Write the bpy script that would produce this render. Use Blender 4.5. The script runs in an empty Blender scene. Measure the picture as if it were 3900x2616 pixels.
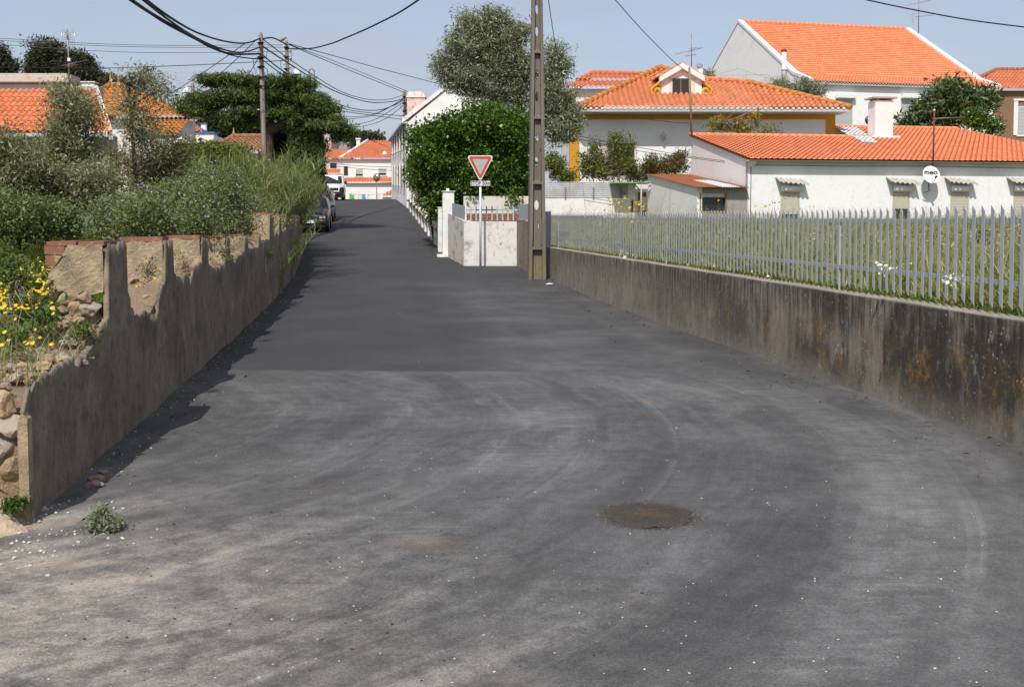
import bpy, bmesh, math, random
import numpy as np
from mathutils import Vector, Matrix
R = math.radians
S = bpy.context.scene
COL = S.collection
rng = np.random.default_rng(7)
random.seed(7)

# ------------------------------------------------------------------ camera, sky, sun, exposure
FPX, PW, PH = 4000.0, 3900.0, 2616.0
EYE, TANP, HOR = 1.6, 0.05, 870.0
PITCH = math.atan(TANP)
CY = HOR + FPX * TANP
cd = bpy.data.cameras.new('camera'); cam = bpy.data.objects.new('camera', cd); COL.objects.link(cam)
cam.location = (0, 0, EYE); cam.rotation_euler = (R(90) - PITCH, 0, 0)
cd.sensor_width = 36.0; cd.lens = FPX / PW * 36.0
cd.shift_y = -(PH / 2 - CY) / PW
cd.clip_start = 0.1; cd.clip_end = 5000
S.camera = cam

SUNV = Vector((-0.21, -0.78, 1.0)).normalized()          # towards the sun
EL = math.asin(SUNV.z); AZ = math.atan2(SUNV.x, SUNV.y)
w = bpy.data.worlds.new('World'); S.world = w; w.use_nodes = True
wn = w.node_tree; wn.nodes.clear()
sky = wn.nodes.new('ShaderNodeTexSky'); sky.sky_type = 'NISHITA'; sky.sun_disc = False
sky.sun_elevation = EL; sky.sun_rotation = AZ; sky.air_density = 1.0; sky.dust_density = 2.2; sky.ozone_density = 2.0
tc = wn.nodes.new('ShaderNodeTexCoord'); mp = wn.nodes.new('ShaderNodeMapping'); mp.inputs['Scale'].default_value = (1.0, 1.0, 5.0)
nz = wn.nodes.new('ShaderNodeTexNoise'); nz.inputs['Scale'].default_value = 3.6; nz.inputs['Detail'].default_value = 7; nz.inputs['Roughness'].default_value = 0.6
rp = wn.nodes.new('ShaderNodeValToRGB'); rp.color_ramp.elements[0].position = 0.38; rp.color_ramp.elements[1].position = 0.72
rp.color_ramp.elements[0].color = (0.55, 0.55, 0.55, 1); rp.color_ramp.elements[1].color = (0.85, 0.85, 0.85, 1)
mx = wn.nodes.new('ShaderNodeMixRGB'); mx.inputs['Color2'].default_value = (2.72, 2.83, 3.2, 1)
bg = wn.nodes.new('ShaderNodeBackground'); bg.inputs['Strength'].default_value = 0.137
ow = wn.nodes.new('ShaderNodeOutputWorld')
L = wn.links.new
L(tc.outputs['Generated'], mp.inputs['Vector']); L(mp.outputs[0], nz.inputs['Vector']); L(nz.outputs['Fac'], rp.inputs['Fac'])
L(rp.outputs['Color'], mx.inputs['Fac']); L(sky.outputs[0], mx.inputs['Color1'])
L(mx.outputs[0], bg.inputs['Color']); L(bg.outputs[0], ow.inputs['Surface'])
sd = bpy.data.lights.new('sun', 'SUN'); sd.energy = 3.25; sd.angle = R(0.53); sd.color = (1.0, 0.95, 0.87)
sun = bpy.data.objects.new('sun', sd); COL.objects.link(sun); sun.location = (-20, -60, 80)
sun.rotation_euler = SUNV.to_track_quat('Z', 'Y').to_euler()
vs = S.view_settings; vs.view_transform = 'Standard'; vs.look = 'None'; vs.exposure = 0.40; vs.gamma = 1.0
S.cycles.max_bounces = 6; S.cycles.transparent_max_bounces = 4
try: S.cycles.use_denoising = True
except Exception: pass

# ------------------------------------------------------------------ coordinates
def W(px, py, Y):
    c, s = math.cos(PITCH), math.sin(PITCH)
    x = (px - PW / 2) / FPX; v = (CY - py) / FPX
    t = Y / (c + v * s)
    return Vector((x * t, Y, EYE + t * (-s + v * c)))
def ppm(Y): return FPX / Y                     # photo pixels per metre at depth Y
_py = [-30, 0, 8, 16, 22, 26, 28, 31, 36, 41, 50, 60, 74, 79, 83, 90, 110, 150, 300, 1000]
_pz = [0, 0, .03, .10, .20, .36, .55, .80, 1.10, 1.41, 2.0, 2.62, 3.54, 3.80, 3.84, 3.5, 2.2, 1.5, 0, -8]
_fy = np.arange(-30, 200, .25); _fz = np.interp(_fy, _py, _pz)
_fz = np.convolve(np.pad(_fz, 6, mode='edge'), np.ones(13) / 13, 'valid')
def prof(y):
    y = np.asarray(y, float)
    return np.where(y < 199, np.interp(y, _fy, _fz), np.interp(y, _py, _pz))
def G(px, py):                                  # road point under a photo pixel
    Y = 10.0
    lo, hi = 2.0, 80.0
    for _ in range(50):
        Y = (lo + hi) / 2
        if W(px, py, Y).z > float(prof(Y)): lo = Y
        else: hi = Y
    p = W(px, py, Y); return p
RDX = -0.133
def lwx(Y): return -1.83 - 0.139 * np.asarray(Y, float)          # road face of the ruined wall
RW0, RW1 = Vector((3.66, 7.55, 0)), Vector((0.905, 26.3, 0))
def rwx(Y): return RW0.x + (RW1.x - RW0.x) * (np.asarray(Y, float) - RW0.y) / (RW1.y - RW0.y)
def zl(y): return np.interp(y, [-50, 0, 6, 9, 14, 25, 32, 40, 60, 100, 200, 600, 1500], [.5, .6, .68, .72, .9, 1.1, 1.3, 1.9, 2.8, 3.2, 4, -3, -12])
def zr(y): return np.interp(y, [-50, 0, 7, 26, 42, 50, 60, 75, 100, 200, 600, 1500], [.8, .85, .92, 1.1, 1.75, 2.0, 2.6, 4.6, 5.0, 4, -3, -12])
def lb(Y): return float(lwx(Y)) - 0.12 if Y < 30.9 else RDX * Y - 3.75
def rb(Y): return float(rwx(Y)) + 0.03 if Y < 28.5 else RDX * Y + (2.65 if Y < 31.2 else 2.25)
def gz(x, y):
    if x < lb(y) and y > 5.75: return float(zl(y))
    if x > rb(y): return float(zr(y)) + (0.25 if y > 28.5 and x < 3 else 0)
    return float(prof(y))

# ------------------------------------------------------------------ object helpers
def link(name, me, m, parent=None):
    o = bpy.data.objects.new(name, me); COL.objects.link(o)
    if m is not None:
        for q in (m if isinstance(m, (list, tuple)) else [m]): me.materials.append(q)
    if parent is not None: o.parent = parent
    return o
def tag(o, label=None, cat=None, group=None, kind=None):
    if label: o['label'] = label
    if cat: o['category'] = cat
    if group: o['group'] = group
    if kind: o['kind'] = kind
    return o
def thing(name, label, cat, loc=(0, 0, 0), group=None):
    o = bpy.data.objects.new(name, None); COL.objects.link(o); o.location = loc
    o.empty_display_size = .2
    return tag(o, label, cat, group)
def wloc(o):
    v = Vector((0, 0, 0))
    while o is not None: v = v + o.location; o = o.parent
    return v
def copy_tree(o, parent=None):
    c = o.copy(); COL.objects.link(c)
    if parent is not None: c.parent = parent
    for ch in list(o.children): copy_tree(ch, c)
    return c
def npmesh(name, V, F):
    V = np.ascontiguousarray(V, dtype=np.float32); F = np.ascontiguousarray(F, dtype=np.int32)
    me = bpy.data.meshes.new(name); n, k = F.shape
    me.vertices.add(len(V)); me.vertices.foreach_set('co', V.ravel())
    me.loops.add(n * k); me.loops.foreach_set('vertex_index', F.ravel())
    me.polygons.add(n); me.polygons.foreach_set('loop_start', np.arange(n, dtype=np.int32) * k)
    me.update(calc_edges=True); return me
def npobj(name, V, F, m, parent=None, smooth=False):
    if parent is not None: V = np.asarray(V, float) - np.array(wloc(parent))
    me = npmesh(name, V, F)
    if smooth: me.polygons.foreach_set('use_smooth', np.ones(len(F), bool))
    return link(name, me, m, parent)
def FR(o, ang=0.0): return Matrix.Translation(Vector(o)) @ Matrix.Rotation(ang, 4, 'Z')
class MB:
    def __init__(s, fr=None): s.v = []; s.f = []; s.sm = []; s.fr = fr
    def add(s, vs, fs, sm=False):
        b = len(s.v)
        for p in vs:
            p = Vector(p); s.v.append(s.fr @ p if s.fr is not None else p)
        for f in fs: s.f.append([b + i for i in f]); s.sm.append(sm)
        return s
    def box(s, x0, x1, y0, y1, z0, z1, bev=0):
        if bev > 0:
            b = bev; bm = bmesh.new(); bmesh.ops.create_cube(bm, size=1)
            for q in bm.verts: q.co = Vector(((x0 + x1) / 2 + q.co.x * (x1 - x0), (y0 + y1) / 2 + q.co.y * (y1 - y0), (z0 + z1) / 2 + q.co.z * (z1 - z0)))
            bmesh.ops.bevel(bm, geom=bm.edges[:], offset=b, segments=2, affect='EDGES')
            return s.bm(bm)
        return s.add([(x0, y0, z0), (x1, y0, z0), (x1, y1, z0), (x0, y1, z0), (x0, y0, z1), (x1, y0, z1), (x1, y1, z1), (x0, y1, z1)],
              [(0, 3, 2, 1), (4, 5, 6, 7), (0, 1, 5, 4), (1, 2, 6, 5), (2, 3, 7, 6), (3, 0, 4, 7)])
    def bm(s, bm, sm=False):
        bm.verts.index_update()
        s.add([q.co.copy() for q in bm.verts], [[q.index for q in f.verts] for f in bm.faces], sm); bm.free(); return s
    def prism(s, poly, y0, y1):                 # polygon in (x,z) extruded along y
        n = len(poly)
        a = [(p[0], y0, p[1]) for p in poly] + [(p[0], y1, p[1]) for p in poly]
        return s.add(a, [list(range(n)), list(range(2 * n - 1, n - 1, -1))] + [(i + n, (i + 1) % n + n, (i + 1) % n, i) for i in range(n)])
    def prismz(s, poly, z0, z1):                # polygon in (x,y) extruded along z
        n = len(poly)
        a = [(p[0], p[1], z0) for p in poly] + [(p[0], p[1], z1) for p in poly]
        return s.add(a, [list(range(n - 1, -1, -1)), list(range(n, 2 * n))] + [(i, (i + 1) % n, (i + 1) % n + n, i + n) for i in range(n)])
    def solid(s, poly, d):                      # planar 3d polygon given thickness vector d
        n = len(poly); d = Vector(d)
        a = [Vector(p) for p in poly] + [Vector(p) + d for p in poly]
        return s.add(a, [list(range(n)), list(range(2 * n - 1, n - 1, -1))] + [(i + n, (i + 1) % n + n, (i + 1) % n, i) for i in range(n)])
    def tube(s, pts, r, seg=6, sm=True, cap=True):
        pts = [Vector(p) for p in pts]; n = len(pts)
        rs = r if isinstance(r, (list, tuple, np.ndarray)) else [r] * n
        vs = []; fs = []; ref = None
        for i, p in enumerate(pts):
            d = (pts[min(i + 1, n - 1)] - pts[max(i - 1, 0)])
            d = d.normalized() if d.length > 1e-9 else Vector((0, 0, 1))
            if ref is None or abs(ref.dot(d)) > .95: ref = Vector((1, 0, 0)) if abs(d.x) < .8 else Vector((0, 1, 0))
            u = (ref - d * ref.dot(d)).normalized(); q = d.cross(u); ref = u
            for k in range(seg):
                a = 2 * math.pi * k / seg; vs.append(p + (u * math.cos(a) + q * math.sin(a)) * rs[i])
        for i in range(n - 1):
            for k in range(seg):
                fs.append((i * seg + k, i * seg + (k + 1) % seg, (i + 1) * seg + (k + 1) % seg, (i + 1) * seg + k))
        s.add(vs, fs, sm)
        if cap:
            b = len(s.v) - len(vs)
            s.f.append([b + k for k in range(seg)][::-1]); s.sm.append(False)
            s.f.append([b + (n - 1) * seg + k for k in range(seg)]); s.sm.append(False)
        return s
    def lathe(s, prf, c=(0, 0, 0), ax='z', seg=16, sm=True):
        vs = []; fs = []; c = Vector(c)
        for (r, h) in prf:
            for k in range(seg):
                a = 2 * math.pi * k / seg; x, y = r * math.cos(a), r * math.sin(a)
                vs.append(c + Vector({'z': (x, y, h), 'y': (x, h, y), 'x': (h, x, y)}[ax]))
        for i in range(len(prf) - 1):
            for k in range(seg): fs.append((i * seg + k, i * seg + (k + 1) % seg, (i + 1) * seg + (k + 1) % seg, (i + 1) * seg + k))
        fs.append(list(range(seg))[::-1]); fs.append([(len(prf) - 1) * seg + k for k in range(seg)])
        return s.add(vs, fs, sm)
    def stone(s, c, r, rough=.25, sub=2):
        bm = bmesh.new(); bmesh.ops.create_icosphere(bm, subdivisions=sub, radius=1)
        ph = [random.uniform(0, 9) for _ in range(3)]
        pl = []
        for _ in range(7):
            d = Vector((random.gauss(0, 1), random.gauss(0, 1), random.gauss(0, 1))).normalized(); pl.append((d, random.uniform(.38, .8)))
        for q in bm.verts:
            p = q.co.copy()
            for d, h in pl:
                e = p.dot(d) - h
                if e > 0: p -= d * e * .97
            k = 1 + rough * .5 * math.sin(p.x * 5 + ph[0]) * math.sin(p.y * 6 + ph[1]) * math.sin(p.z * 5 + ph[2])
            q.co = Vector((c[0] + p.x * k * r[0], c[1] + p.y * k * r[1], c[2] + p.z * k * r[2]))
        return s.bm(bm, False)
    def build(s, name, m, parent=None):
        off = wloc(parent) if parent is not None else Vector((0, 0, 0))
        me = bpy.data.meshes.new(name)
        me.from_pydata([tuple(p - off) for p in s.v], [], s.f)
        me.polygons.foreach_set('use_smooth', s.sm); me.update()
        bm = bmesh.new(); bm.from_mesh(me); bmesh.ops.recalc_face_normals(bm, faces=bm.faces[:]); bm.to_mesh(me); bm.free()
        return link(name, me, m, parent)
_ci = 0
def text_obj(name, body, size, m, mat4, parent, sx=1.0, ext=.001, bold=0.):
    cu = bpy.data.curves.new(name, 'FONT'); cu.body = body; cu.size = size; cu.align_x = 'CENTER'; cu.align_y = 'CENTER'; cu.extrude = ext; cu.offset = bold
    to = bpy.data.objects.new(name, cu); COL.objects.link(to)
    bpy.context.view_layer.update()
    me = bpy.data.meshes.new_from_object(to.evaluated_get(bpy.context.evaluated_depsgraph_get()))
    COL.objects.unlink(to); bpy.data.objects.remove(to)
    off = wloc(parent)
    # text lies in xy; stand it up facing -y
    st = Matrix(((sx, 0, 0, 0), (0, 0, -1, 0), (0, 1, 0, 0), (0, 0, 0, 1)))
    me.transform(Matrix.Translation(-off) @ mat4 @ st); me.materials.clear()
    return link(name, me, m, parent)
def cable(name, label, pts, r=.012, m=None, grp=None, n=14, cat='cable'):
    """pts: list of (px,py,Y); smooth curve through them"""
    P3 = [np.array(W(*p)) for p in pts]
    out = []
    for i in range(len(P3) - 1):
        p0 = P3[max(i - 1, 0)]; p1 = P3[i]; p2 = P3[i + 1]; p3 = P3[min(i + 2, len(P3) - 1)]
        for k in range(n):
            t = k / n
            out.append(.5 * ((2 * p1) + (-p0 + p2) * t + (2 * p0 - 5 * p1 + 4 * p2 - p3) * t * t + (-p0 + 3 * p1 - 3 * p2 + p3) * t ** 3))
    out.append(P3[-1])
    o = MB().tube(out, r, 5).build(name, m or MT['cable'])
    return tag(o, label, cat, grp)

# ------------------------------------------------------------------ materials
MT = {}
class NB:
    def __init__(s, name, rough=.8, spec=.3):
        s.m = bpy.data.materials.new(name); s.m.use_nodes = True; s.nt = s.m.node_tree
        s.b = s.nt.nodes['Principled BSDF']; s.b.inputs['Roughness'].default_value = rough
        s.b.inputs['Specular IOR Level'].default_value = spec
        s.geo = s.nt.nodes.new('ShaderNodeNewGeometry'); s.pos = s.geo.outputs['Position']
    def put(s, sock, v):
        if isinstance(v, bpy.types.NodeSocket): s.nt.links.new(v, sock)
        elif isinstance(v, (tuple, list)) and len(v) == 3 and sock.type == 'RGBA': sock.default_value = (*v, 1)
        else: sock.default_value = v
    def map(s, vec, scale=(1, 1, 1), loc=(0, 0, 0), rot=(0, 0, 0)):
        n = s.nt.nodes.new('ShaderNodeMapping'); s.put(n.inputs['Vector'], vec)
        n.inputs['Scale'].default_value = scale; n.inputs['Location'].default_value = loc; n.inputs['Rotation'].default_value = rot
        return n.outputs[0]
    def noise(s, scale, detail=4, rough=.55, vec=None, dist=0):
        n = s.nt.nodes.new('ShaderNodeTexNoise'); s.put(n.inputs['Vector'], vec if vec is not None else s.pos)
        n.inputs['Scale'].default_value = scale; n.inputs['Detail'].default_value = detail; n.inputs['Roughness'].default_value = rough
        n.inputs['Distortion'].default_value = dist
        return n.outputs['Fac']
    def vor(s, scale, vec=None, feat='F1', out='Distance', rnd=1):
        n = s.nt.nodes.new('ShaderNodeTexVoronoi'); n.feature = feat; s.put(n.inputs['Vector'], vec if vec is not None else s.pos)
        n.inputs['Scale'].default_value = scale; n.inputs['Randomness'].default_value = rnd
        return n.outputs[out]
    def ramp(s, fac, a, b, lo=0., hi=1.):
        n = s.nt.nodes.new('ShaderNodeMapRange'); n.interpolation_type = 'SMOOTHSTEP'; s.put(n.inputs['Value'], fac)
        n.inputs['From Min'].default_value = a; n.inputs['From Max'].default_value = b
        n.inputs['To Min'].default_value = lo; n.inputs['To Max'].default_value = hi
        return n.outputs[0]
    def mix(s, fac, a, b, mode='MIX'):
        n = s.nt.nodes.new('ShaderNodeMixRGB'); n.blend_type = mode
        s.put(n.inputs['Fac'], fac); s.put(n.inputs['Color1'], a); s.put(n.inputs['Color2'], b); return n.outputs[0]
    def math(s, op, a, b=0., c=0.):
        n = s.nt.nodes.new('ShaderNodeMath'); n.operation = op
        s.put(n.inputs[0], a); s.put(n.inputs[1], b); s.put(n.inputs[2], c); return n.outputs[0]
    def sep(s, v):
        n = s.nt.nodes.new('ShaderNodeSeparateXYZ'); s.put(n.inputs[0], v); return n.outputs
    def comb(s, x=0., y=0., z=0.):
        n = s.nt.nodes.new('ShaderNodeCombineXYZ')
        for i, q in enumerate((x, y, z)): s.put(n.inputs[i], q)
        return n.outputs[0]
    def bump(s, h, strength=.3, dist=.02):
        n = s.nt.nodes.new('ShaderNodeBump'); s.put(n.inputs['Height'], h); n.inputs['Strength'].default_value = strength; n.inputs['Distance'].default_value = dist
        s.nt.links.new(n.outputs[0], s.b.inputs['Normal']); return n
    def col(s, c): s.put(s.b.inputs['Base Color'], c); return s
    def rough(s, v): s.put(s.b.inputs['Roughness'], v); return s
    def metal(s, v): s.b.inputs['Metallic'].default_value = v; return s
    def done(s, key): MT[key] = s.m; return s.m

def plain(key, c, rough=.6, spec=.3, metal=0, var=.12, sc=6, bump=0):
    n = NB(key, rough, spec); f = n.noise(sc, 5)
    d = tuple(x * (1 - var * 2) for x in c); e = tuple(min(1, x * (1 + var)) for x in c)
    n.col(n.mix(f, d, e)); n.metal(metal)
    if bump: n.bump(n.noise(sc * 6, 4), bump, .01)
    return n.done(key)
# ---- materials of the place
_pc = G(2470, 1962); PATCH = (_pc.x, _pc.y)
def mk_asphalt():
    n = NB('asphalt', .85, .25); x, y, z = n.sep(n.pos)
    dx = n.math('ADD', x, 5.3); dy = n.math('SUBTRACT', y, 8.5)
    rr = n.math('SQRT', n.math('ADD', n.math('MULTIPLY', dx, dx), n.math('MULTIPLY', dy, dy)))
    an = n.math('ARCTAN2', dy, dx)
    wob = n.math('MULTIPLY_ADD', n.noise(.5, 3), .9, -.45)
    rw = n.math('ADD', rr, wob)
    arc = n.noise(1.0, 6, .62, n.comb(n.math('MULTIPLY', rw, 2.6), n.math('MULTIPLY', an, 1.1), 0))
    arc2 = n.noise(1.0, 3, .5, n.comb(n.math('MULTIPLY', rr, 17), n.math('MULTIPLY', an, 1.4), 3))
    t = n.math('MULTIPLY_ADD', y, .133, x)
    lin = n.noise(1.0, 6, .6, n.comb(n.math('MULTIPLY', n.math('ADD', t, n.math('MULTIPLY', wob, .4)), 2.0), n.math('MULTIPLY', y, .09), 7))
    near = n.ramp(y, 9.5, 15, 1, 0)
    strk = n.mix(near, lin, arc)
    big = n.noise(.55, 5, .6)
    # dusty wheel bands
    def band(r0, wd, hi=1): return n.ramp(n.math('ABSOLUTE', n.math('SUBTRACT', n.math('MULTIPLY_ADD', wob, .35, rr), r0)), wd * .35, wd, hi, 0)
    wash = n.ramp(n.noise(1.0, 2, .5, n.comb(n.math('MULTIPLY', x, 3.2), n.math('MULTIPLY', y, 21), 0)), .47, .68)
    bands = n.math('ADD', band(7.95, .36, .85), n.math('ADD', band(5.55, .5, .9), n.math('ADD', band(4.7, .22, .4), band(6.7, .25, .3))))
    bands = n.math('MULTIPLY', bands, n.ramp(an, .75, .45, .25, 1))
    patch = n.ramp(n.noise(.9, 4, .55), .38, .64)
    bands = n.math('MULTIPLY', bands, n.math('MULTIPLY_ADD', patch, .8, .25))
    bands = n.math('MULTIPLY', bands, n.math('MULTIPLY_ADD', wash, .75, .45))
    dl = n.math('MULTIPLY', n.ramp(n.math('MULTIPLY_ADD', x, 1.0, n.math('MULTIPLY', y, .55)), 3.4, -.3), n.ramp(y, 7.5, 4.4))
    dust = n.math('MULTIPLY', n.ramp(strk, .34, .8), n.math('MULTIPLY_ADD', dl, .85, n.math('MULTIPLY', near, .26)))
    mid = n.noise(5.5, 6, .72); dust = n.math('MULTIPLY', dust, n.ramp(mid, .3, .62, .45, 1.35))
    dust = n.math('ADD', dust, n.math('MULTIPLY', n.ramp(mid, .35, .65), n.math('MULTIPLY_ADD', dl, .26, n.math('MULTIPLY', near, .07))))
    dust = n.math('ADD', dust, n.math('MULTIPLY', n.ramp(arc2, .5, .7), n.math('MULTIPLY_ADD', dl, .10, n.math('MULTIPLY', near, .05))))
    dust = n.math('ADD', dust, n.math('MULTIPLY', bands, n.math('MULTIPLY', near, .32)))
    dust = n.math('ADD', dust, n.math('MULTIPLY', n.ramp(big, .42, .7), .16))
    dust = n.math('ADD', dust, n.math('MULTIPLY', n.ramp(lin, .45, .75), n.ramp(y, 11, 16, 0, .10)))
    def arcl(r0, wd, k):
        return n.math('MULTIPLY', n.ramp(n.math('ABSOLUTE', n.math('SUBTRACT', n.math('MULTIPLY_ADD', wob, .12, rr), r0)), wd * .55, wd, k, 0), n.ramp(n.noise(1.0, 4, .6, n.comb(n.math('MULTIPLY', an, 3.5), r0 * 3.1, 0)), .42, .6))
    crisp = n.math('ADD', n.math('ADD', arcl(8.32, .07, .3), arcl(7.62, .05, .25)), n.math('ADD', n.math('ADD', arcl(5.92, .05, .25), arcl(5.3, .06, .3)), n.math('ADD', arcl(6.55, .04, .22), arcl(4.45, .05, .22))))
    tread = n.ramp(n.math('SINE', n.math('MULTIPLY', rr, 95)), -.4, .6, .45, 1)
    dust = n.math('ADD', dust, n.math('MULTIPLY', n.math('MULTIPLY', crisp, tread), n.math('MULTIPLY', near, .55)))
    # newer dark surfacing on the left lane beyond the seam
    sy = n.math('MULTIPLY_ADD', n.noise(1.6, 3), .16, n.math('MULTIPLY_ADD', x, .04, y))
    newer = n.math('MULTIPLY', n.ramp(sy, 11.33, 11.38), n.math('MAXIMUM', n.ramp(n.math('ADD', t, n.math('MULTIPLY', wob, .9)), 1.9, .9), n.ramp(y, 20, 28)))
    dust = n.math('MULTIPLY', dust, n.math('MULTIPLY_ADD', newer, -.78, 1.0))
    gr = n.ramp(n.noise(85, 4, .8), .3, .7); gr2 = n.noise(30, 5, .75)
    base = n.mix(gr, (.026, .0265, .0285), (.094, .0945, .098))
    base = n.mix(n.ramp(gr2, .35, .7), base, (.06, .058, .058))
    base = n.mix(n.ramp(big, .3, .75, 0, .35), base, (.095, .095, .098))
    base = n.mix(n.math('MULTIPLY', newer, .72), base, (.044, .044, .049))
    # seam joint line
    seam = n.math('MULTIPLY', n.ramp(n.math('ABSOLUTE', n.math('SUBTRACT', sy, 11.32)), .012, .03, .55, 0), n.ramp(t, 1.9, 1.2))
    base = n.mix(seam, base, (.03, .03, .03))
    dg = n.math('MULTIPLY', dust, n.math('MULTIPLY_ADD', gr, .9, .45))
    cc = n.mix(dg, base, n.mix(dl, (.305, .302, .302), n.mix(n.noise(3, 3), (.37, .34, .30), (.45, .39, .32))))
    sand = n.math('MULTIPLY', n.math('MULTIPLY', n.ramp(n.noise(1.3, 4, .6), .56, .68), dl), .6)
    cc = n.mix(sand, cc, (.52, .40, .28))
    spots = n.math('LESS_THAN', n.vor(2.4), .018)
    cc = n.mix(n.math('MULTIPLY', spots, n.ramp(n.noise(.8, 2), .45, .55)), cc, (.62, .61, .58))
    sp2 = n.math('LESS_THAN', n.vor(7.5), .035); cc = n.mix(n.math('MULTIPLY', sp2, n.ramp(big, .4, .6, 0, .6)), cc, (.42, .38, .32))
    rust = n.math('MULTIPLY', n.math('LESS_THAN', n.vor(.62), .035), .5); cc = n.mix(rust, cc, (.24, .13, .07))
    hx = n.math('SUBTRACT', x, PATCH[0]); hy = n.math('SUBTRACT', y, PATCH[1]); hd = n.math('SQRT', n.math('ADD', n.math('MULTIPLY', hx, hx), n.math('MULTIPLY', hy, hy)))
    hd = n.math('MULTIPLY_ADD', n.noise(10, 5, .7), .16, n.math('SUBTRACT', hd, .08)); halo = n.math('MULTIPLY', n.ramp(hd, .33, .25), n.ramp(n.noise(24, 5, .75), .3, .55, .55, 1))
    cc = n.mix(n.math('MULTIPLY', halo, .85), cc, n.mix(gr, (.034, .030, .027), (.105, .092, .08)))
    cc = n.mix(n.math('MULTIPLY', n.math('LESS_THAN', n.vor(40), .2), n.ramp(halo, .1, .5, 0, .7)), cc, (.34, .30, .24))
    n.col(cc); n.bump(n.math('ADD', gr, n.math('MULTIPLY', gr2, .6)), .55, .006)
    return n.done('asphalt')
mk_asphalt()

def mk_patch():
    n = NB('rusty_patch', .9, .2); f = n.noise(9, 6, .7); g = n.noise(70, 3, .8)
    tcn = n.nt.nodes.new('ShaderNodeTexCoord'); x, y, z = n.sep(tcn.outputs['Object'])
    d = n.math('SQRT', n.math('ADD', n.math('MULTIPLY', x, x), n.math('MULTIPLY', y, y))); d = n.math('ADD', d, n.math('MULTIPLY_ADD', f, .24, -.12))
    c = n.mix(g, (.026, .023, .021), (.095, .083, .072))
    c = n.mix(n.math('MULTIPLY', n.ramp(d, .17, .05, 0, .6), n.ramp(n.noise(16, 5, .7), .42, .6)), c, n.mix(g, (.11, .05, .025), (.20, .10, .05)))
    c = n.mix(n.math('MULTIPLY', n.math('LESS_THAN', n.vor(34), .16), n.ramp(d, .1, .3)), c, (.30, .26, .2))
    c = n.mix(n.ramp(d, .15, .24), c, n.mix(g, (.034, .030, .027), (.11, .097, .084)))
    n.col(c); n.bump(n.math('ADD', f, g), .8, .02); return n.done('rusty_patch')
mk_patch()

def mk_ground(key, a, b, c, sc=.6):
    n = NB(key, .95, .1); f = n.noise(sc, 6, .65); g = n.noise(25, 4, .7)
    q = n.mix(n.ramp(f, .35, .65), a, b); q = n.mix(n.ramp(g, .45, .7, 0, .7), q, c)
    n.col(q); n.bump(g, .5, .03); return n.done(key)
mk_ground('field_soil', (.075, .09, .03), (.13, .13, .05), (.16, .14, .08))
mk_ground('dirt', (.33, .25, .18), (.45, .35, .25), (.56, .47, .36), 6)
mk_ground('hill_green', (.06, .09, .05), (.1, .12, .06), (.08, .1, .06), .02)

def streaks(n, fx, fz, seed=0, axis='y', det=5, rough=.6):
    x, y, z = n.sep(n.pos); s = {'y': y, 'x': x}[axis]
    return n.noise(1.0, det, rough, n.comb(n.math('MULTIPLY', s, fx), n.math('MULTIPLY', z, fz), seed))

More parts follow.
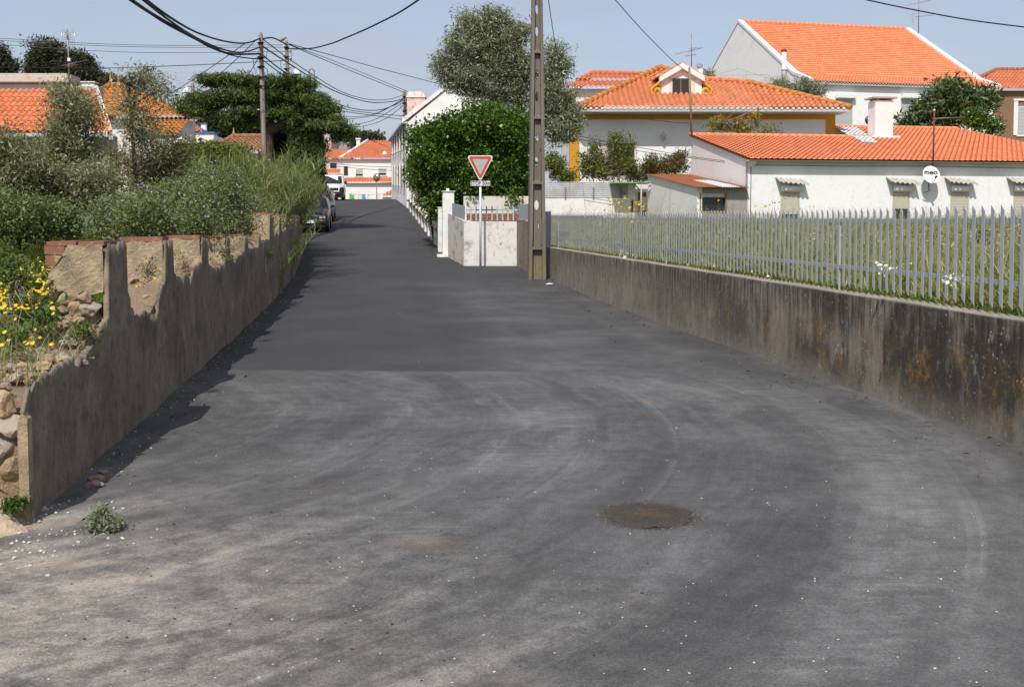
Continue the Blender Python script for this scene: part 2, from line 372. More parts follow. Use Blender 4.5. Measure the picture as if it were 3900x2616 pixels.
def mk_right_wall():
    n = NB('stained_concrete', .92, .15); x, y, z = n.sep(n.pos)
    top = n.math('SUBTRACT', z, n.math('MULTIPLY_ADD', y, .0099, .875))     # 0 at wall top, negative below
    a = streaks(n, 7, .9, 1); b = streaks(n, 22, 1.3, 5, det=3); big = n.noise(.9, 5, .6); fine = n.noise(40, 4, .7)
    c = n.mix(n.ramp(a, .3, .7), (.19, .165, .13), (.37, .33, .275))
    c = n.mix(n.ramp(fine, .4, .75, 0, .5), c, (.36, .32, .27)); c = n.mix(n.ramp(n.noise(7, 6, .75), .5, .66, 0, .55), c, (.10, .085, .07))
    nearer = n.ramp(y, 22, 8)
    # runs under the pickets
    per = n.math('SINE', n.math('MULTIPLY', y, 2 * math.pi / .123))
    run = n.math('MULTIPLY', n.ramp(n.math('ADD', n.math('MULTIPLY', per, .055), b), .42, .62), n.ramp(n.math('ADD', top, n.math('MULTIPLY', a, .35)), -.42, .08))
    c = n.mix(n.math('MULTIPLY', run, .85), c, (.055, .048, .042))
    dk = n.math('MULTIPLY', n.ramp(n.math('ADD', n.math('MULTIPLY', a, .55), n.math('MULTIPLY', big, .7)), .48, .68), n.math('MULTIPLY_ADD', nearer, .68, .26))
    dk = n.math('MULTIPLY', dk, n.ramp(top, -.95, -.6, .55, 1))
    c = n.mix(dk, c, (.042, .036, .029))
    lich = n.math('MULTIPLY', n.ramp(n.noise(2.2, 6, .7, n.comb(0., n.math('MULTIPLY', y, 1.2), n.math('MULTIPLY', z, .9))), .44, .64), n.math('MULTIPLY', n.ramp(n.math('ABSOLUTE', n.math('ADD', top, .55)), .1, .38, 1, 0), n.ramp(y, 17, 10, .08, .75)))
    c = n.mix(n.math('MULTIPLY', n.math('MULTIPLY', lich, n.ramp(n.noise(13, 7, .8), .42, .62)), .9), c, (.34, .185, .03))
    pale = n.math('MULTIPLY', n.ramp(streaks(n, 8, 3.4, 11, det=6, rough=.75), .56, .70), n.ramp(n.noise(1.3, 3), .4, .62))
    c = n.mix(n.math('MULTIPLY', pale, .7), c, (.48, .45, .40)); c = n.mix(n.ramp(n.noise(24, 6, .8), .56, .68, 0, .5), c, (.42, .38, .32))
    c = n.mix(n.ramp(top, -.03, -.012, 0, .6), c, (.38, .34, .28))
    dots = n.math('LESS_THAN', n.vor(16), .16); c = n.mix(n.math('MULTIPLY', dots, n.ramp(n.noise(3, 3), .48, .62, 0, .6)), c, (.5, .48, .44))
    spl = n.ramp(top, -1.02, -.82, .8, 0); c = n.mix(n.math('MULTIPLY', spl, n.noise(6, 3)), c, (.26, .24, .21))
    n.col(c); n.bump(n.math('ADD', n.math('MULTIPLY', a, .6), fine), .35, .012); return n.done('stained_concrete')
mk_right_wall()

def mk_ruin():
    n = NB('ruin_render', .95, .1); x, y, z = n.sep(n.pos)
    a = streaks(n, 2.3, 1.5, 2, det=8, rough=.72); b = streaks(n, 8, 3.0, 4, det=7, rough=.78); big = n.noise(1.1, 5, .6); fine = n.noise(34, 5, .75)
    c = n.mix(n.ramp(a, .3, .68), (.29, .235, .17), (.165, .138, .106))
    c = n.mix(n.ramp(n.math('MULTIPLY', b, big), .22, .36, 0, .8), c, (.105, .092, .076))
    c = n.mix(n.ramp(fine, .5, .78, 0, .5), c, (.46, .37, .26))
    c = n.mix(n.ramp(z, .5, .1, 0, .35), c, (.30, .235, .17)); c = n.mix(n.ramp(n.noise(9, 6, .75), .48, .66, 0, .6), c, (.095, .08, .065))
    n.col(c); n.bump(n.math('ADD', n.math('MULTIPLY', big, .8), fine), .5, .015); n.done('ruin_render')
    n = NB('ruin_plaster', .95, .1); f = n.noise(5, 6, .7); g = n.noise(45, 5, .8)
    c = n.mix(n.ramp(f, .35, .68), (.52, .40, .245), (.27, .225, .165)); c = n.mix(n.ramp(g, .45, .75, 0, .65), c, (.64, .53, .37))
    c = n.mix(n.ramp(n.noise(2.3, 4), .55, .7, 0, .6), c, (.2, .17, .13))
    n.col(c); n.bump(n.math('ADD', f, n.math('MULTIPLY', g, .8)), .9, .03); n.done('ruin_plaster')
    n = NB('rubble_stone', .92, .15); f = n.noise(6, 6, .7); g = n.noise(30, 5, .75)
    nd = n.geo.outputs['Random Per Island']
    c = n.mix(n.ramp(nd, .2, .8), (.50, .37, .22), (.38, .265, .19)); c = n.mix(n.ramp(n.math('FRACT', n.math('MULTIPLY', nd, 7.3)), .6, .75, 0, .75), c, (.42, .38, .33))
    c = n.mix(n.ramp(f, .45, .68, 0, .7), c, (.20, .16, .115)); c = n.mix(n.ramp(g, .5, .8, 0, .5), c, (.7, .56, .38))
    n.col(c); n.bump(n.math('ADD', f, n.math('MULTIPLY', g, .6)), .9, .04); n.done('rubble_stone')
    n = NB('red_brick', .9, .15); f = n.noise(7, 6, .7)
    c = n.mix(f, (.21, .085, .058), (.34, .145, .092)); c = n.mix(n.ramp(n.noise(8, 6, .7), .46, .62, 0, .85), c, (.16, .12, .10)); c = n.mix(n.ramp(n.noise(19, 5), .56, .7, 0, .6), c, (.5, .4, .28))
    n.col(c); n.bump(f, .5, .02); n.done('red_brick')
    n = NB('rubble_mortar', .97, .05); f = n.noise(8, 6, .75); g = n.noise(40, 4, .8)
    c = n.mix(f, (.30, .205, .145), (.50, .37, .26)); c = n.mix(n.ramp(g, .5, .75, 0, .6), c, (.58, .46, .33))
    n.col(c); n.bump(n.math('ADD', f, g), 1.0, .05); n.done('rubble_mortar')
mk_ruin()

def mk_plaster(key, c0, dirt=(.33, .30, .27), amt=.3, rough_sc=1.0, streak=.4, ax='x', green=None):
    n = NB(key, .9, .15); f = n.noise(.8 * rough_sc, 6, .65); st = streaks(n, 2.6, .5, 3, ax, 6, .7); fi = n.noise(9, 5, .7)
    c = n.mix(n.ramp(fi, .3, .8), c0, tuple(v * .93 for v in c0))
    c = n.mix(n.math('MULTIPLY', n.ramp(f, .5, .75), amt), c, dirt)
    c = n.mix(n.math('MULTIPLY', n.ramp(n.math('MULTIPLY', st, fi), .27, .4), streak), c, dirt)
    if green: c = n.mix(n.ramp(n.noise(1.4, 5), .55, .75, 0, .5), c, green)
    n.col(c); n.bump(n.noise(14, 5, .7), .25, .02); return n.done(key)
mk_plaster('white_wash', (.82, .82, .82), (.5, .47, .43), amt=.22, streak=.25)
mk_plaster('white_worn', (.80, .79, .77), (.30, .27, .25), .45, 1.5, .5)
mk_plaster('white_gable', (.86, .85, .84), (.45, .42, .40), .3, 1.2, .25)  # extra brightness put into the colour for side walls the sun only grazes
mk_plaster('white_far', (.82, .80, .78), (.5, .46, .42), .25, .4, .15)
mk_plaster('white_corner', (.70, .69, .66), (.17, .16, .145), .9, 3.4, .8)
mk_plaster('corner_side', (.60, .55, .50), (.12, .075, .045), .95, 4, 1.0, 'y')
mk_plaster('gate_white', (.78, .78, .77), (.28, .26, .24), .45, 4, .4)
mk_plaster('pink_plaster', (.62, .42, .37), (.4, .33, .3), .3)
mk_plaster('chimney_white', (.80, .77, .76), (.5, .44, .42), .2)
mk_plaster('pale_pink', (.74, .66, .64), (.5, .44, .42), .25)
mk_plaster('chimney_grime', (.66, .56, .53), (.15, .115, .105), 1.0, 5, .9)
mk_plaster('brown_plaster', (.25, .15, .10), (.18, .11, .07), .4)
mk_plaster('ochre_paint', (.62, .30, .035), (.5, .25, .05), .2)
mk_plaster('grey_cement', (.36, .34, .32), (.18, .16, .15), .5)
mk_plaster('lichen_cement', (.55, .50, .46), (.42, .26, .09), .75, 3.0, .6)
mk_plaster('brown_cement', (.235, .195, .15), (.10, .085, .065), .6, 2, .9, 'y')
mk_plaster('soffit_grey', (.50, .49, .48), (.4, .38, .35), .3)
mk_plaster('stone_trim', (.66, .62, .58), (.45, .4, .36), .4)

def mk_tile(key, a, b, lich=None, lamt=0., fade=0.):
    n = NB(key, .8, .2)
    uv = n.nt.nodes.new('ShaderNodeUVMap').outputs[0]; u, v, _ = n.sep(uv)
    wn_ = n.nt.nodes.new('ShaderNodeTexWhiteNoise'); wn_.noise_dimensions = '2D'
    n.put(wn_.inputs['Vector'], n.comb(n.math('FLOOR', u), n.math('FLOOR', v), 0.))
    c = n.mix(wn_.outputs['Value'], a, b)
    c = n.mix(n.ramp(n.noise(1.0, 4), .4, .7, 0, .3), c, tuple(x * .8 for x in a))
    if lich:
        fu = n.math('FRACT', u); pan = n.ramp(n.math('ABSOLUTE', n.math('SUBTRACT', fu, .5)), .22, .38)
        lf = n.ramp(n.noise(4.5, 6, .7), .42, .62)
        lb_ = n.math('MULTIPLY', lf, n.math('MULTIPLY_ADD', pan, .75, .25))
        c = n.mix(n.math('MULTIPLY', lb_, lamt), c, n.mix(n.noise(11, 3), lich, (.17, .13, .07)))
    n.col(c); n.bump(n.noise(30, 4, .7), .2, .01); return n.done(key)
mk_tile('tile_new', (.70, .21, .095), (.80, .27, .13))
mk_tile('tile_lichen', (.60, .175, .08), (.72, .25, .12), (.38, .21, .03), .7)
mk_tile('tile_light', (.52, .15, .075), (.62, .20, .105), (.34, .18, .06), .4)
mk_tile('tile_old', (.27, .125, .07), (.38, .17, .09), (.20, .15, .09), .6)
mk_tile('tile_gold', (.46, .17, .05), (.56, .22, .06), (.42, .22, .03), .8)
mk_tile('tile_white', (.66, .68, .70), (.82, .83, .84))

plain('galva', (.40, .42, .435), .55, .4, .0, .1, 4)
plain('galva_panel', (.33, .355, .38), .5, .4, .0, .1, 3)
plain('sign_white', (.70, .70, .70), .35, .5, 0, .03)
plain('sign_red', (.50, .055, .03), .4, .5, 0, .05)
plain('sign_grey', (.42, .41, .40), .45, .4, 0, .08, 9)
plain('sign_back', (.23, .22, .21), .5, .4)
plain('black_paint', (.012, .012, .012), .5, .4)
plain('pole_white', (.66, .69, .74), .4, .5, 0, .04)
plain('cable', (.018, .017, .017), .7, .2)
plain('cable_grey', (.10, .10, .10), .7, .2)
plain('white_plastic', (.78, .78, .77), .4, .4, 0, .03)
plain('shutter_cream', (.60, .56, .46), .5, .3, 0, .06)
plain('shutter_grey', (.52, .53, .53), .5, .3, 0, .06)
plain('shutter_brown', (.055, .042, .036), .5, .35)
plain('dark_glass', (.02, .022, .025), .15, .5)
plain('window_dark', (.035, .033, .032), .4, .4)
plain('timber', (.28, .22, .16), .85, .2, 0, .2, 12, .4)
plain('rust_steel', (.19, .07, .035), .85, .25, 0, .25, 10, .3)
plain('antenna_metal', (.26, .25, .24), .5, .5, .6)
plain('steel_bright', (.6, .6, .6), .3, .5, .9)
plain('green_sheet', (.20, .36, .17), .6, .3, 0, .2)
plain('door_red', (.22, .05, .05), .6, .3)
plain('blue_trim', (.05, .14, .42), .6, .3)
plain('terracotta', (.52, .27, .10), .8, .2, 0, .15, 8)
plain('car_navy', (.010, .011, .018), .3, .5); plain('car_grey', (.10, .115, .13), .3, .5, .3); plain('car_black', (.012, .012, .014), .3, .5)
plain('car_white', (.78, .78, .78), .3, .5, 0, .02)
plain('rubber', (.02, .02, .02), .85, .2); plain('bumper_grey', (.05, .05, .055), .6, .3); plain('bumper_black', (.022, .022, .024), .6, .3)
plain('lamp_glass', (.55, .57, .58), .2, .5); plain('amber', (.6, .2, .03), .3, .5); plain('mirror_glass', (.5, .48, .44), .08, .5, .8)
plain('plate_yellow', (.7, .55, .05), .5); plain('orange_paint', (.42, .14, .04), .5)
plain('cloth_green', (.10, .55, .08), .9, .1); plain('cloth_white', (.75, .75, .78), .9, .1); plain('cloth_blue', (.25, .33, .5), .9, .1)
plain('paper', (.75, .75, .75), .8, .2); plain('pebble', (.62, .58, .53), .9, .1, 0, .2, 30); plain('dark_pebble', (.05, .05, .05), .9, .1)
plain('leaf_litter', (.17, .10, .05), .9, .1, 0, .35, 20)
plain('feather', (.25, .21, .18), .8, .1); plain('fibro', (.50, .47, .43), .9, .1, 0, .3, 6, .4)

def mk_metal_sheet(key, c0, rust, amt):
    n = NB(key, .6, .3); f = n.noise(1.5, 6, .7); g = n.noise(12, 4)
    c = n.mix(g, c0, tuple(x * .85 for x in c0)); c = n.mix(n.ramp(f, .5 - amt * .3, .62, 0, 1.0 if amt > .5 else .5), c, rust)
    n.col(c); return n.done(key)
mk_metal_sheet('white_sheet', (.62, .65, .68), (.42, .38, .34), .2)
mk_metal_sheet('rust_sheet', (.36, .12, .05), (.25, .075, .03), .6)
def mk_pole():
    n = NB('concrete_pole', .9, .15); x, y, z = n.sep(n.pos); a = streaks(n, 9, .5, 8, 'x'); g = n.noise(45, 4, .8)
    c = n.mix(n.ramp(a, .3, .7), (.15, .132, .112), (.225, .20, .17)); c = n.mix(n.ramp(g, .35, .75, 0, .6), c, (.13, .11, .09))
    lo = n.math('MULTIPLY', n.ramp(z, 1.25, .5), n.ramp(n.noise(6, 5), .35, .6)); c = n.mix(n.math('MULTIPLY', lo, .5), c, (.28, .21, .08))
    n.col(c); n.bump(g, .4, .01); n.done('concrete_pole')
    n = NB('lichen_yellow', .95, .1); n.col(n.mix(n.noise(14, 5), (.42, .24, .02), (.30, .24, .14))); n.done('lichen_yellow')
    n = NB('wood_pole', .9, .15); x, y, z = n.sep(n.pos); a = n.noise(1, 5, .6, n.comb(n.math('MULTIPLY', x, 30), n.math('MULTIPLY', y, 30), n.math('MULTIPLY', z, .8)))
    c = n.mix(n.ramp(a, .3, .7), (.15, .13, .11), (.31, .285, .25)); n.col(c); n.bump(a, .4, .01); n.done('wood_pole')
    n = NB('bark', .95, .1); a = n.noise(1, 6, .7, n.map(n.pos, (9, 9, 2))); n.col(n.mix(a, (.05, .035, .025), (.16, .115, .085))); n.bump(a, .8, .03); n.done('bark')
    n = NB('twig', .9, .1); n.col(n.mix(n.geo.outputs['Random Per Island'], (.14, .11, .085), (.33, .28, .22))); n.done('twig')
mk_pole()
def mk_leaf(key, a, b, c=None, pc=.15, trans=.3, rough=.5, spec=.35):
    n = NB(key, rough, spec); rnd = n.geo.outputs['Random Per Island']
    q = n.mix(rnd, a, b); q = n.mix(n.ramp(n.noise(.9, 3), .35, .7, 0, .5), q, tuple(x * .72 for x in a))
    if c: q = n.mix(n.math('GREATER_THAN', n.math('FRACT', n.math('MULTIPLY', rnd, 13.7)), 1 - pc), q, c)
    n.col(q)
    tr = n.nt.nodes.new('ShaderNodeBsdfTranslucent'); n.put(tr.inputs['Color'], n.mix(1., q, (1.0, 1.1, .55), 'MULTIPLY'))
    ms = n.nt.nodes.new('ShaderNodeMixShader'); ms.inputs[0].default_value = trans
    out = n.nt.nodes['Material Output']
    n.nt.links.new(n.b.outputs[0], ms.inputs[1]); n.nt.links.new(tr.outputs[0], ms.inputs[2]); n.nt.links.new(ms.outputs[0], out.inputs['Surface'])
    return n.done(key)
mk_leaf('leaf_ivy', (.05, .11, .012), (.105, .19, .022), (.18, .26, .045), .12, .22, .35, .5)
mk_leaf('leaf_olive', (.185, .205, .125), (.33, .35, .235), (.50, .53, .42), .14, .2, .45, .45)
mk_leaf('leaf_shrub', (.18, .18, .085), (.30, .31, .185), (.46, .48, .36), .14, .3, .5, .4)
mk_leaf('leaf_shrub_olive', (.17, .17, .065), (.28, .27, .11), (.24, .17, .04), .15, .2)
mk_leaf('leaf_cypress', (.06, .105, .03), (.15, .205, .06), (.15, .13, .05), .08, .15, .7, .2)
mk_leaf('leaf_eucalypt', (.04, .046, .026), (.085, .088, .05), None, 0, .15, .6)
mk_leaf('leaf_loquat', (.05, .095, .03), (.12, .17, .06), (.25, .27, .13), .12, .2, .4, .5)
mk_leaf('leaf_dark', (.02, .04, .012), (.05, .09, .025), None, 0, .2)
mk_leaf('leaf_autumn', (.30, .20, .02), (.42, .24, .03), (.14, .17, .03), .4, .35)
mk_leaf('leaf_light', (.12, .17, .04), (.22, .25, .06), (.32, .28, .08), .15, .35)
mk_leaf('leaf_pinkish', (.08, .12, .03), (.14, .16, .05), (.33, .13, .07), .3, .25)
mk_leaf('leaf_mallow', (.12, .16, .055), (.215, .25, .10), (.20, .21, .12), .15, .25)
mk_leaf('leaf_bramble', (.06, .12, .025), (.13, .20, .04), (.14, .06, .03), .05, .3)
mk_leaf('leaf_weed', (.20, .24, .14), (.32, .36, .22), (.10, .09, .07), .2, .25)
mk_leaf('reed', (.15, .21, .06), (.28, .32, .12), (.38, .33, .19), .2, .3)
mk_leaf('grass_field', (.17, .22, .035), (.32, .34, .085), (.42, .36, .17), .22, .35)
mk_leaf('grass_left', (.12, .19, .03), (.23, .29, .06), (.30, .25, .12), .12, .35)
mk_leaf('oat', (.30, .29, .17), (.48, .45, .30), None, 0, .3)
mk_leaf('petal_yellow', (.72, .46, .01), (.80, .58, .02), None, 0, .2)
mk_leaf('petal_white', (.75, .74, .62), (.80, .80, .75), None, 0, .2)
mk_leaf('petal_mauve', (.36, .27, .48), (.48, .38, .58), None, 0, .2)
# ------------------------------------------------------------------ setting: ground sheet, road
def build_ground():
    rows = list(np.arange(-30, -9, 3)) + list(np.arange(-9, 5.6, 1.)) + [5.7, 5.8] + list(np.arange(6.5, 27.6, .75)) + [28.0, 28.47, 28.53] + list(np.arange(29.3, 30.8, .75)) + [30.85, 30.95] + list(np.arange(31.5, 44, 1.)) + list(np.arange(44, 122, 2.5)) + [130, 150, 180, 230, 300, 400, 600, 900, 1500]
    la = [-1500, -600, -250, -120, -70, -45, -32, -24, -18, -14, -11, -9, -7.5, -6, -5, -4, -3.2, -2.5, -1.8, -1.2, -.6, 0]
    ra = [-v for v in la[::-1]]
    V = []; nc = None
    for y in rows:
        a, d = lb(y), rb(y)
        xs = [a + q for q in la] + [a + .08, a + .3, (a + d) / 2, d - .3, d - .06] + [d + q for q in ra]
        nc = len(xs)
        for i, x in enumerate(xs):
            left = i < len(la); right = i >= nc - len(ra)
            b = .05 * math.sin(x * 1.7 + y * .9) + .04 * math.sin(x * .7 - y * 1.3)
            if left and y > 5.75: z = float(zl(y)) + b * min(1, abs(x - a) / 1.5) + .02 * max(0, -(x - a) - 6) * (1 if y < 60 else .3) ** 1 if x > -60 else float(zl(y)) + 1.0
            elif right: z = gz(x, y) + b * min(1, (x - d) / 2)
            else: z = float(prof(y)) - .05
            V.append((x, y, z))
    n = len(rows); F = [(r * nc + c, r * nc + c + 1, (r + 1) * nc + c + 1, (r + 1) * nc + c) for r in range(n - 1) for c in range(nc - 1)]
    o = npobj('ground', np.array(V), np.array(F), MT['field_soil']); tag(o, kind='structure')
    ys = np.arange(-12, 118, .4); ts = np.linspace(0, 1, 15); V = []
    for y in ys:
        x0 = (float(lwx(y)) - .1 if y > 5.5 else -16.0); x0 = RDX * y - 4.2 if y > 30.9 else x0
        x1 = float(rwx(y)) + .05 if y < 28.5 else RDX * y + (2.7 if y < 31.2 else 2.25)
        if y < 7: x1 = float(rwx(y)) + .06
        if 26.3 < y <= 28.5: x1 = 1.2
        for t in ts: V.append((x0 + (x1 - x0) * t, y, float(prof(y))))
    F = [(r * 15 + c, r * 15 + c + 1, (r + 1) * 15 + c + 1, (r + 1) * 15 + c) for r in range(len(ys) - 1) for c in range(14)]
    o = npobj('road', np.array(V), np.array(F), MT['asphalt'], None, True); tag(o, kind='structure')
    rg = random.Random(8)
    # sandy verge at the broken wall end
    V = []; n = 110
    for j in range(n):
        for i in range(n):
            u, v = i / (n - 1), j / (n - 1)
            x = -4.8 + u * 2.42; y = 4.35 + v * 1.5
            e = (x + 2.42) * .9 - (y - 5.12) * .75
            h = -.03 + .15 * max(0, min(1, (-e) * 1.5 + .02 + .25 * (rg.random() - .5))) + .012 * math.sin(x * 9 + y * 7) + .008 * math.sin(x * 31 - y * 27) + rg.uniform(-.006, .006)
            h = -.04 + (h + .04) * max(0, min(1, (-2.50 - .06 * math.sin(y * 9) - .035 * math.sin(y * 31) - x) / .22)) * max(0, min(1, (x + 4.75) / .3))
            V.append((x, y, h))
    F = [(j * n + i, j * n + i + 1, (j + 1) * n + i + 1, (j + 1) * n + i) for j in range(n - 1) for i in range(n - 1)]
    o = npobj('dirt_verge', np.array(V), np.array(F), MT['dirt'], None, False); tag(o, kind='structure')
build_ground()

# patched manhole in the road
c = G(2470, 1962); V = [(0, 0, .012)]; F = []; rr = random.Random(3); N = 90
for ring, (k, h) in enumerate(((.5, .010), (1.0, .006), (1.12, .0005))):
    for i in range(N):
        a = 2 * math.pi * i / N; q = 1 + .05 * math.sin(3 * a + 1) + rr.uniform(-.10, .10)
        V.append((.215 * k * q * math.cos(a), .225 * k * q * math.sin(a), h + rr.uniform(-.003, .003)))
for i in range(N): F.append((0, 1 + i, 1 + (i + 1) % N))
for r in range(2):
    for i in range(N): F.append((1 + r * N + i, 1 + (r + 1) * N + i, 1 + (r + 1) * N + (i + 1) % N, 1 + r * N + (i + 1) % N))
mb = MB(); mb.add(V, F); po_ = mb.build('road_patch', MT['rusty_patch']); po_.location = (c.x, c.y, float(prof(c.y)) + .001)
tag(po_, 'dark round patched manhole with rusty stain in the asphalt', 'manhole')

# ------------------------------------------------------------------ ruined wall on the left
LW_ANG = math.atan2(1, -0.139) - math.pi / 2          # local y runs along the wall
def LW(s): return (float(lwx(s)), s)
def lwp(Y, d, z): return Vector((float(lwx(Y)) - d, Y, z))   # d = distance left of the road face
MER = [(7.42, 8.05, 1.53), (9.6, 9.92, 1.53), (11.75, 12.2, 1.53), (13.85, 14.25, 1.53), (15.95, 16.35, 1.53), (17.9, 18.3, 1.54), (20.05, 20.6, 1.92), (22.4, 22.85, 1.93), (24.35, 24.8, 1.95), (26.3, 26.9, 1.97), (28.3, 28.9, 1.99)]
lowp_y = [5.58, 5.65, 5.75, 5.9, 6.2, 6.5, 6.7, 7.0, 7.2, 7.41, 8.06, 8.3, 8.55, 8.8, 9.1, 9.35, 9.6, 10.0, 10.3, 10.7, 11.0, 11.3, 11.75, 12.3, 12.8, 13.3, 13.85, 14.4, 15, 15.9, 16.5, 17.5, 19, 20, 21, 23, 25, 28, 30.5]
lowp_z = [.60, .69, .735, .75, .77, .80, .775, .82, .9, .98, 1.12, .96, .90, .89, .93, 1.03, 1.17, 1.17, 1.10, 1.16, 1.06, 1.2, 1.2, 1.17, 1.12, 1.1, 1.2, 1.22, 1.2, 1.28, 1.28, 1.3, 1.36, 1.42, 1.5, 1.55, 1.6, 1.65, 1.7]
rj = random.Random(11)
ruin = thing('ruined_wall', 'crumbling grey brown roadside wall with jagged broken top and exposed bricks', 'wall', (float(lwx(5.6)), 5.6, 0))
def inmer(y):
    for a, b, h in MER:
        if a <= y <= b: return h
    return None
# render skin facing the road
ys = list(np.concatenate([np.arange(5.58, 14, .022), np.arange(14, 30.6, .05)])); top = []
jag = 0
for y in ys:
    h = inmer(y)
    if h is None:
        nj = rj.random() < (.10 if math.sin(y * 3.1) > .2 else .02); jag = .75 * jag + rj.uniform(-.010, .010) - (rj.uniform(.03, .10) if nj else 0); z = float(np.interp(y, lowp_y, lowp_z)) + jag + (.015 * math.sin(y * 11) if y > 8 else 0)
    else: z = h - .04 + rj.uniform(-.03, .01) - (.06 if math.sin(y * 37) > .8 else 0)
    z += rj.uniform(-.013, .013); top.append(z)
V = []; F = []
NZ = 14
for i, (y, z) in enumerate(zip(ys, top)):
    z0 = float(prof(y)) - .08
    for k in range(NZ):
        f = k / (NZ - 1); bulge = .012 * math.sin(y * 2.3 + f * 4) + .008 * math.sin(y * 5.1 - f * 7)
        p = lwp(y, -bulge, z0 + (z - z0) * f); V.append(p)
    p = lwp(y, .03, z + .002); V.append(p)
    V.append(lwp(y, .032, z0))
M_ = NZ + 2
for i in range(len(ys) - 1):
    for k in range(M_ - 1): F.append((i * M_ + k, (i + 1) * M_ + k, (i + 1) * M_ + k + 1, i * M_ + k + 1))
npobj('render_coat', np.array([tuple(v) for v in V]), np.array(F), MT['ruin_render'], ruin)
mb = MB(); mb.solid([lwp(5.572, -.016, -.05), lwp(5.572, -.012, .58), lwp(5.572, .02, .62), lwp(5.572, .042, .55), lwp(5.572, .036, -.05)], (-.008, .07, 0)); mb.build('render_edge', MT['ruin_plaster'], ruin)
# rubble core
mb = MB()
cy_ = list(np.arange(5.62, 30.4, .2)); V = []
for y in cy_:
    z = float(np.interp(y, lowp_y, lowp_z)) - .05 + rj.uniform(-.04, .03) if not (y < 5.66) else .42
    zb = float(prof(y)) - .1
    V += [lwp(y, .033, zb), lwp(y, .033, z), lwp(y, .24, z + rj.uniform(-.02, .03)), lwp(y, .42, z - .02), lwp(y, .42, zb)]
F = []
for i in range(len(cy_) - 1):
    for k in range(4): F.append((i * 5 + k, (i + 1) * 5 + k, (i + 1) * 5 + k + 1, i * 5 + k + 1))
F += [(0, 1, 2, 3, 4)]
mb.add(V, F); mb.build('rubble_core', MT['rubble_mortar'], ruin)
# merlons: plastered masonry
for (a, b, h) in MER:
    mb = MB(); z0 = float(np.interp(a, lowp_y, lowp_z)) - .12
    if a < 8: z0 = 1.14
    nz_, nx_ = 12, 9
    for (yy, sgn) in ((a - .015, -1), (b, 1)):
        P = []
        for j in range(nz_):
            for i in range(nx_):
                u, v = i / (nx_ - 1), j / (nz_ - 1)
                zz = z0 + (h - .05 - z0) * v
                if a < 8 and sgn < 0 and u < .28: zz = min(zz, h - .10 - (.28 - u) * .55)
                zz += (rj.uniform(-.012, .012) if 0 < j else rj.uniform(-.02, .02))
                P.append(lwp(yy + sgn * (.012 * math.sin(u * 9 + v * 5) + rj.uniform(-.004, .004)), .026 + (1 - u) * .384 - (.0 if 0 < i < nx_ - 1 else 0), zz))
        mb.add(P, [(j * nx_ + i, j * nx_ + i + 1, (j + 1) * nx_ + i + 1, (j + 1) * nx_ + i) for j in range(nz_ - 1) for i in range(nx_ - 1)])
    mb.solid([lwp(a, .035, z0), lwp(a, .035, h - .06), lwp(a, .40, h - .06), lwp(a, .40, z0)], lwp(b, 0, 0) - lwp(a, 0, 0))
    mb.build('merlon', MT['ruin_plaster'], ruin)
    br = MB(); nb = 2
    dv = (lwp(b, 0, 0) - lwp(a, 0, 0))
    xs = [.02, .20, .215, .425] if a < 8 else [.03, .40, .41, .42]
    for k in range(2 if a < 8 else 1):
        d0, d1 = xs[2 * k], xs[2 * k + 1]; zt = h + rj.uniform(-.005, .012)
        br.solid([lwp(a - .008, d0, h - .052), lwp(a - .008, d0, zt - .015), lwp(a - .008, d1, zt - .02), lwp(a - .008, d1, h - .052)], dv)
    if a < 8:
        br.solid([lwp(a - .006, .30, h - .12), lwp(a - .006, .30, h - .052), lwp(a - .006, .44, h - .052), lwp(a - .006, .44, h - .11)], dv * .8)
        br.solid([lwp(a - .003, .36, h - .19), lwp(a - .003, .38, h - .12), lwp(a - .003, .435, h - .12), lwp(a - .003, .435, h - .19)], dv * .8)
    br.build('brick_course', MT['red_brick'], ruin)
# rear brick strip tying the merlons together, seen over the top
mb = MB()
for i in range(5):
    a, b = MER[i][1], MER[i + 1][0]
    if i in (0, 1, 3):
        pass
# stones: broken end near camera + under first merlon + loose ones on the low parts
st = MB()
for zc, dd in ((.06, 0), (.19, .05), (.31, -.03), (.43, .04), (.54, 0), (.65, .05)):
    d = .06 + dd
    while d < .48:
        r = rj.uniform(.06, .14); st.stone(lwp(5.655 + rj.uniform(-.02, .03), d + r * .6, zc + rj.uniform(-.02, .02)), (r * 1.2, .10, rj.uniform(.065, .10)), .3, 3); d += r * 1.7
d = .07
for zc in (.80, .87, .955, 1.03, 1.11):
    d = .06 + rj.uniform(0, .05)
    while d < .40:
        r = rj.uniform(.04, .085) * (1.15 if zc < 1.1 else 1.2); st.stone(lwp(7.44 + rj.uniform(-.03, .02), d + r * .7, zc), (r * 1.2, .09, .05 if zc > 1.08 else .06), .3, 3); d += r * 1.6
for k in range(120):
    y = rj.uniform(5.7, 20) if k < 70 else rj.uniform(5.7, 7.6)
    if inmer(y): continue
    z = float(np.interp(y, lowp_y, lowp_z)); r = rj.uniform(.02, .06); st.stone(lwp(y, rj.uniform(.1, .4), z - .02), (r * 1.3, r * 1.4, r * .7), .3, 1)
tag(st.build('stonework', MT['rubble_stone'], ruin), kind='stuff')

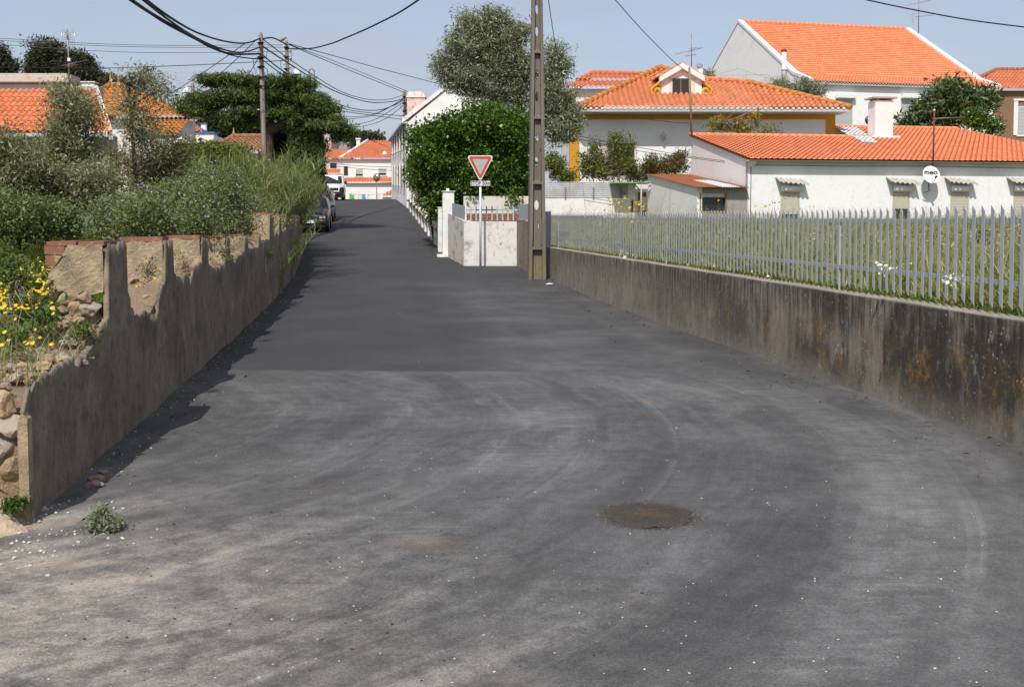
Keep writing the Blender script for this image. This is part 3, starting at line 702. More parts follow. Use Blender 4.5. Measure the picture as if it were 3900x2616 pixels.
# rubble stone bank continuing left of the broken end
bank = thing('rubble_bank', 'rough yellow stone rubble facing beside the broken end of the wall', 'rubble', (-3.6, 5.75, 0))
mb = MB(); V = []; nx_, nz_ = 40, 14
for j in range(nz_):
    for i in range(nx_):
        x = -7.0 + (float(lwx(5.7)) - .38 + 7.0) * i / (nx_ - 1); z = -.1 + .82 * j / (nz_ - 1)
        V.append((x, 5.78 + .06 * math.sin(x * 6 + z * 9) + rj.uniform(-.03, .03) + max(0, z) * .12, z + rj.uniform(-.015, .015)))
for i in range(nx_):
    x = V[i][0]; V.append((x, 6.3, .70 + rj.uniform(-.03, .03)))
F = [(j * nx_ + i, j * nx_ + i + 1, (j + 1) * nx_ + i + 1, (j + 1) * nx_ + i) for j in range(nz_) for i in range(nx_ - 1)]
mb.add(V, F); mb.build('mortar', MT['rubble_mortar'], bank)
st = MB(); z = 0.05
while z < .70:
    x = float(lwx(5.7)) - .42 - rj.uniform(0, .08)
    hh = rj.uniform(.05, .11)
    while x > -6.5:
        r = rj.uniform(.07, .20); st.stone((x - r, 5.80 + rj.uniform(-.03, .04), z + rj.uniform(-.02, .02)), (r * 1.25, .12, hh * rj.uniform(1.1, 1.5)), .3, 3); x -= r * rj.uniform(1.7, 2.1)
    z += hh * 1.7
for k in range(150):
    r = rj.uniform(.012, .04); st.stone((rj.uniform(-5.2, float(lwx(5.7)) - .1), rj.uniform(5.9, 6.9), .72 + rj.uniform(-.01, .03)), (r * 1.4, r * 1.3, r), .3, 1)
tag(st.build('stonework', MT['rubble_stone'], bank), kind='stuff')

# ------------------------------------------------------------------ right wall + palisade fence
rw = thing('roadside_wall', 'long low stained concrete wall with dark drip streaks under the grey fence', 'wall', (RW1.x, RW1.y, 0))
DIR = (RW0 - RW1).normalized(); NRM = Vector((DIR.y, -DIR.x, 0));
if NRM.x < 0: NRM = -NRM                        # towards the field
def rwp(s, d, z): p = RW1 + DIR * s + NRM * d; return Vector((p.x, p.y, z))
def wtop(y): return .875 + .0099 * y
LEN = (RW0 - RW1).length + 5.0
mb = MB(); V = []; ss = np.arange(0, LEN + .01, .5)
for s in ss:
    y = rwp(s, 0, 0).y; zt = wtop(y) + .004 * math.sin(s * 3)
    V += [rwp(s, 0, float(prof(y)) - .15), rwp(s, 0, zt - .012), rwp(s, .012, zt), rwp(s, .15, zt + .003), rwp(s, .16, zt - .01), rwp(s, .16, float(prof(y)) - .15)]
F = [(i * 6 + k, (i + 1) * 6 + k, (i + 1) * 6 + k + 1, i * 6 + k + 1) for i in range(len(ss) - 1) for k in range(5)] + [(0, 1, 2, 3, 4, 5)]
mb.add(V, F); mb.build('wall_body', MT['stained_concrete'], rw)

fence = thing('palisade_fence', 'long grey metal palisade fence with slant cut pickets on the stained wall', 'fence', (RW1.x, RW1.y, 1.1))
ftop = lambda y: 1.6 + (870 - (808 - (W(0, 0, 1).x * 0) - 0)) / 4000 * 1.0
def fz_top(y): return float(np.interp(y, [2, 7.6, 12, 18, 26.3], [1.76, 1.775, 1.81, 1.88, 1.985]))
def fz_bot(y): return wtop(y) + .055
mb = MB()
for f in (.24, .84):
    s0 = np.arange(0.05, LEN, 1.0); V = []
    for s in s0:
        y = rwp(s, 0, 0).y; z = fz_bot(y) + (fz_top(y) - fz_bot(y)) * f
        V += [rwp(s, .075, z - .018), rwp(s, .075, z + .018), rwp(s, .095, z + .018), rwp(s, .095, z - .018)]
    MBF = [(i * 4 + k, (i + 1) * 4 + k, (i + 1) * 4 + (k + 1) % 4, i * 4 + (k + 1) % 4) for i in range(len(s0) - 1) for k in range(4)]
    mr = MB(); mr.add(V, MBF); mr.build('rail', MT['galva'], fence)
def picket_mesh(s, mb, wd=.045, th=.006):
    y = rwp(s, 0, 0).y; zt, zb = fz_top(y), fz_bot(y)
    # bar turned a little toward the camera
    a = rwp(s - wd / 2, .055, 0); b = rwp(s + wd / 2, .054, 0)
    n = Vector((-.9, -.42, 0)) * th
    mb.solid([Vector((a.x, a.y, zb + .03)), Vector((a.x, a.y, zt)), Vector((b.x, b.y, zt - .045)), Vector((b.x, b.y, zb - .01))], n)
s = LEN - .02; idx = 0; rest = MB()
post_s = [(RW1.y - yy) / -DIR.y for yy in (27.0,)]; posts = [.9 + 3.0 * k for k in range(9)]
while s > .1:
    # 100 nearest in view as parts
    y = rwp(s, 0, 0).y
    if y > 7.2 and idx < 100:
        m1 = MB(); picket_mesh(s, m1); m1.build('picket', MT['galva'], fence); idx += 1
    else: picket_mesh(s, rest)
    s -= .123
tag(rest.build('picket', MT['galva'], fence), kind='stuff')
for sp in posts:
    y = rwp(sp, 0, 0).y; m1 = MB()
    a = rwp(sp, .085, 0); m1.box(a.x - .008, a.x + .008, a.y - .012, a.y + .012, wtop(y) - .05, fz_top(y) - .04)
    m1.build('post', MT['galva'], fence)

# ------------------------------------------------------------------ concrete pole
pb = W(2044, 1064, 25.6); pb.z = float(prof(25.6))
cp = thing('concrete_pole', 'tall tapered concrete utility pole with holes standing at the wall corner', 'utility pole', pb)
FRP = FR(pb, R(8)); TOPZ = 8.7
def hw(z): return .215 - .0132 * z
fl = MB(FRP)
for sg in (-1, 1):
    V = []
    for z in (-.15, TOPZ):
        o_, i_ = hw(z) * sg, (hw(z) - (.085 - .003 * z)) * sg
        V += [(o_, -.12 + .004 * z, z), (i_, -.12 + .004 * z, z), (i_, .12 - .004 * z, z), (o_, .12 - .004 * z, z)]
    fl.add(V, [(0, 1, 2, 3), (4, 5, 6, 7)] + [(k, (k + 1) % 4, (k + 1) % 4 + 4, k + 4) for k in range(4)])
zz = lambda py: W(2044, py, 25.6).z - pb.z
BARS = [zz(q) for q in (945, 697, 449, 200, -48, -296)]
HOLES = [(861, 781), (617, 528), (369, 284), (120, 36), (-130, -214)]
def wx(z): return hw(z) - (.085 - .003 * z) + .01
def plate_hole(mb, z0, z1, cz, rx, rz, y0, y1, n=20):
    V = []; F = []
    for y in (y0, y1):
        for k in range(n):
            a = 2 * math.pi * k / n; V.append((rx * math.cos(a), y, cz + rz * math.sin(a)))
        for k in range(n):
            a = 2 * math.pi * k / n; ca, sa = math.cos(a), math.sin(a); m_ = max(abs(ca), abs(sa)); zq = cz + (sa / m_) * ((z1 - cz) if sa > 0 else (cz - z0))
            V.append((ca / m_ * wx(zq), y, zq))
    for b in (0, 2 * n):
        for k in range(n): F.append((b + k, b + (k + 1) % n, b + n + (k + 1) % n, b + n + k))
    for k in range(n): F.append((k, (k + 1) % n, 2 * n + (k + 1) % n, 2 * n + k))
    mb.add(V, F)
prev = BARS[0]
fl.add([(-wx(0), .0, -.15), (wx(0), .0, -.15), (wx(0), .07, -.15), (-wx(0), .07, -.15), (-wx(BARS[0]), .0, BARS[0]), (wx(BARS[0]), .0, BARS[0]), (wx(BARS[0]), .07, BARS[0]), (-wx(BARS[0]), .07, BARS[0])],
       [(0, 1, 5, 4), (1, 2, 6, 5), (2, 3, 7, 6), (3, 0, 4, 7)])
for i in range(5):
    z0, z1 = BARS[i], BARS[i + 1]; h1, h2 = zz(HOLES[i][0]), zz(HOLES[i][1]); mid = (h1 + h2) / 2
    sc_ = wx(z0) * .46
    plate_hole(fl, z0, mid, h1, sc_, .12, .0, .07); plate_hole(fl, mid, z1, h2, sc_ * .95, .12, .0, .07)
fl.build('shaft', MT['concrete_pole'], cp)
for z in BARS:
    m1 = MB(FRP); m1.box(-wx(z) - .01, wx(z) + .01, -.118 + .004 * z, .1 - .004 * z, z - .035, z + .03); b_ = m1.build('crossbar', MT['concrete_pole'], cp)
    if z > BARS[0]:
        m1 = MB(FRP); m1.stone((.0, -.06, z + .03), (wx(z) * .85, .04, .018), .3, 2); m1.build('lichen', MT['lichen_yellow'], b_)

# ------------------------------------------------------------------ yield sign
sb = W(1830, 1017, 28.05); sb.z = float(prof(28.05))
sg = thing('yield_sign', 'red and white yield triangle sign above a STOP 50m plate on white post', 'road sign', sb)
fs = FR((sb.x, sb.y - .03, 0), R(-2))
k_ = 28.05 / FPX
def tri(w, h, r, zt, n=6):                      # rounded inverted triangle
    cs = [Vector((-w / 2, 0, zt)), Vector((w / 2, 0, zt)), Vector((0, 0, zt - h))]; out = []
    cen = sum(cs, Vector()) / 3
    for i in range(3):
        p, a, b = cs[i], (cs[i - 1] - cs[i]).normalized(), (cs[(i + 1) % 3] - cs[i]).normalized()
        ha = math.acos(max(-1, min(1, a.dot(b)))) / 2; d = r / math.tan(ha); c_ = p + (a + b).normalized() * (r / math.sin(ha))
        s_ = p + a * d - c_; e_ = p + b * d - c_
        for q in range(n + 1):
            v_ = s_.lerp(e_, q / n); v_ = v_.normalized() * r; out.append((c_.x + v_.x, c_.z + v_.z))
    return out
zt = W(1830, 593, 28.05).z; TW = 104 * k_; TH = 100 * k_
m1 = MB(FR((sb.x, sb.y, 0))); m1.tube([(0, 0, sb.z - .1), (0, 0, zt - TH * .25)], .031, 12); m1.build('post', MT['pole_white'], sg)
mb = MB(fs); mb.prism(tri(TW, TH, .055, zt), -.012, .008); pl = mb.build('triangle_plate', MT['sign_white'], sg)
mb = MB(fs); mb.prism(tri(TW - .085, TH - .075, .045, zt - .027), -.0145, -.012); mb.build('red_border', MT['sign_red'], pl)
mb = MB(fs); mb.prism(tri(TW - .30, TH - .27, .018, zt - .095), -.017, -.0145); mb.build('white_field', MT['sign_grey'], pl)
pz0, pz1 = W(1830, 710, 28.05).z, W(1830, 688.5, 28.05).z; pwid = 78 * k_
def rrect(x0, x1, z0, z1, r, n=4):
    out = []
    for cx, cz, a0 in ((x1 - r, z1 - r, 0), (x0 + r, z1 - r, 90), (x0 + r, z0 + r, 180), (x1 - r, z0 + r, 270)):
        for q in range(n + 1): a = R(a0 + 90 * q / n); out.append((cx + r * math.cos(a), cz + r * math.sin(a)))
    return out
mb = MB(fs); mb.prism(rrect(-pwid / 2, pwid / 2, pz0, pz1, .03), -.012, .008); p2 = mb.build('distance_plate', MT['black_paint'], sg)
mb = MB(fs); mb.prism(rrect(-pwid / 2 + .012, pwid / 2 - .012, pz0 + .012, pz1 - .012, .02), -.0145, -.012); mb.build('white_field', MT['sign_white'], p2)
text_obj('lettering', 'STOP 50m', .132, MT['black_paint'], fs @ Matrix.Translation((0, -.0165, (pz0 + pz1) / 2)), p2, .88, .0012, .003)

# ------------------------------------------------------------------ corner wall, side stub, gate pillars, railings
YC = 28.45
cA, cB = W(1767, 1016, YC), W(1968, 1018, YC); zt_ = W(1860, 844, YC).z
cw = thing('corner_wall', 'patchy white rendered corner wall behind the yield sign', 'wall', (cA.x, YC, .5))
mb = MB()
back = W(1706, 985, 30.6); bz = W(1690, 820, 30.6).z
mb.solid([(cA.x, YC, .2), (cB.x, YC, .2), (cB.x, YC, zt_), (cA.x, YC, zt_ + .01)], (0, .2, 0)); mb.build('front_face', MT['white_corner'], cw)
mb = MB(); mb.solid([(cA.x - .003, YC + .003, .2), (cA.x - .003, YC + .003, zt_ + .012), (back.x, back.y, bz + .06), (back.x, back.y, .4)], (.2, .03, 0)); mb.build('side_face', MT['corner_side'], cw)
e1 = W(2016, 1044, 26.75)
mb = MB(); mb.solid([(cB.x + .004, YC + .01, .2), (cB.x + .004, YC + .01, zt_ - .01), (e1.x + .06, 26.55, zt_ + .02), (e1.x + .06, 26.55, .1)], (.16, .07, 0))
mb.solid([(e1.x + .03, 26.60, .1), (RW1.x - .02, 26.36, .1), (RW1.x - .02, 26.36, 1.125), (e1.x + .03, 26.60, 1.125)], (.08, .2, 0)); mb.build('stub_wall', MT['brown_cement'], cw)
# little picket railing on the corner wall
rail = thing('picket_railing', 'short grey picket railing with sheet panels on the white corner wall', 'railing', (cA.x, YC + .1, zt_))
mb = MB()
for px in (1793, 1813, 1833, 1853, 1874, 1894, 1914, 1935, 1955):
    p = W(px, 786, YC + .1); q = MB(); q.solid([(p.x - .02, YC + .08, zt_ + .04), (p.x - .02, YC + .08, p.z + .02), (p.x + .02, YC + .08, p.z - .02), (p.x + .02, YC + .08, zt_ + .02)], (0, .008, 0)); q.build('picket', MT['galva'], rail)
a, b = W(1774, 800, YC + .1), W(1972, 799, YC + .1)
q = MB(); q.box(a.x, b.x, YC + .092, YC + .112, a.z - .02, a.z + .02); q.build('rail', MT['galva'], rail)
q = MB(); q.box(a.x - .02, a.x + .02, YC + .06, YC + .1, zt_, W(0, 784, YC).z); q.build('post', MT['gate_white'], rail)
l0, l1 = W(1722, 774, 29.9), W(1772, 786, YC + .15)
q = MB(); q.solid([(l0.x, l0.y, l0.z), (l1.x, l1.y, l1.z), (l1.x, l1.y, zt_ + .03), (l0.x, l0.y, zt_ + .08)], (.02, .02, 0)); q.build('panel', MT['galva_panel'], rail)
r0, r1 = W(1974, 783, YC + .1), W(2012, 776, 27.2)
q = MB(); q.solid([(r0.x, r0.y, r0.z), (r1.x, r1.y, r1.z), (r1.x, r1.y, zt_ + .03), (r0.x, r0.y, zt_ + .03)], (.02, .02, 0)); q.build('panel', MT['galva_panel'], rail)
# dark sheet panel where the long fence starts
q = MB(); a = W(2074, 806, 26.45); b = W(2096, 806, 26.2); q.solid([(a.x, a.y, 1.13), (b.x, b.y, 1.13), (b.x, b.y, b.z), (a.x, a.y, a.z)], (.02, .03, 0)); q.build('end_panel', MT['galva_panel'], fence)
# gate pillars
gp = W(1707, 972, 31.0); gp.z = float(prof(31.0))
g1 = thing('gate_pillar', 'tall white peeling gate pillar at the end of the corner wall', 'pillar', gp)
fg = FR(gp, R(7)); s_ = 31.0 / FPX
mb = MB(fg); mb.box(-.16, .17, -.17, .19, -.1, 243 * s_, .012); mb.build('shaft', MT['gate_white'], g1)
mb = MB(fg); mb.box(-.19, .2, -.2, .22, 243 * s_, 243 * s_ + .02); mb.box(-.05, .03, -.05, .03, 243 * s_ + .02, 243 * s_ + .10); mb.build('cap', MT['gate_white'], g1)
mb = MB(fg); mb.box(-.34, .26, -.36, .15, -.05, .05, .02); mb.build('foot', MT['gate_white'], g1)
gp2 = W(1681, 965, 32.4); gp2.z = float(prof(32.4)); fg2 = FR(gp2, R(7))
g2 = thing('gate_pillar', 'shorter slim white gate pillar beside the tall peeling one', 'pillar', gp2)
mb = MB(fg2); mb.box(-.10, .11, -.12, .14, -.1, 1.34, .01); mb.build('shaft', MT['gate_white'], g2)
mb = MB(fg2); mb.box(-.115, .125, -.135, .155, 1.34, 1.37); mb.build('cap', MT['gate_white'], g2)
# stepped wall along the street
sw = thing('stepped_wall', 'white stepped garden wall with ochre ledges running up the street', 'wall', (-2.9, 35, 1))
def swp(Y, d, z): return Vector((RDX * Y + 2.15 + d, Y, z))
Y0 = 33.4; st_y = [33.4, 35.2, 37.2, 39.4, 41.8, 44.4, 47.2, 50.4, 54., 58., 62.]
for i in range(len(st_y) - 1):
    a, b = st_y[i], st_y[i + 1]; z0 = float(prof(a)); z1 = float(prof(b)); zm = (z0 + z1) / 2
    q = MB(); q.solid([swp(a, -.06, z0 - .2), swp(a, .26, z0 - .2), swp(a, .26, z0 + 1.34), swp(a, -.06, z0 + 1.34)], swp(a + .55, 0, 0) - swp(a, 0, 0)); q.build('pilaster', MT['gate_white'], sw)
    dv = swp(b, 0, 0) - swp(a + .55, 0, 0)
    q = MB(); q.solid([swp(a + .55, 0.0, z0 - .2), swp(a + .55, .2, z0 - .2), swp(a + .55, .2, zm + .55), swp(a + .55, 0.0, zm + .55)], dv); q.build('lower_panel', MT['stone_trim'], sw)
    q = MB(); q.solid([swp(a + .55, -.10, zm + .55), swp(a + .55, .2, zm + .55), swp(a + .55, .2, zm + .62), swp(a + .55, -.10, zm + .62)], dv); q.build('ledge', MT['terracotta'], sw)
    q = MB(); q.solid([swp(a + .55, .05, zm + .62), swp(a + .55, .2, zm + .62), swp(a + .55, .2, zm + 1.05), swp(a + .55, .05, zm + 1.05)], dv * .9); q.build('upper_panel', MT['gate_white'], sw)
# yard wall and brick stack behind the corner
yw = MB(FR(W(1890, 800, 32.2), 0)); yw.box(-1.0, 1.3, 0, .15, -1.2, .42)
tag(yw.build('yard_wall', MT['stone_trim']), 'cream yard wall under the ivy behind the picket railing', 'wall')
bk = MB(); bk.box(-1.02, .72, .02, .10, -.3, .21)
for r_ in range(3):
    for i in range(7): bk.box(-1.0 + i * .24 + (r_ % 2) * .1, -.765 + i * .24 + (r_ % 2) * .1, rj.uniform(-.02, .02), .11, r_ * .075, r_ * .075 + .068)
bk.fr = None; p = W(1895, 838, 30.6)
for i in range(len(bk.v)): bk.v[i] = bk.v[i] + Vector((p.x + .1, 30.6, p.z - .03))
tag(bk.build('brick_stack', MT['red_brick']), 'low stack of red bricks behind the picket railing', 'bricks')
# ------------------------------------------------------------------ buildings
CAMP = Vector((0, 0, EYE))
def hit(px, py, p0, n):
    r = W(px, py, 1.0) - CAMP; t = n.dot(Vector(p0) - CAMP) / n.dot(r); return CAMP + r * t
def loc(fr, px, py, yl=0.):
    """photo pixel -> local x,z on the plane local y = yl of frame fr"""
    n = (fr.to_3x3() @ Vector((0, 1, 0))); p = hit(px, py, fr @ Vector((0, yl, 0)), n); q = fr.inverted() @ p
    return q.x, q.z
def tile_roof(poly, m, parent, name='roof', tw=.22, ch=.36, amp=.05, spt=8, org=None, step=.028, udir=None):
    P = [Vector(p) for p in poly]; u = (P[1] - P[0]).normalized(); n = u.cross(P[-1] - P[0]).normalized()
    if udir is not None: u = Vector(udir).normalized()
    if n.z < 0: n = -n
    v = n.cross(u); 
    if v.z < 0: v = -v
    o = Vector(org) if org is not None else P[0]
    uv = np.array([((p - o).dot(u), (p - o).dot(v)) for p in P])
    u0, v0 = uv.min(0); u1, v1 = uv.max(0)
    k0, k1 = int(math.floor(v0 / ch + 1e-6)), int(math.ceil(v1 / ch)); i0, i1 = int(math.floor(u0 / tw * spt)), int(math.ceil(u1 / tw * spt))
    U = np.arange(i0, i1 + 1) / spt; fr_ = U - np.floor(U)
    cap = np.where(np.abs(fr_ - .5) < .30, np.sqrt(np.clip(1 - ((fr_ - .5) / .30) ** 2, 0, 1)), 0) * amp
    pan = -np.where(np.abs(fr_ - .5) >= .30, np.sin((np.abs(fr_ - .5) - .30) / .20 * math.pi / 2), 0) * amp * .45
    pr = cap + pan
    if m in (MT['tile_new'], MT['tile_white']): pr = amp * .9 * np.where(np.abs(fr_ - .5) < .26, .5 + .5 * np.cos(np.pi * (fr_ - .5) / .26), 0)
    rows = []
    for k in range(k0, k1 + 1): rows += [(k * ch, step, k), ((k + 1) * ch + .17, -.012 - step * .4, k + .98)]
    nu = len(U); V = np.zeros((len(rows), nu, 3)); UV = np.zeros((len(rows), nu, 2))
    o_, u_, v_, n_ = (np.array(q) for q in (o, u, v, n))
    for r, (vv, h, kk) in enumerate(rows):
        jit = .004 * np.sin(np.floor(U) * 12.9 + kk * 7.1)
        V[r] = o_ + np.outer(U * tw, u_) + v_ * vv + np.outer(pr + h + jit + .03, n_); UV[r, :, 0] = U; UV[r, :, 1] = kk + .01
    nr = len(rows); idx = np.arange(nr * nu).reshape(nr, nu)
    F = np.stack([idx[0::2, :-1], idx[0::2, 1:], idx[1::2, 1:], idx[1::2, :-1]], -1).reshape(-1, 4)
    me = npmesh(name, V.reshape(-1, 3), F); l = me.uv_layers.new(name='UVMap')
    l.data.foreach_set('uv', UV.reshape(-1, 2)[F.ravel()].astype(np.float32).ravel())
    bm = bmesh.new(); bm.from_mesh(me)
    N_ = len(P); cen = sum(P, Vector()) / N_
    for i in range(N_):
        a, b = P[i], P[(i + 1) % N_]
        if i == 0: a = a - v * .0; b = b - v * .0
        pn = (b - a).cross(n).normalized()
        if pn.dot(cen - a) > 0: pn = -pn
        bmesh.ops.bisect_plane(bm, geom=bm.verts[:] + bm.edges[:] + bm.faces[:], plane_co=a, plane_no=pn, clear_outer=True, dist=1e-5)
    bm.to_mesh(me); bm.free()
    off = wloc(parent) if parent is not None else Vector()
    me.transform(Matrix.Translation(-off))
    return link(name, me, m, parent)
def ridge_caps(a, b, m, parent, r=.12, ln=.40, name='ridge_tiles'):
    a, b = Vector(a), Vector(b); d = (b - a); L_ = d.length; d.normalize(); n = max(1, int(L_ / ln)); mb = MB()
    for i in range(n):
        p = a + d * (L_ * i / n); q = a + d * (L_ * (i + 1) / n + .05)
        mb.tube([p, q], [r * 1.12, r * .92], 10)
    return mb.build(name, m, parent)
def eave_ends(a, b, m, parent, tw, name='eave_mortar', r=.06, dn=.02):
    a, b = Vector(a), Vector(b); d = (b - a); n = int(d.length / tw); d.normalize(); mb = MB()
    back = Vector((-d.y, d.x, 0)); 
    if back.y < 0: back = -back
    for i in range(n):
        c = a + d * (tw * (i + .5)) + Vector((0, 0, dn)); mb.tube([c - back * .015, c + back * .25], [r, r], 8)
    return mb.build(name, m, parent)
def window(parent, fr, x0, x1, z0, z1, shutter=None, frame='white_plastic', sill=True, slats=0, open_=0., deep=.06):
    q = MB(fr); q.box(x0, x1, -.006, .05, z0, z1); wdw = q.build('window', MT['window_dark'], parent)
    q = MB(fr); t = .05
    q.box(x0 - t, x0, -.02, .03, z0 - t, z1 + t); q.box(x1, x1 + t, -.02, .03, z0 - t, z1 + t); q.box(x0, x1, -.02, .03, z1, z1 + t); q.box(x0, x1, -.02, .03, z0 - t, z0)
    q.build('frame', MT[frame], wdw)
    if shutter:
        q = MB(fr); zb = z0 + (z1 - z0) * open_; n = slats or max(4, int((z1 - zb) / .06)); h = (z1 - zb) / n
        for i in range(n): q.box(x0 + .01, x1 - .01, -.022, -.008, zb + i * h, zb + (i + .82) * h)
        q.build('shutter', MT[shutter], wdw)
    if sill:
        q = MB(fr); q.box(x0 - .1, x1 + .1, -.07, .03, z0 - t - .05, z0 - t); q.build('sill', MT['stone_trim'], wdw)
    return wdw

# ---- low white house
Y = 42.0; c0 = W(2847, 800, Y); lf = FR((c0.x, Y, 0), math.atan2(1.6, 11))
lowh = thing('low_house', 'long low white house with bright orange tile roof beyond the field', 'house', (c0.x + 5, Y + 2, 1.6))
ze = loc(lf, 3300, 613, -.42)[1]; EL_ = 16.0
def lp(x, y, z): return lf @ Vector((x, y, z))
pA = lp(0, -.42, ze)
sl = None
rp_ = hit(2627, 516, lp(-.08, 0, 0), lf.to_3x3() @ Vector((1, 0, 0)))      # back top of the gable
q = lf.inverted() @ rp_; ry, rz = q.y, q.z; slope = (rz - ze) / (ry + .42)
nrm = (lp(1, -.42, ze) - pA).cross(lp(0, ry, rz) - pA)
xb = (lf.inverted() @ hit(3172, 487, pA, nrm)).x; rb_ = lf.inverted() @ hit(3420, 489, pA, nrm); ryb, rzb = rb_.y, rb_.z
tile_roof([lp(-.12, -.42, ze), lp(xb, -.42, ze), lp(xb, ry, rz), lp(-.12, ry, rz)], MT['tile_new'], lowh, 'roof', .235, .37, .034, 8, pA, .024)
tile_roof([lp(xb, -.42, ze), lp(EL_, -.42, ze), lp(EL_, ryb, rzb), lp(xb, ryb, rzb)], MT['tile_new'], lowh, 'roof', .235, .37, .034, 8, pA, .024)
ridge_caps(lp(-.1, ry, rz + .03), lp(xb, ry, rz + .03), MT['tile_new'], lowh, .10); ridge_caps(lp(xb, ryb, rzb + .03), lp(EL_, ryb, rzb + .03), MT['tile_new'], lowh, .10)
zg = 1.3
mb = MB(); dn_ = nrm.normalized() * (-.03 if nrm.z > 0 else .03)
for pl_ in ([lp(-.1, -.40, ze), lp(xb, -.40, ze), lp(xb, ry, rz), lp(-.1, ry, rz)], [lp(xb + .002, -.40, ze), lp(EL_, -.40, ze), lp(EL_, ryb, rzb), lp(xb + .002, ryb, rzb)]): mb.solid([p + dn_ * .2 for p in pl_], dn_)
mb.build('roof_deck', MT['timber'], lowh)
mb = MB(lf); mb.prism([(0, zg), (EL_, zg), (EL_, ze - .02), (0, ze - .02)], 0, .25); mb.build('front_wall', MT['white_wash'], lowh)
mb = MB(lf); mb.box(-.14, EL_, -.36, 0, ze - .05, ze - .015); mb.build('soffit', MT['soffit_grey'], lowh)
mb = MB(lf); mb.add([(0, .01, zg), (0, ry, zg), (0, ry, rz - .03), (0, -.3, ze - .04), (0, .01, ze - .3), (.25, .01, zg), (.25, ry, zg), (.25, ry, rz - .03), (.25, -.3, ze - .04), (.25, .01, ze - .3)],
    [(0, 1, 2, 3, 4), (9, 8, 7, 6, 5)] + [(k, (k + 1) % 5, (k + 1) % 5 + 5, k + 5) for k in range(5)]); mb.build('gable_wall', MT['white_gable'], lowh)
mb = MB(lf); mb.box(xb + .05, EL_, ryb - .2, ryb, zg, rzb - .08); mb.solid([(xb + .03, ry, zg), (xb + .03, ryb, zg), (xb + .03, ryb, rzb - .07), (xb + .03, ry, rz - .07)], (.2, 0, 0)); mb.box(0.2, xb, ry - .02, ry + .18, zg, rz - .05); mb.build('rear_wall', MT['white_worn'], lowh)
# white painted tiles beside the chimney
w1 = [hit(a, b, pA + nrm.normalized() * .035 * (1 if nrm.z > 0 else -1), nrm) for a, b in ((3285, 545), (3345, 548), (3262, 488), (3174, 488))]
tile_roof(w1, MT['tile_white'], lowh, 'painted_tiles', .235, .37, .034, 8, pA + nrm.normalized() * .035 * (1 if nrm.z > 0 else -1), .024, lp(1, 0, 0) - lp(0, 0, 0))
# chimney
ch_b = hit(3355, 525, pA, nrm); chq = lf.inverted() @ ch_b; kk = ch_b.y / FPX
cx = chq.x; zt = W(3355, 386, ch_b.y).z; hwid = 36 * kk
mb = MB(lf); mb.box(cx - hwid, cx + hwid, chq.y - .3, chq.y + .45, chq.z - .3, zt, .015); chm = mb.build('chimney', MT['chimney_white'], lowh)
mb = MB(lf); mb.box(cx - hwid - .14, cx + hwid + .14, chq.y - .42, chq.y + .57, zt + .09, zt + .16)
for dx in (-.32, .32):
    for dy in (-.25, .38): mb.box(cx + dx - .05, cx + dx + .05, chq.y + dy - .05, chq.y + dy + .05, zt, zt + .09)
mb.build('chimney_cap', MT['grey_cement'], chm)
mb = MB(lf); mb.prismz([(cx - hwid - .18, chq.y - .42), (cx + hwid + .3, chq.y - .42), (cx + hwid + .3, chq.y + .5), (cx - hwid - .18, chq.y + .5)], chq.z - .12, chq.z + .06); mb.build('chimney_base', MT['white_plastic'], chm)
# windows with roller boxes and corrugated hoods
for i, (a, b, op, hx0, hx1) in enumerate(((2977, 3042, .22, 2965, 3075), (3403, 3461, .42, 3390, 3500), (3623, 3687, 0, 3614, 3720), (3863, 3935, 0, 3852, 3965))):
    x0, z1 = loc(lf, a, 734, 0); x1 = loc(lf, b, 734, 0)[0]; z0 = loc(lf, a, 838, 0)[1]
    wn_ = window(lowh, lf, x0, x1, z0, z1 - .02, 'shutter_cream', 'shutter_cream', True, 18, op)
    q = MB(lf); zb0 = z1 + .03; q.lathe([(.14, x0 - .03), (.14, x1 + .06)], (0, -.10, zb0 + .14), 'x', 12); q.build('roller_box', MT['white_plastic'], wn_)
    hx0_, hz = loc(lf, hx0, 690, -.35); hx1_ = loc(lf, hx1, 690, -.35)[0]; n = 33; V = []
    for j, (yy, zz_) in enumerate(((0.0, hz + .17), (-.2, hz + .09), (-.42, hz - .02))):
        for k in range(n):
            u = k / (n - 1); V.append((hx0_ + (hx1_ - hx0_) * u + yy * -.1, yy, zz_ + .035 * math.sin(u * 2 * math.pi * 6) - .08 * u))
    F = [(j * n + k, j * n + k + 1, (j + 1) * n + k + 1, (j + 1) * n + k) for j in range(2) for k in range(n - 1)]
    V2 = [(x, y, z - .03) for x, y, z in V]; o_ = len(V)
    F2 = [tuple(o_ + t for t in f) for f in F] + [(2 * n + k, 2 * n + k + 1, o_ + 2 * n + k + 1, o_ + 2 * n + k) for k in range(n - 1)]
    q = MB(lf); q.add(V + V2, F + F2); q.build('window_hood', MT['fibro'], wn_)
mb = MB(lf); mb.tube([(0.05, -.02, ze - .18), (4, -.02, ze - .20), (8, -.02, ze - .17), (EL_, -.02, ze - .26)], .012, 5); mb.tube([(0.12, -.02, ze - .2), (.12, -.02, zg)], .015, 5); mb.build('wall_cable', MT['cable_grey'], lowh)
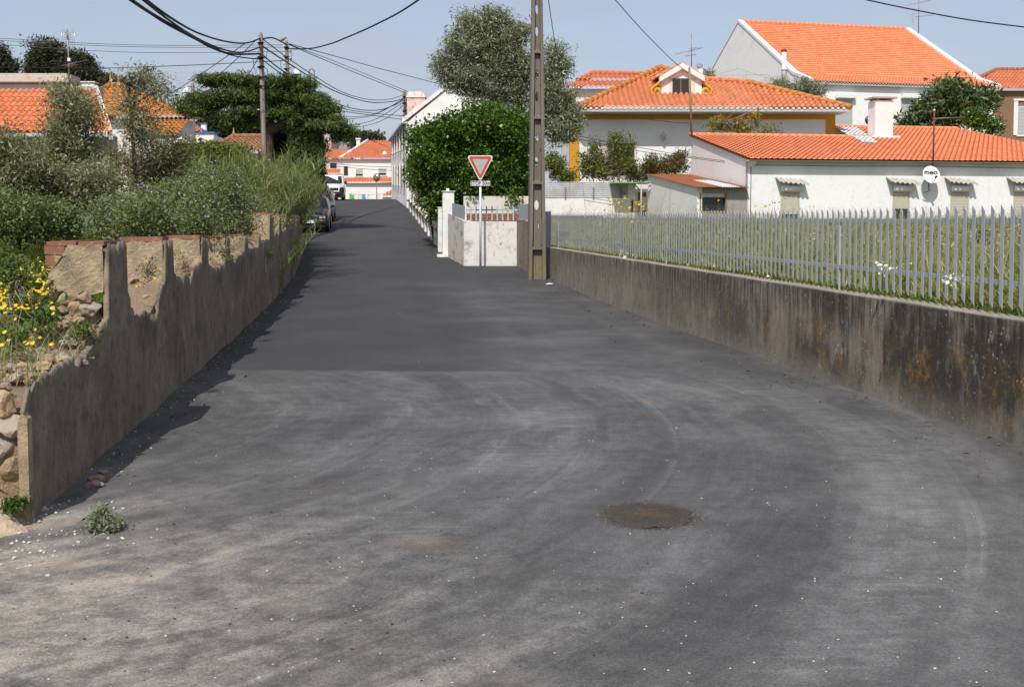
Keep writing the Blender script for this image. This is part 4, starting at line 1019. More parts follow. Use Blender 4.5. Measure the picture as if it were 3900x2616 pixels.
# dish
dc = loc(lf, 3548, 666, -.45); dr = 35 * (42.5 / FPX)
dish = thing('satellite_dish', 'round white satellite dish with dark lettering on the low house wall', 'satellite dish', lp(dc[0], -.05, dc[1] - .5))
DF = lf @ Matrix.Translation((dc[0], -.45, dc[1])) @ Matrix.Rotation(R(-16), 4, 'X')
q = MB(DF); n = 28; prf = [(.001, .07), (dr * .5, .055), (dr * .85, .02), (dr, 0.0), (dr * 1.01, .012), (dr * .5, .075), (.001, .09)]
q.lathe(prf, (0, 0, 0), 'y', 32); q.build('reflector', MT['white_plastic'], dish)
TXT = text_obj('lettering', 'meo', .27, MT['black_paint'], DF @ Matrix.Translation((0, -.012, .115)), dish, 1.2, .003, .006)
q = MB(DF); q.tube([(0, .05, -dr * .9), (0, -.15, -dr * .8), (0, -.3, -.2)], .015, 6); q.lathe([(.045, -.34), (.045, -.26), (.03, -.22)], (0, 0, -.19), 'y', 10); q.build('feed_arm', MT['cable'], dish)
q = MB(DF); q.tube([(0, .08, 0), (0, .3, -.25), (-.02, .3, -dr - .22), (-.2, .42, -dr - .25)], .025, 6); q.build('bracket', MT['rust_steel'], dish)
tx_ = TXT; DI = (Matrix.Translation(-wloc(dish)) @ DF); DIi = DI.inverted()
for v_ in tx_.data.vertices:
    q_ = DIi @ v_.co; rr2 = math.hypot(q_.x, q_.z); dq = float(np.interp(rr2, [0, dr * .5, dr * .85, dr], [.07, .055, .02, 0])); q_.y = dq - .006 + (q_.y + .012); v_.co = DI @ q_
# rusty mast
a = loc(lf, 3551, 635, -.25); b = loc(lf, 3556, 424, -.25)
mast = thing('rusty_mast', 'thin rusty red mast with a horizontal arm in front of the low house roof', 'mast', lp(a[0], -.25, a[1]))
q = MB(lf); q.tube([(a[0], -.3, a[1]), (b[0], -.3, b[1])], .035, 8); q.build('pole', MT['rust_steel'], mast)
q = MB(lf); c_ = loc(lf, 3553, 453, -.3); d_ = loc(lf, 3674, 447, -.3); q.tube([(c_[0], -.3, c_[1]), (d_[0], -.3, d_[1])], .02, 6); q.build('arm', MT['antenna_metal'], mast)
q = MB(lf); q.stone((b[0], -.3, b[1] + .03), (.06, .06, .06), .1, 1); q.build('cap', MT['white_plastic'], mast)

# ---- shed leaning on the gable
shd = thing('lean_to_shed', 'white lean to shed with rusty corrugated roof against the low house gable', 'shed', (c0.x - 1.2, Y + 2, 1.4))
sx, sz = loc(lf, 2657, 712, -.05); bx = lf.inverted() @ hit(2467, 667, lp(sx, 0, 0), lf.to_3x3() @ Vector((1, 0, 0)))
by, bz_ = bx.y, bx.z
q = MB(lf); q.add([(sx, 0, 1.2), (sx, by, 1.2), (sx, by, bz_), (sx, 0, sz), (sx + .2, 0, 1.2), (sx + .2, by, 1.2), (sx + .2, by, bz_), (sx + .2, 0, sz)], [(0, 1, 2, 3), (7, 6, 5, 4), (0, 3, 7, 4), (3, 2, 6, 7), (1, 5, 6, 2)]); q.build('side_wall', MT['white_gable'], shd)
q = MB(lf); wx0, wz1 = loc(lf, 2668, 735, .05); wx1, wz0 = loc(lf, 2763, 805, .05)
q.box(sx + .2, wx0, .02, .2, 1.2, sz); q.box(wx1, -.005, .02, .2, 1.2, sz - .02); q.box(wx0, wx1, .02, .2, wz1, sz - .01); q.box(wx0, wx1, .02, .2, 1.2, wz0); q.build('front_wall', MT['grey_cement'], shd)
q = MB(lf); q.box(wx0, wx1, .15, .18, wz0, wz1); wq = q.build('window', MT['dark_glass'], shd)
q = MB(lf); q.box(wx0, wx1, .10, .13, wz1 - .17, wz1 + .02, .01); q.build('blind', MT['stone_trim'], wq)
q = MB(lf); q.box(wx0 - .05, wx0 + .01, -.01, .05, wz0, wz1); q.box(wx1 - .01, wx1 + .04, -.01, .05, wz0, wz1); q.box(wx0, wx1, -.01, .05, wz0 - .06, wz0); q.build('frame', MT['timber'], wq)
n = 81; V = []
for j in range(9):
    v = j / 8
    for k in range(n):
        u = k / (n - 1); x = sx - .12 + (0.06 - sx) * u; y = -.35 + (by + .25) * v; z = sz + .03 + (bz_ - sz) * v - (.12 if j == 0 else 0) * 0 - .05 * (1 - v)
        V.append((x, y, z + .02 * math.sin(u * 2 * math.pi * 20)))
F = [(j * n + k, j * n + k + 1, (j + 1) * n + k + 1, (j + 1) * n + k) for j in range(8) for k in range(n - 1)]
q = MB(lf); q.add(V, F, True); q.build('roof', MT['rust_sheet'], shd)
V2 = [(V[j * n + k][0], V[j * n + k][1], V[j * n + k][2] + .008) for j in range(0, 5) for k in range(38, 68)]
q = MB(lf); q.add(V2, [(j * 30 + k, j * 30 + k + 1, (j + 1) * 30 + k + 1, (j + 1) * 30 + k) for j in range(4) for k in range(29)], True); q.build('patched_sheet', MT['white_sheet'], shd)
lp_ = hit(2478, 700, lp(sx, 0, 0), lf.to_3x3() @ Vector((1, 0, 0))); lq = lf.inverted() @ lp_
q = MB(lf); q.stone((sx - .12, lq.y, lq.z), (.16, .12, .13), .1, 2); q.tube([(sx, lq.y, lq.z - .15), (sx - .12, lq.y, lq.z - .4)], .03, 6); q.build('wall_lamp', MT['lamp_glass'], shd)

# ---- yard wall with corrugated panels, door and green canopy
YY = 47.0; yf = FR((0, YY, 0), 0)
X = lambda px: W(px, 750, YY).x; Z = lambda py: W(2200, py, YY).z
yard = thing('courtyard_wall', 'white courtyard wall topped by pale corrugated sheets behind the field', 'wall', (X(2240), YY, 1.6))
q = MB(yf); q.box(X(2030), X(2420), 0, .2, 1.2, Z(757)); q.box(X(2392), X(2420), .003, .2, Z(757), Z(700)); q.build('masonry', MT['white_worn'], yard)
for (a, b) in ((2060, 2168), (2169, 2392)):
    nz = 64; V = []
    for k in range(nz + 1):
        z = Z(756) + (Z(694) - Z(756)) * k / nz; y = .02 + .022 * math.sin(k / nz * 2 * math.pi * 8)
        V += [(X(a), y, z), (X(b), y, z)]
    q = MB(yf); q.add(V, [(2 * k, 2 * k + 1, 2 * k + 3, 2 * k + 2) for k in range(nz)], True); q.build('sheet_panel', MT['white_sheet'], yard)
for px in (2153, 2260, 2366): q = MB(yf); q.box(X(px) - .03, X(px) + .03, -.06, -.01, Z(757), Z(714)); q.build('stake', MT['sign_back'], yard)
# canopy
q = MB(yf); q.box(X(2320), X(2466), -1.0, .1, Z(702), Z(697)); cn = q.build('canopy', MT['green_sheet'], yard)
for px in (2340, 2405): q = MB(yf); q.tube([(X(px), -.9, Z(702)), (X(px + 45), -.02, Z(740))], .03, 6); q.build('bracket', MT['timber'], cn)
q = MB(yf); q.tube([(X(2432), -.95, 1.3), (X(2432), -.95, Z(700))], .035, 8); q.build('prop', MT['galva'], cn)
q = MB(yf); q.box(X(2418), X(2470), .3, .4, 1.2, Z(700)); q.build('rear_masonry', MT['pale_pink'], yard)
q = MB(yf); q.box(X(2434), X(2464), .24, .3, 1.2, Z(732)); dr_ = q.build('door', MT['door_red'], yard)
q = MB(yf); q.box(X(2442), X(2462), .225, .239, Z(800), Z(750)); q.build('panel', MT['stone_trim'], dr_)
q = MB(yf); q.box(X(2403), X(2412), -.01, .02, Z(810), Z(760)); q.build('window', MT['window_dark'], yard)
bw = MB(FR((0, 43.5, 0))); a = W(2135, 822, 43.5); b = W(2300, 872, 43.5); bw.box(a.x, b.x, 0, .2, b.z - .3, a.z); tag(bw.build('brick_wall', MT['red_brick']), 'low dark red brick wall behind the far pickets', 'wall')

# ---- house with ochre trim and dormer
Y = 53.0; yx = W(2172, 600, Y).x; of = FR((yx, Y, 0), 0)
ox1 = W(3178, 500, Y).x - yx
oh = thing('ochre_trim_house', 'white house with ochre corner bands, lichened hip roof and a white dormer', 'house', (yx + 6, Y + 3, 1.9))
OV = 1.3; oze = W(2600, 412, Y - OV).z; oL = W(2197, 412, Y - OV).x - yx; oR = W(3243, 412, Y - OV).x - yx
op = lambda x, y, z: of @ Vector((x, y, z))
p0 = op(oL, -OV, oze); sl = .52; nrm = Vector((0, -sl, 1))
ap = hit(2516, 262, p0, nrm); mdp = hit(2676, 305, p0, nrm); rr_ = hit(2842, 317, p0, nrm); em = op(mdp.x - yx, -OV, oze); er = op(oR, -OV, oze)
tile_roof([p0, em, mdp, ap], MT['tile_lichen'], oh, 'roof', .275, .40, .065, 8, p0); tile_roof([em, er, rr_, mdp], MT['tile_lichen'], oh, 'roof', .275, .40, .065, 8, p0)
bl = op(oL, 10.5, oze); tile_roof([bl, p0, ap, ap + Vector((0, 3, 0))], MT['tile_lichen'], oh, 'roof', .275, .40, .065, 6)
br = op(oR, 8, oze); tile_roof([er, br, rr_ + Vector((0, 2, 0)), rr_], MT['tile_lichen'], oh, 'roof', .275, .40, .065, 6)
ridge_caps(p0 + Vector((0, 0, .05)), ap + Vector((0, 0, .09)), MT['tile_gold'], oh, .15); ridge_caps(er + Vector((0, 0, .05)), rr_ + Vector((0, 0, .09)), MT['tile_gold'], oh, .13); ridge_caps(mdp + Vector((0, 0, .08)), rr_ + Vector((0, 0, .08)), MT['tile_lichen'], oh, .13)
ridge_caps(ap + Vector((0, 0, .08)), mdp + Vector((0, 0, .06)), MT['tile_gold'], oh, .13); ridge_caps(ap + Vector((0, 0, .08)), ap + Vector((0, 3, .06)), MT['tile_gold'], oh, .13)
eave_ends(p0 + Vector((0, .02, -.03)), er + Vector((0, .02, -.03)), MT['white_plastic'], oh, .275, 'eave_mortar', .075, .045)
q = MB(of); q.box(oL + .1, oR - .1, -OV + .05, .4, oze - .17, oze - .02); q.box(oL + .1, 0.2, .4, 10, oze - .17, oze - .02); q.build('eave_board', MT['soffit_grey'], oh)
zb1 = W(2600, 456, Y).z
q = MB(of); q.box(0, ox1, 0, 10, 1.5, oze - .17); q.build('wall', MT['white_wash'], oh)
q = MB(of); q.box(-.03, ox1 + .03, -.03, 10.03, zb1, oze - .175); q.build('cornice_band', MT['ochre_paint'], oh)
bw_ = W(2206, 600, Y).x - yx
for (a, b) in ((-.031, bw_), (ox1 - bw_, ox1 + .031)): q = MB(of); q.box(a, b, -.031, .4, 1.5, zb1 + .002); q.build('corner_band', MT['ochre_paint'], oh)
x0, z1 = loc(of, 2318, 551, 0); x1, z0 = loc(of, 2411, 665, 0)
q = MB(of); q.box(x0 - .22, x1 + .2, -.02, .05, z0 - .2, z1 + .2); q.build('window_surround', MT['stone_trim'], oh)
ww = window(oh, FR((yx, Y - .024, 0)), x0, x1, z0, z1, 'shutter_brown', 'shutter_brown', False, 22)
# wall lantern
lx, lz = loc(of, 2525, 520, 0); q = MB(of); q.lathe([(.06, -.22), (.13, .0), (.16, .02), (.05, .16), (.01, .2)], (lx, -.25, lz), 'z', 8); q.tube([(lx, 0, lz - .15), (lx, -.2, lz - .26), (lx, -.25, lz - .2)], .02, 5); q.build('wall_lantern', MT['lamp_glass'], oh)
# dormer
dY = .42
dx0, _ = loc(of, 2519, 380, dY); dx1, _ = loc(of, 2672, 380, dY); _, dzt = loc(of, 2600, 297, dY); _, dza = loc(of, 2605, 262, dY); dxm = (dx0 + dx1) / 2
dm = MB(of); zb0 = oze + sl * (dY + OV) - .2
dm.add([(dx0, dY, zb0), (dx1, dY, zb0), (dx1, dY, dzt), (dxm, dY, dza), (dx0, dY, dzt), (dx0, dY + 4, zb0), (dx1, dY + 4, zb0), (dx1, dY + 4, dzt), (dxm, dY + 4, dza), (dx0, dY + 4, dzt)],
       [(0, 1, 2, 3, 4)] + [(0, 4, 9, 5), (1, 6, 7, 2)]); dmo = dm.build('dormer', MT['white_far'], oh)
_, pza = loc(of, 2605, 240, dY - .25); hx0, hz0 = loc(of, 2513, 292, dY - .25); hx1, _ = loc(of, 2685, 292, dY - .25)
q = MB(of); th = .26
q.add([(hx0, dY - .25, hz0), (dxm, dY - .25, pza), (hx1, dY - .25, hz0), (hx1, dY - .25, hz0 - th), (dxm, dY - .25, pza - th * 1.1), (hx0, dY - .25, hz0 - th)] + [(hx0, dY + .1, hz0), (dxm, dY + .1, pza), (hx1, dY + .1, hz0), (hx1, dY + .1, hz0 - th), (dxm, dY + .1, pza - th * 1.1), (hx0, dY + .1, hz0 - th)],
      [(0, 1, 4, 5), (1, 2, 3, 4), (6, 11, 10, 7), (7, 10, 9, 8), (0, 6, 7, 1), (1, 7, 8, 2), (5, 4, 10, 11), (4, 3, 9, 10), (0, 5, 11, 6), (2, 8, 9, 3)]); q.build('pediment', MT['white_worn'], dmo)
for sgn, hx in ((-1, hx0), (1, hx1)):
    e0 = op(hx + sgn * .1, dY + .0, hz0 - .02); e1 = op(hx + sgn * .1, dY + 3.6, hz0 - .02); r0 = op(dxm, dY + .0, pza); r1 = op(dxm, dY + 3.6, pza)
    tile_roof([e0, e1, r1, r0] if sgn > 0 else [e1, e0, r0, r1], MT['tile_lichen'], dmo, 'dormer_roof', .275, .4, .06, 6)
wx0, wz1 = loc(of, 2561, 300, dY); wx1, wz0 = loc(of, 2624, 365, dY)
q = MB(of); q.box(wx0 - .16, wx1 + .3, dY - .02, dY + .02, wz0 - .22, wz1 + .03); q.build('stone_surround', MT['stone_trim'], dmo)
for a, b in ((wx0, (wx0 + wx1) / 2 - .01), ((wx0 + wx1) / 2 + .01, wx1)):
    q = MB(of); h = (wz1 - wz0)
    q.box(a, b, dY - .03, dY - .021, wz0, wz1)
    for k in range(9): q.box(a + .07, b - .07, dY - .05, dY - .031, wz0 + h * (.06 + k * .1), wz0 + h * (.06 + k * .1) + .06)
    q.box(a, a + .06, dY - .05, dY - .03, wz0, wz1); q.box(b - .06, b, dY - .05, dY - .03, wz0, wz1); q.build('shutter', MT['shutter_brown'], dmo)
for sgn, px in ((-1, 2500), (1, 2690)):                   # scroll volutes
    cxl, czl = loc(of, px, 350, dY); k_ = (Y + dY) / FPX; pts = []
    for i in range(30):
        t = i / 29; a = R(-60 + 470 * t) ; r = .07 + .27 * (1 - t) if False else (.30 - .24 * t)
        pts.append((cxl - sgn * r * math.cos(a) * -1 * 1.0 if False else cxl + sgn * r * math.sin(a + 1.2), dY - .06, czl + r * math.cos(a + 1.2)))
    top = loc(of, 2517 if sgn < 0 else 2673, 315, dY); pts = [(top[0], dY - .06, top[1]), (top[0] + sgn * .14, dY - .06, top[1] - .06)] + pts[3:]
    q = MB(of); q.tube(pts, [.075] * len(pts), 8); q.build('scroll', MT['ochre_paint'], dmo)
    q = MB(of); q.lathe([(.24, dY - .02), (.24, dY + .1)], (cxl, 0, czl), 'y', 20); q.build('scroll_panel', MT['white_far'], dmo)

# ---- TV aerials
def aerial(name, label, fr, base, top, booms, m='antenna_metal', r=.022):
    t = thing(name, label, 'antenna', fr @ Vector(base))
    q = MB(fr); q.tube([base, top], r, 6); q.build('mast', MT[m], t)
    for (p, d, ln, ne, el) in booms:
        q = MB(fr); p = Vector(p); d = Vector(d).normalized(); a, b = p - d * ln * .5, p + d * ln * .5; q.tube([a, b], .012, 4); bo = q.build('boom', MT[m], t)
        q = MB(fr); sd_ = d.cross(Vector((0, 0, 1))).normalized()
        if el < 0: sd_ = Vector((0, 0, 1))
        for i in range(ne):
            c = a.lerp(b, (i + .5) / ne); l = abs(el) * (.6 + .4 * i / ne); q.tube([c - sd_ * l / 2, c + sd_ * l / 2], .006, 4)
        q.build('element', MT[m], bo)
    return t
f_ = FR((0, 56.0, 0)); p = lambda px, py, Y=56.0: W(px, py, Y)
a, b = p(2634, 255), p(2633, 130)
aerial('tv_antenna', 'tall thin TV antenna on the ochre trimmed house behind the dormer', Matrix.Identity(4), a, b, [(p(2625, 195), (1, .35, .28), 1.7, 8, .5), (p(2642, 190), (.5, 1, .5), 1.0, 5, .7), (p(2630, 212), (1, -.4, .1), .6, 4, .9)])
a, b = p(3498, 138, 84.), p(3500, -30, 84.)
aerial('tv_antenna', 'TV antenna on the far ridge of the big white house', Matrix.Identity(4), a, b, [(p(3500, 12, 84.), (1, .2, .25), 2.3, 9, .7), (p(3520, 62, 84.), (1, .2, .12), 1.6, 7, .7), (p(3477, 70, 84.), (.1, .3, 1), .9, 5, .6)], r=.035)
# drop mast in front of the dormer
a, b = W(2634, 512, 48.6), W(2625, 258, 48.6)
tag(MB().tube([a, b], .05, 8).build('service_mast', MT['timber']), 'slim brown service mast rising from the low house in front of the dormer', 'mast')

# ---- pinkish house behind the olive tree
Y = 64.; 
ph = thing('pink_house', 'pale pink house with two tier tile roof half hidden behind the olive tree', 'house', (W(2280, 400, Y).x, Y + 3, 2.2))
e0, e1 = W(2138, 333, Y), W(2480, 333, Y); e1.z = e0.z; n_ = Vector((0, -.55, 1)); 
r0 = hit(2200, 310, e0, n_); r1 = hit(2480, 310, e0, n_)
tile_roof([e0, e1, r1, r0], MT['tile_light'], ph, 'roof', .3, .4, .065, 6); eave_ends(e0 + Vector((0, .02, -.03)), e1 + Vector((0, .02, -.03)), MT['white_plastic'], ph, .3, 'eave_mortar', .07, .04)
e2, e3 = r0 + Vector((0, .3, .12)), r1 + Vector((3, .3, .12)); n2 = n_
a2 = hit(2262, 279, e2, n2); b2 = hit(2430, 289, e2, n2)
tile_roof([e2, e3, b2 + Vector((3, 0, 0)), a2], MT['tile_light'], ph, 'roof', .3, .4, .065, 6); tile_roof([e2 + Vector((0, 9, 0)), e2, a2, a2 + Vector((0, 4, 0))], MT['tile_light'], ph, 'roof', .3, .4, .065, 6)
ridge_caps(e2, a2 + Vector((0, 0, .08)), MT['tile_light'], ph, .13); ridge_caps(a2 + Vector((0, 0, .06)), b2 + Vector((3, 0, .06)), MT['tile_light'], ph, .13)
mb = MB(); mb.box(e0.x + .5, e1.x, Y + .45, Y + 9, 2, e0.z - .05); mb.build('wall', MT['pale_pink'], ph)

# ---- big white house
Y = 70.; bc = W(3073, 306, Y); ang = math.atan2(3.2, 14.35); bf = FR((bc.x, Y, 0), ang); ez = bc.z
bh = thing('big_white_house', 'large two storey white house with steep orange tile roof on the hill', 'house', bf @ Vector((7, 4, 4.5)))
bp = lambda x, y, z: bf @ Vector((x, y, z))
apx = bf.inverted() @ hit(2818, 86, bp(0, 0, 0), bf.to_3x3() @ Vector((1, 0, 0))); ry, rz = apx.y, apx.z
BL = (bf.inverted() @ hit(3785, 335, bp(0, 0, ez), Vector((0, 0, 1)))).x
BL = loc(bf, 3785, 335, 0)[0]
fl_ = .9                                               # flared eave: two pitches
ky = ry * .16; kz = ez + (rz - ez) * .11
tile_roof([bp(.1, -.35, ez - .12), bp(BL, -.35, ez - .12), bp(BL, ky, kz), bp(.1, ky, kz)], MT['tile_new'], bh, 'roof', .235, .38, .05, 6)
tile_roof([bp(.1, ky, kz), bp(BL, ky, kz), bp(BL, ry, rz), bp(.1, ry, rz)], MT['tile_new'], bh, 'roof', .235, .38, .05, 6)
tile_roof([bp(BL, 2 * ry, ez), bp(.1, 2 * ry, ez), bp(.1, ry, rz), bp(BL, ry, rz)], MT['tile_new'], bh, 'roof', .3, .5, .05, 4)
ridge_caps(bp(.1, ry, rz + .05), bp(BL, ry, rz + .05), MT['tile_new'], bh, .15); eave_ends(bp(.1, -.34, ez - .14), bp(BL, -.34, ez - .14), MT['grey_cement'], bh, .235, 'eave_mortar', .07, .04)
gp_ = [(0, 4), (0, ez), (ky, kz), (ry, rz), (2 * ry - ky, kz), (2 * ry, ez), (2 * ry, 4)]
for nm, xx in (('gable_wall', -.12), ('far_gable_wall', BL - .1)):
    q = MB(bf); q.add([(xx, y, z + .0) for y, z in gp_] + [(xx + .22, y, z) for y, z in gp_], [tuple(range(7)), tuple(range(13, 6, -1))] + [(k, (k + 1) % 7, (k + 1) % 7 + 7, k + 7) for k in range(7)]); gw = q.build('gable_wall', MT['white_gable'], bh)
    q = MB(bf)
    for (a, b) in ((1, 2), (2, 3), (3, 4), (4, 5)):
        (ya, za), (yb, zb_) = gp_[a], gp_[b]
        if a == 1: ya -= .45; za -= .12
        q.add([(xx - .06, ya, za + .0), (xx - .06, ya, za + .20), (xx - .06, yb, zb_ + .20), (xx - .06, yb, zb_), (xx + .34, ya, za), (xx + .34, ya, za + .20), (xx + .34, yb, zb_ + .20), (xx + .34, yb, zb_)], [(0, 1, 2, 3), (7, 6, 5, 4), (1, 5, 6, 2), (0, 4, 5, 1), (3, 2, 6, 7), (0, 3, 7, 4)])
    q.build('gable_coping', MT['white_plastic'], gw)
q = MB(bf); q.box(.1, BL - .1, 0, .3, 4, ez - .16); q.build('front_wall', MT['white_wash'], bh)
q = MB(bf); q.box(.1, BL - .1, -.3, -.002, ez - .28, ez - .16); q.build('cornice', MT['soffit_grey'], bh)
for (a, b) in ((3182, 3245), (3431, 3490)):
    x0, z1 = loc(bf, a, 380, 0); x1, z0 = loc(bf, b, 480, 0); z0 = max(z0, 5); wq = window(bh, bf, x0, x1, z0, z1, 'shutter_grey', 'white_plastic', True, 22, .02)
    q = MB(bf); q.box(x0 - .05, x1 + .12, -.32, -.03, z1 + .06, z1 + .38, .04); q.build('roller_box', MT['white_plastic'], wq)
x0, z0 = loc(bf, 3308, 458, 0); q = MB(bf); q.lathe([(.28, -.03), (.28, .05)], (x0, 0, z0), 'y', 20); q.build('round_window', MT['window_dark'], bh)
pv = hit(2990, 310, bp(-.2, 0, 0), bf.to_3x3() @ Vector((1, 0, 0))); pt = hit(2988, 200, bp(-.2, 0, 0), bf.to_3x3() @ Vector((1, 0, 0)))
q = MB(); q.tube([pv + Vector((-.12, -.12, 0)), Vector((pv.x - .12, pv.y - .12, pt.z))], .16, 10); vp = q.build('vent_pipe', MT['white_plastic'], bh)
q = MB(); tz = pt.z; q.lathe([(.2, 0), (.2, .1), (.05, .2), (.01, .21)], (pv.x - .12, pv.y - .12, tz), 'z', 10); q.build('pipe_cap', MT['rust_steel'], vp)
for dz in (1.2, 2.6): q = MB(); q.lathe([(.2, -.06), (.2, .06)], (pv.x - .12, pv.y - .12, tz - dz), 'z', 10); q.build('pipe_collar', MT['white_plastic'], vp)
# small chrome flue behind the dormer
fb = W(2668, 262, 58.); fl2 = thing('chrome_flue', 'small flue with a round chrome cowl behind the dormer', 'flue', fb - Vector((0, 0, .5)))
q = MB(); q.tube([fb - Vector((0, 0, 1.5)), fb], .13, 10); q.build('pipe', MT['white_plastic'], fl2); q = MB(); q.stone(fb + Vector((0, 0, .15)), (.22, .22, .2), .0, 3); q.build('cowl', MT['steel_bright'], fl2)

# ---- brown house far right
Y = 79.; br0 = W(3715, 345, Y); bn = thing('brown_house', 'brown rendered house with faded hip roof at the right edge', 'house', (br0.x + 4, Y + 3, 5))
e0 = W(3640, 342, Y - .4); e1 = e0 + Vector((14, 0, 0)); n_ = Vector((0, -.5, 1)); a_ = hit(3796, 268, e0, n_)
tile_roof([e0, e1, a_ + Vector((6, 0, 0)), a_], MT['tile_light'], bn, 'roof', .28, .4, .06, 6); tile_roof([e0 + Vector((0, 12, 0)), e0, a_, a_ + Vector((0, 4, 0))], MT['tile_light'], bn, 'roof', .28, .4, .06, 6)
ridge_caps(e0 + Vector((0, 0, .04)), a_ + Vector((0, 0, .08)), MT['tile_old'], bn, .14)
ridge_caps(a_ + Vector((0, 0, .08)), a_ + Vector((6, 0, .08)), MT['tile_old'], bn, .14)
x0 = W(3725, 400, Y).x; q = MB(); q.box(x0 - 2, e1.x, Y, Y + 9, 3.5, e0.z - .03); q.build('wall', MT['brown_plaster'], bn)
ff = FR((0, Y, 0)); x0 = W(3874, 500, Y).x; z1 = W(3874, 408, Y).z
wq = window(bn, ff, x0, x0 + 1.3, z1 - 2.1, z1, 'shutter_grey', 'white_plastic', True, 20)
q = MB(ff); q.box(x0 - .3, x0, -.06, 0, z1 - 2.1, z1 + .45); q.box(x0 - .35, x0 + 1.6, -.1, -.0, z1 + .45, z1 + .6); q.build('white_surround', MT['white_plastic'], wq)

# ------------------------------------------------------------------ left side houses
def hip_house(): pass
# nearest: big canudo tiles, parapet above
Y = 37.; e0 = W(-420, 508, Y); e1 = W(430, 514, Y); e1.z = e0.z
lh = thing('tile_roof_house', 'low house with big orange barrel tiles and lichen, left of the scrub', 'house', (e1.x - 6, Y + 3, 1.7))
n_ = Vector((0, -.62, 1)); r0 = hit(-420, 344, e0, n_); r1 = hit(372, 346, e0, n_); r0.z = r1.z; r0.y = r1.y
tile_roof([e0, e1, r1, r0], MT['tile_lichen'], lh, 'roof', .225, .40, .075, 8, None, .018)
q = MB(); q.solid([e1 + Vector((-.12, -.02, .05)), e1 + Vector((-.12, -.02, -.25)), r1 + Vector((-.12, 0, -.1)), r1 + Vector((-.12, 0, .16))], (.13, 0, .02)); q.build('verge', MT['lichen_cement'], lh)
q = MB(); q.box(e0.x, e1.x - .1, Y - .02, Y + .12, e0.z - .12, e0.z); q.build('gutter', MT['soffit_grey'], lh)
q = MB(); q.box(e0.x, e1.x - .4, Y + .45, Y + .7, 1.3, e0.z - .02); q.box(e1.x - .6, e1.x - .4, Y + .702, Y + 1.5, 1.3, e0.z); q.build('wall', MT['grey_cement'], lh)
rb2 = r1.y + .25
q = MB(); a = W(262, 325, rb2); zt_ = W(100, 283, rb2).z; zm_ = W(100, 318, rb2).z
q.box(e0.x, a.x, rb2, rb2 + .9, 2, zm_ - .02); q.build('upper_wall', MT['pale_pink'], lh)
q = MB(); q.box(e0.x, a.x + .05, rb2 - .22, rb2 + 1.0, zm_, zt_, .03); q.build('parapet', MT['lichen_cement'], lh)
q = MB(); b = W(375, 338, rb2); q.box(a.x + .06, b.x, rb2 - .02, rb2 + .5, r1.z - .3, r1.z + .22, .02); q.build('roof_kerb', MT['lichen_cement'], lh)
p = W(341, 330, rb2 + 2); q = MB(); q.box(p.x - .27, p.x + .27, p.y - .2, p.y + .2, p.z - .3, p.z + .08, .02); c_ = q.build('chimney', MT['white_far'], lh)
q = MB(); q.box(p.x - .3, p.x + .3, p.y - .23, p.y + .23, p.z + .13, p.z + .17); q.box(p.x - .05, p.x + .05, p.y - .15, p.y + .15, p.z + .08, p.z + .13); q.build('chimney_cap', MT['white_far'], c_)
# its aerials
a, b = W(265, 330, rb2 - .3), W(257, 112, rb2 - .3)
t = aerial('tv_antenna', 'TV antenna with a wire grid reflector on the left house parapet', Matrix.Identity(4), a, b, [(W(285, 240, rb2 - .3), (1, .5, .35), 1.0, 7, .4), (W(275, 250, rb2 - .3), (.6, -.6, .1), .5, 4, .5)], r=.03)
q = MB(); g0 = W(234, 116, rb2 - .2); g1 = W(284, 188, rb2 - .2)
for i in range(9): z = g0.z + (g1.z - g0.z) * i / 8; q.tube([(g0.x, g0.y, z), (g1.x, g0.y, z)], .006, 4)
for i in range(7): x = g0.x + (g1.x - g0.x) * i / 6; q.tube([(x, g0.y, g0.z), (x, g0.y, g1.z)], .005, 4)
q.build('grid_reflector', MT['steel_bright'], t)
q = MB(); c1, c2 = W(249, 121, rb2 - .45), W(260, 152, rb2 - .45); q.tube([c1, c2], .035, 6); q.build('dipole_bar', MT['sign_back'], t)
q = MB(); c1 = W(263, 228, rb2 - .35); q.box(c1.x - .05, c1.x + .05, c1.y - .04, c1.y + .04, c1.z - .06, c1.z + .06); q.build('junction_box', MT['white_plastic'], t)

# hip roof house behind
Y = 47.; e0 = W(300, 448, Y); e1 = W(728, 446, Y); e1.z = e0.z; h2 = thing('hip_roof_house', 'house with golden lichened hip roof and two small finials behind the scrub', 'house', (e1.x - 6, Y + 3, 2.2))
n_ = Vector((0, -.5, 1)); a_ = hit(421, 331, e0, n_); b_ = hit(452, 331, e0, n_)
ee0 = W(160, 448, Y); ee0.z = e0.z
tile_roof([ee0, e1, b_, a_], MT['tile_gold'], h2, 'roof', .24, .38, .055, 6); tile_roof([e1, e1 + Vector((0, 1.8, 0)), b_ + Vector((0, .5, 0)), b_], MT['tile_gold'], h2, 'roof', .24, .38, .055, 6); tile_roof([ee0 + Vector((0, 9, 0)), ee0, a_, a_ + Vector((0, .5, 0))], MT['tile_gold'], h2, 'roof', .24, .38, .055, 6)
ridge_caps(e1 + Vector((0, 0, .04)), b_ + Vector((0, 0, .08)), MT['tile_gold'], h2, .12); ridge_caps(ee0 + Vector((0, 0, .04)), a_ + Vector((0, 0, .08)), MT['tile_gold'], h2, .12); ridge_caps(a_ + Vector((0, 0, .08)), b_ + Vector((0, 0, .08)), MT['tile_gold'], h2, .12)
for v in (a_, b_): q = MB(); q.lathe([(.06, 0), (.09, .1), (.04, .22), (.055, .3), (.01, .55)], v + Vector((0, 0, .1)), 'z', 8); q.build('finial', MT['terracotta'], h2)
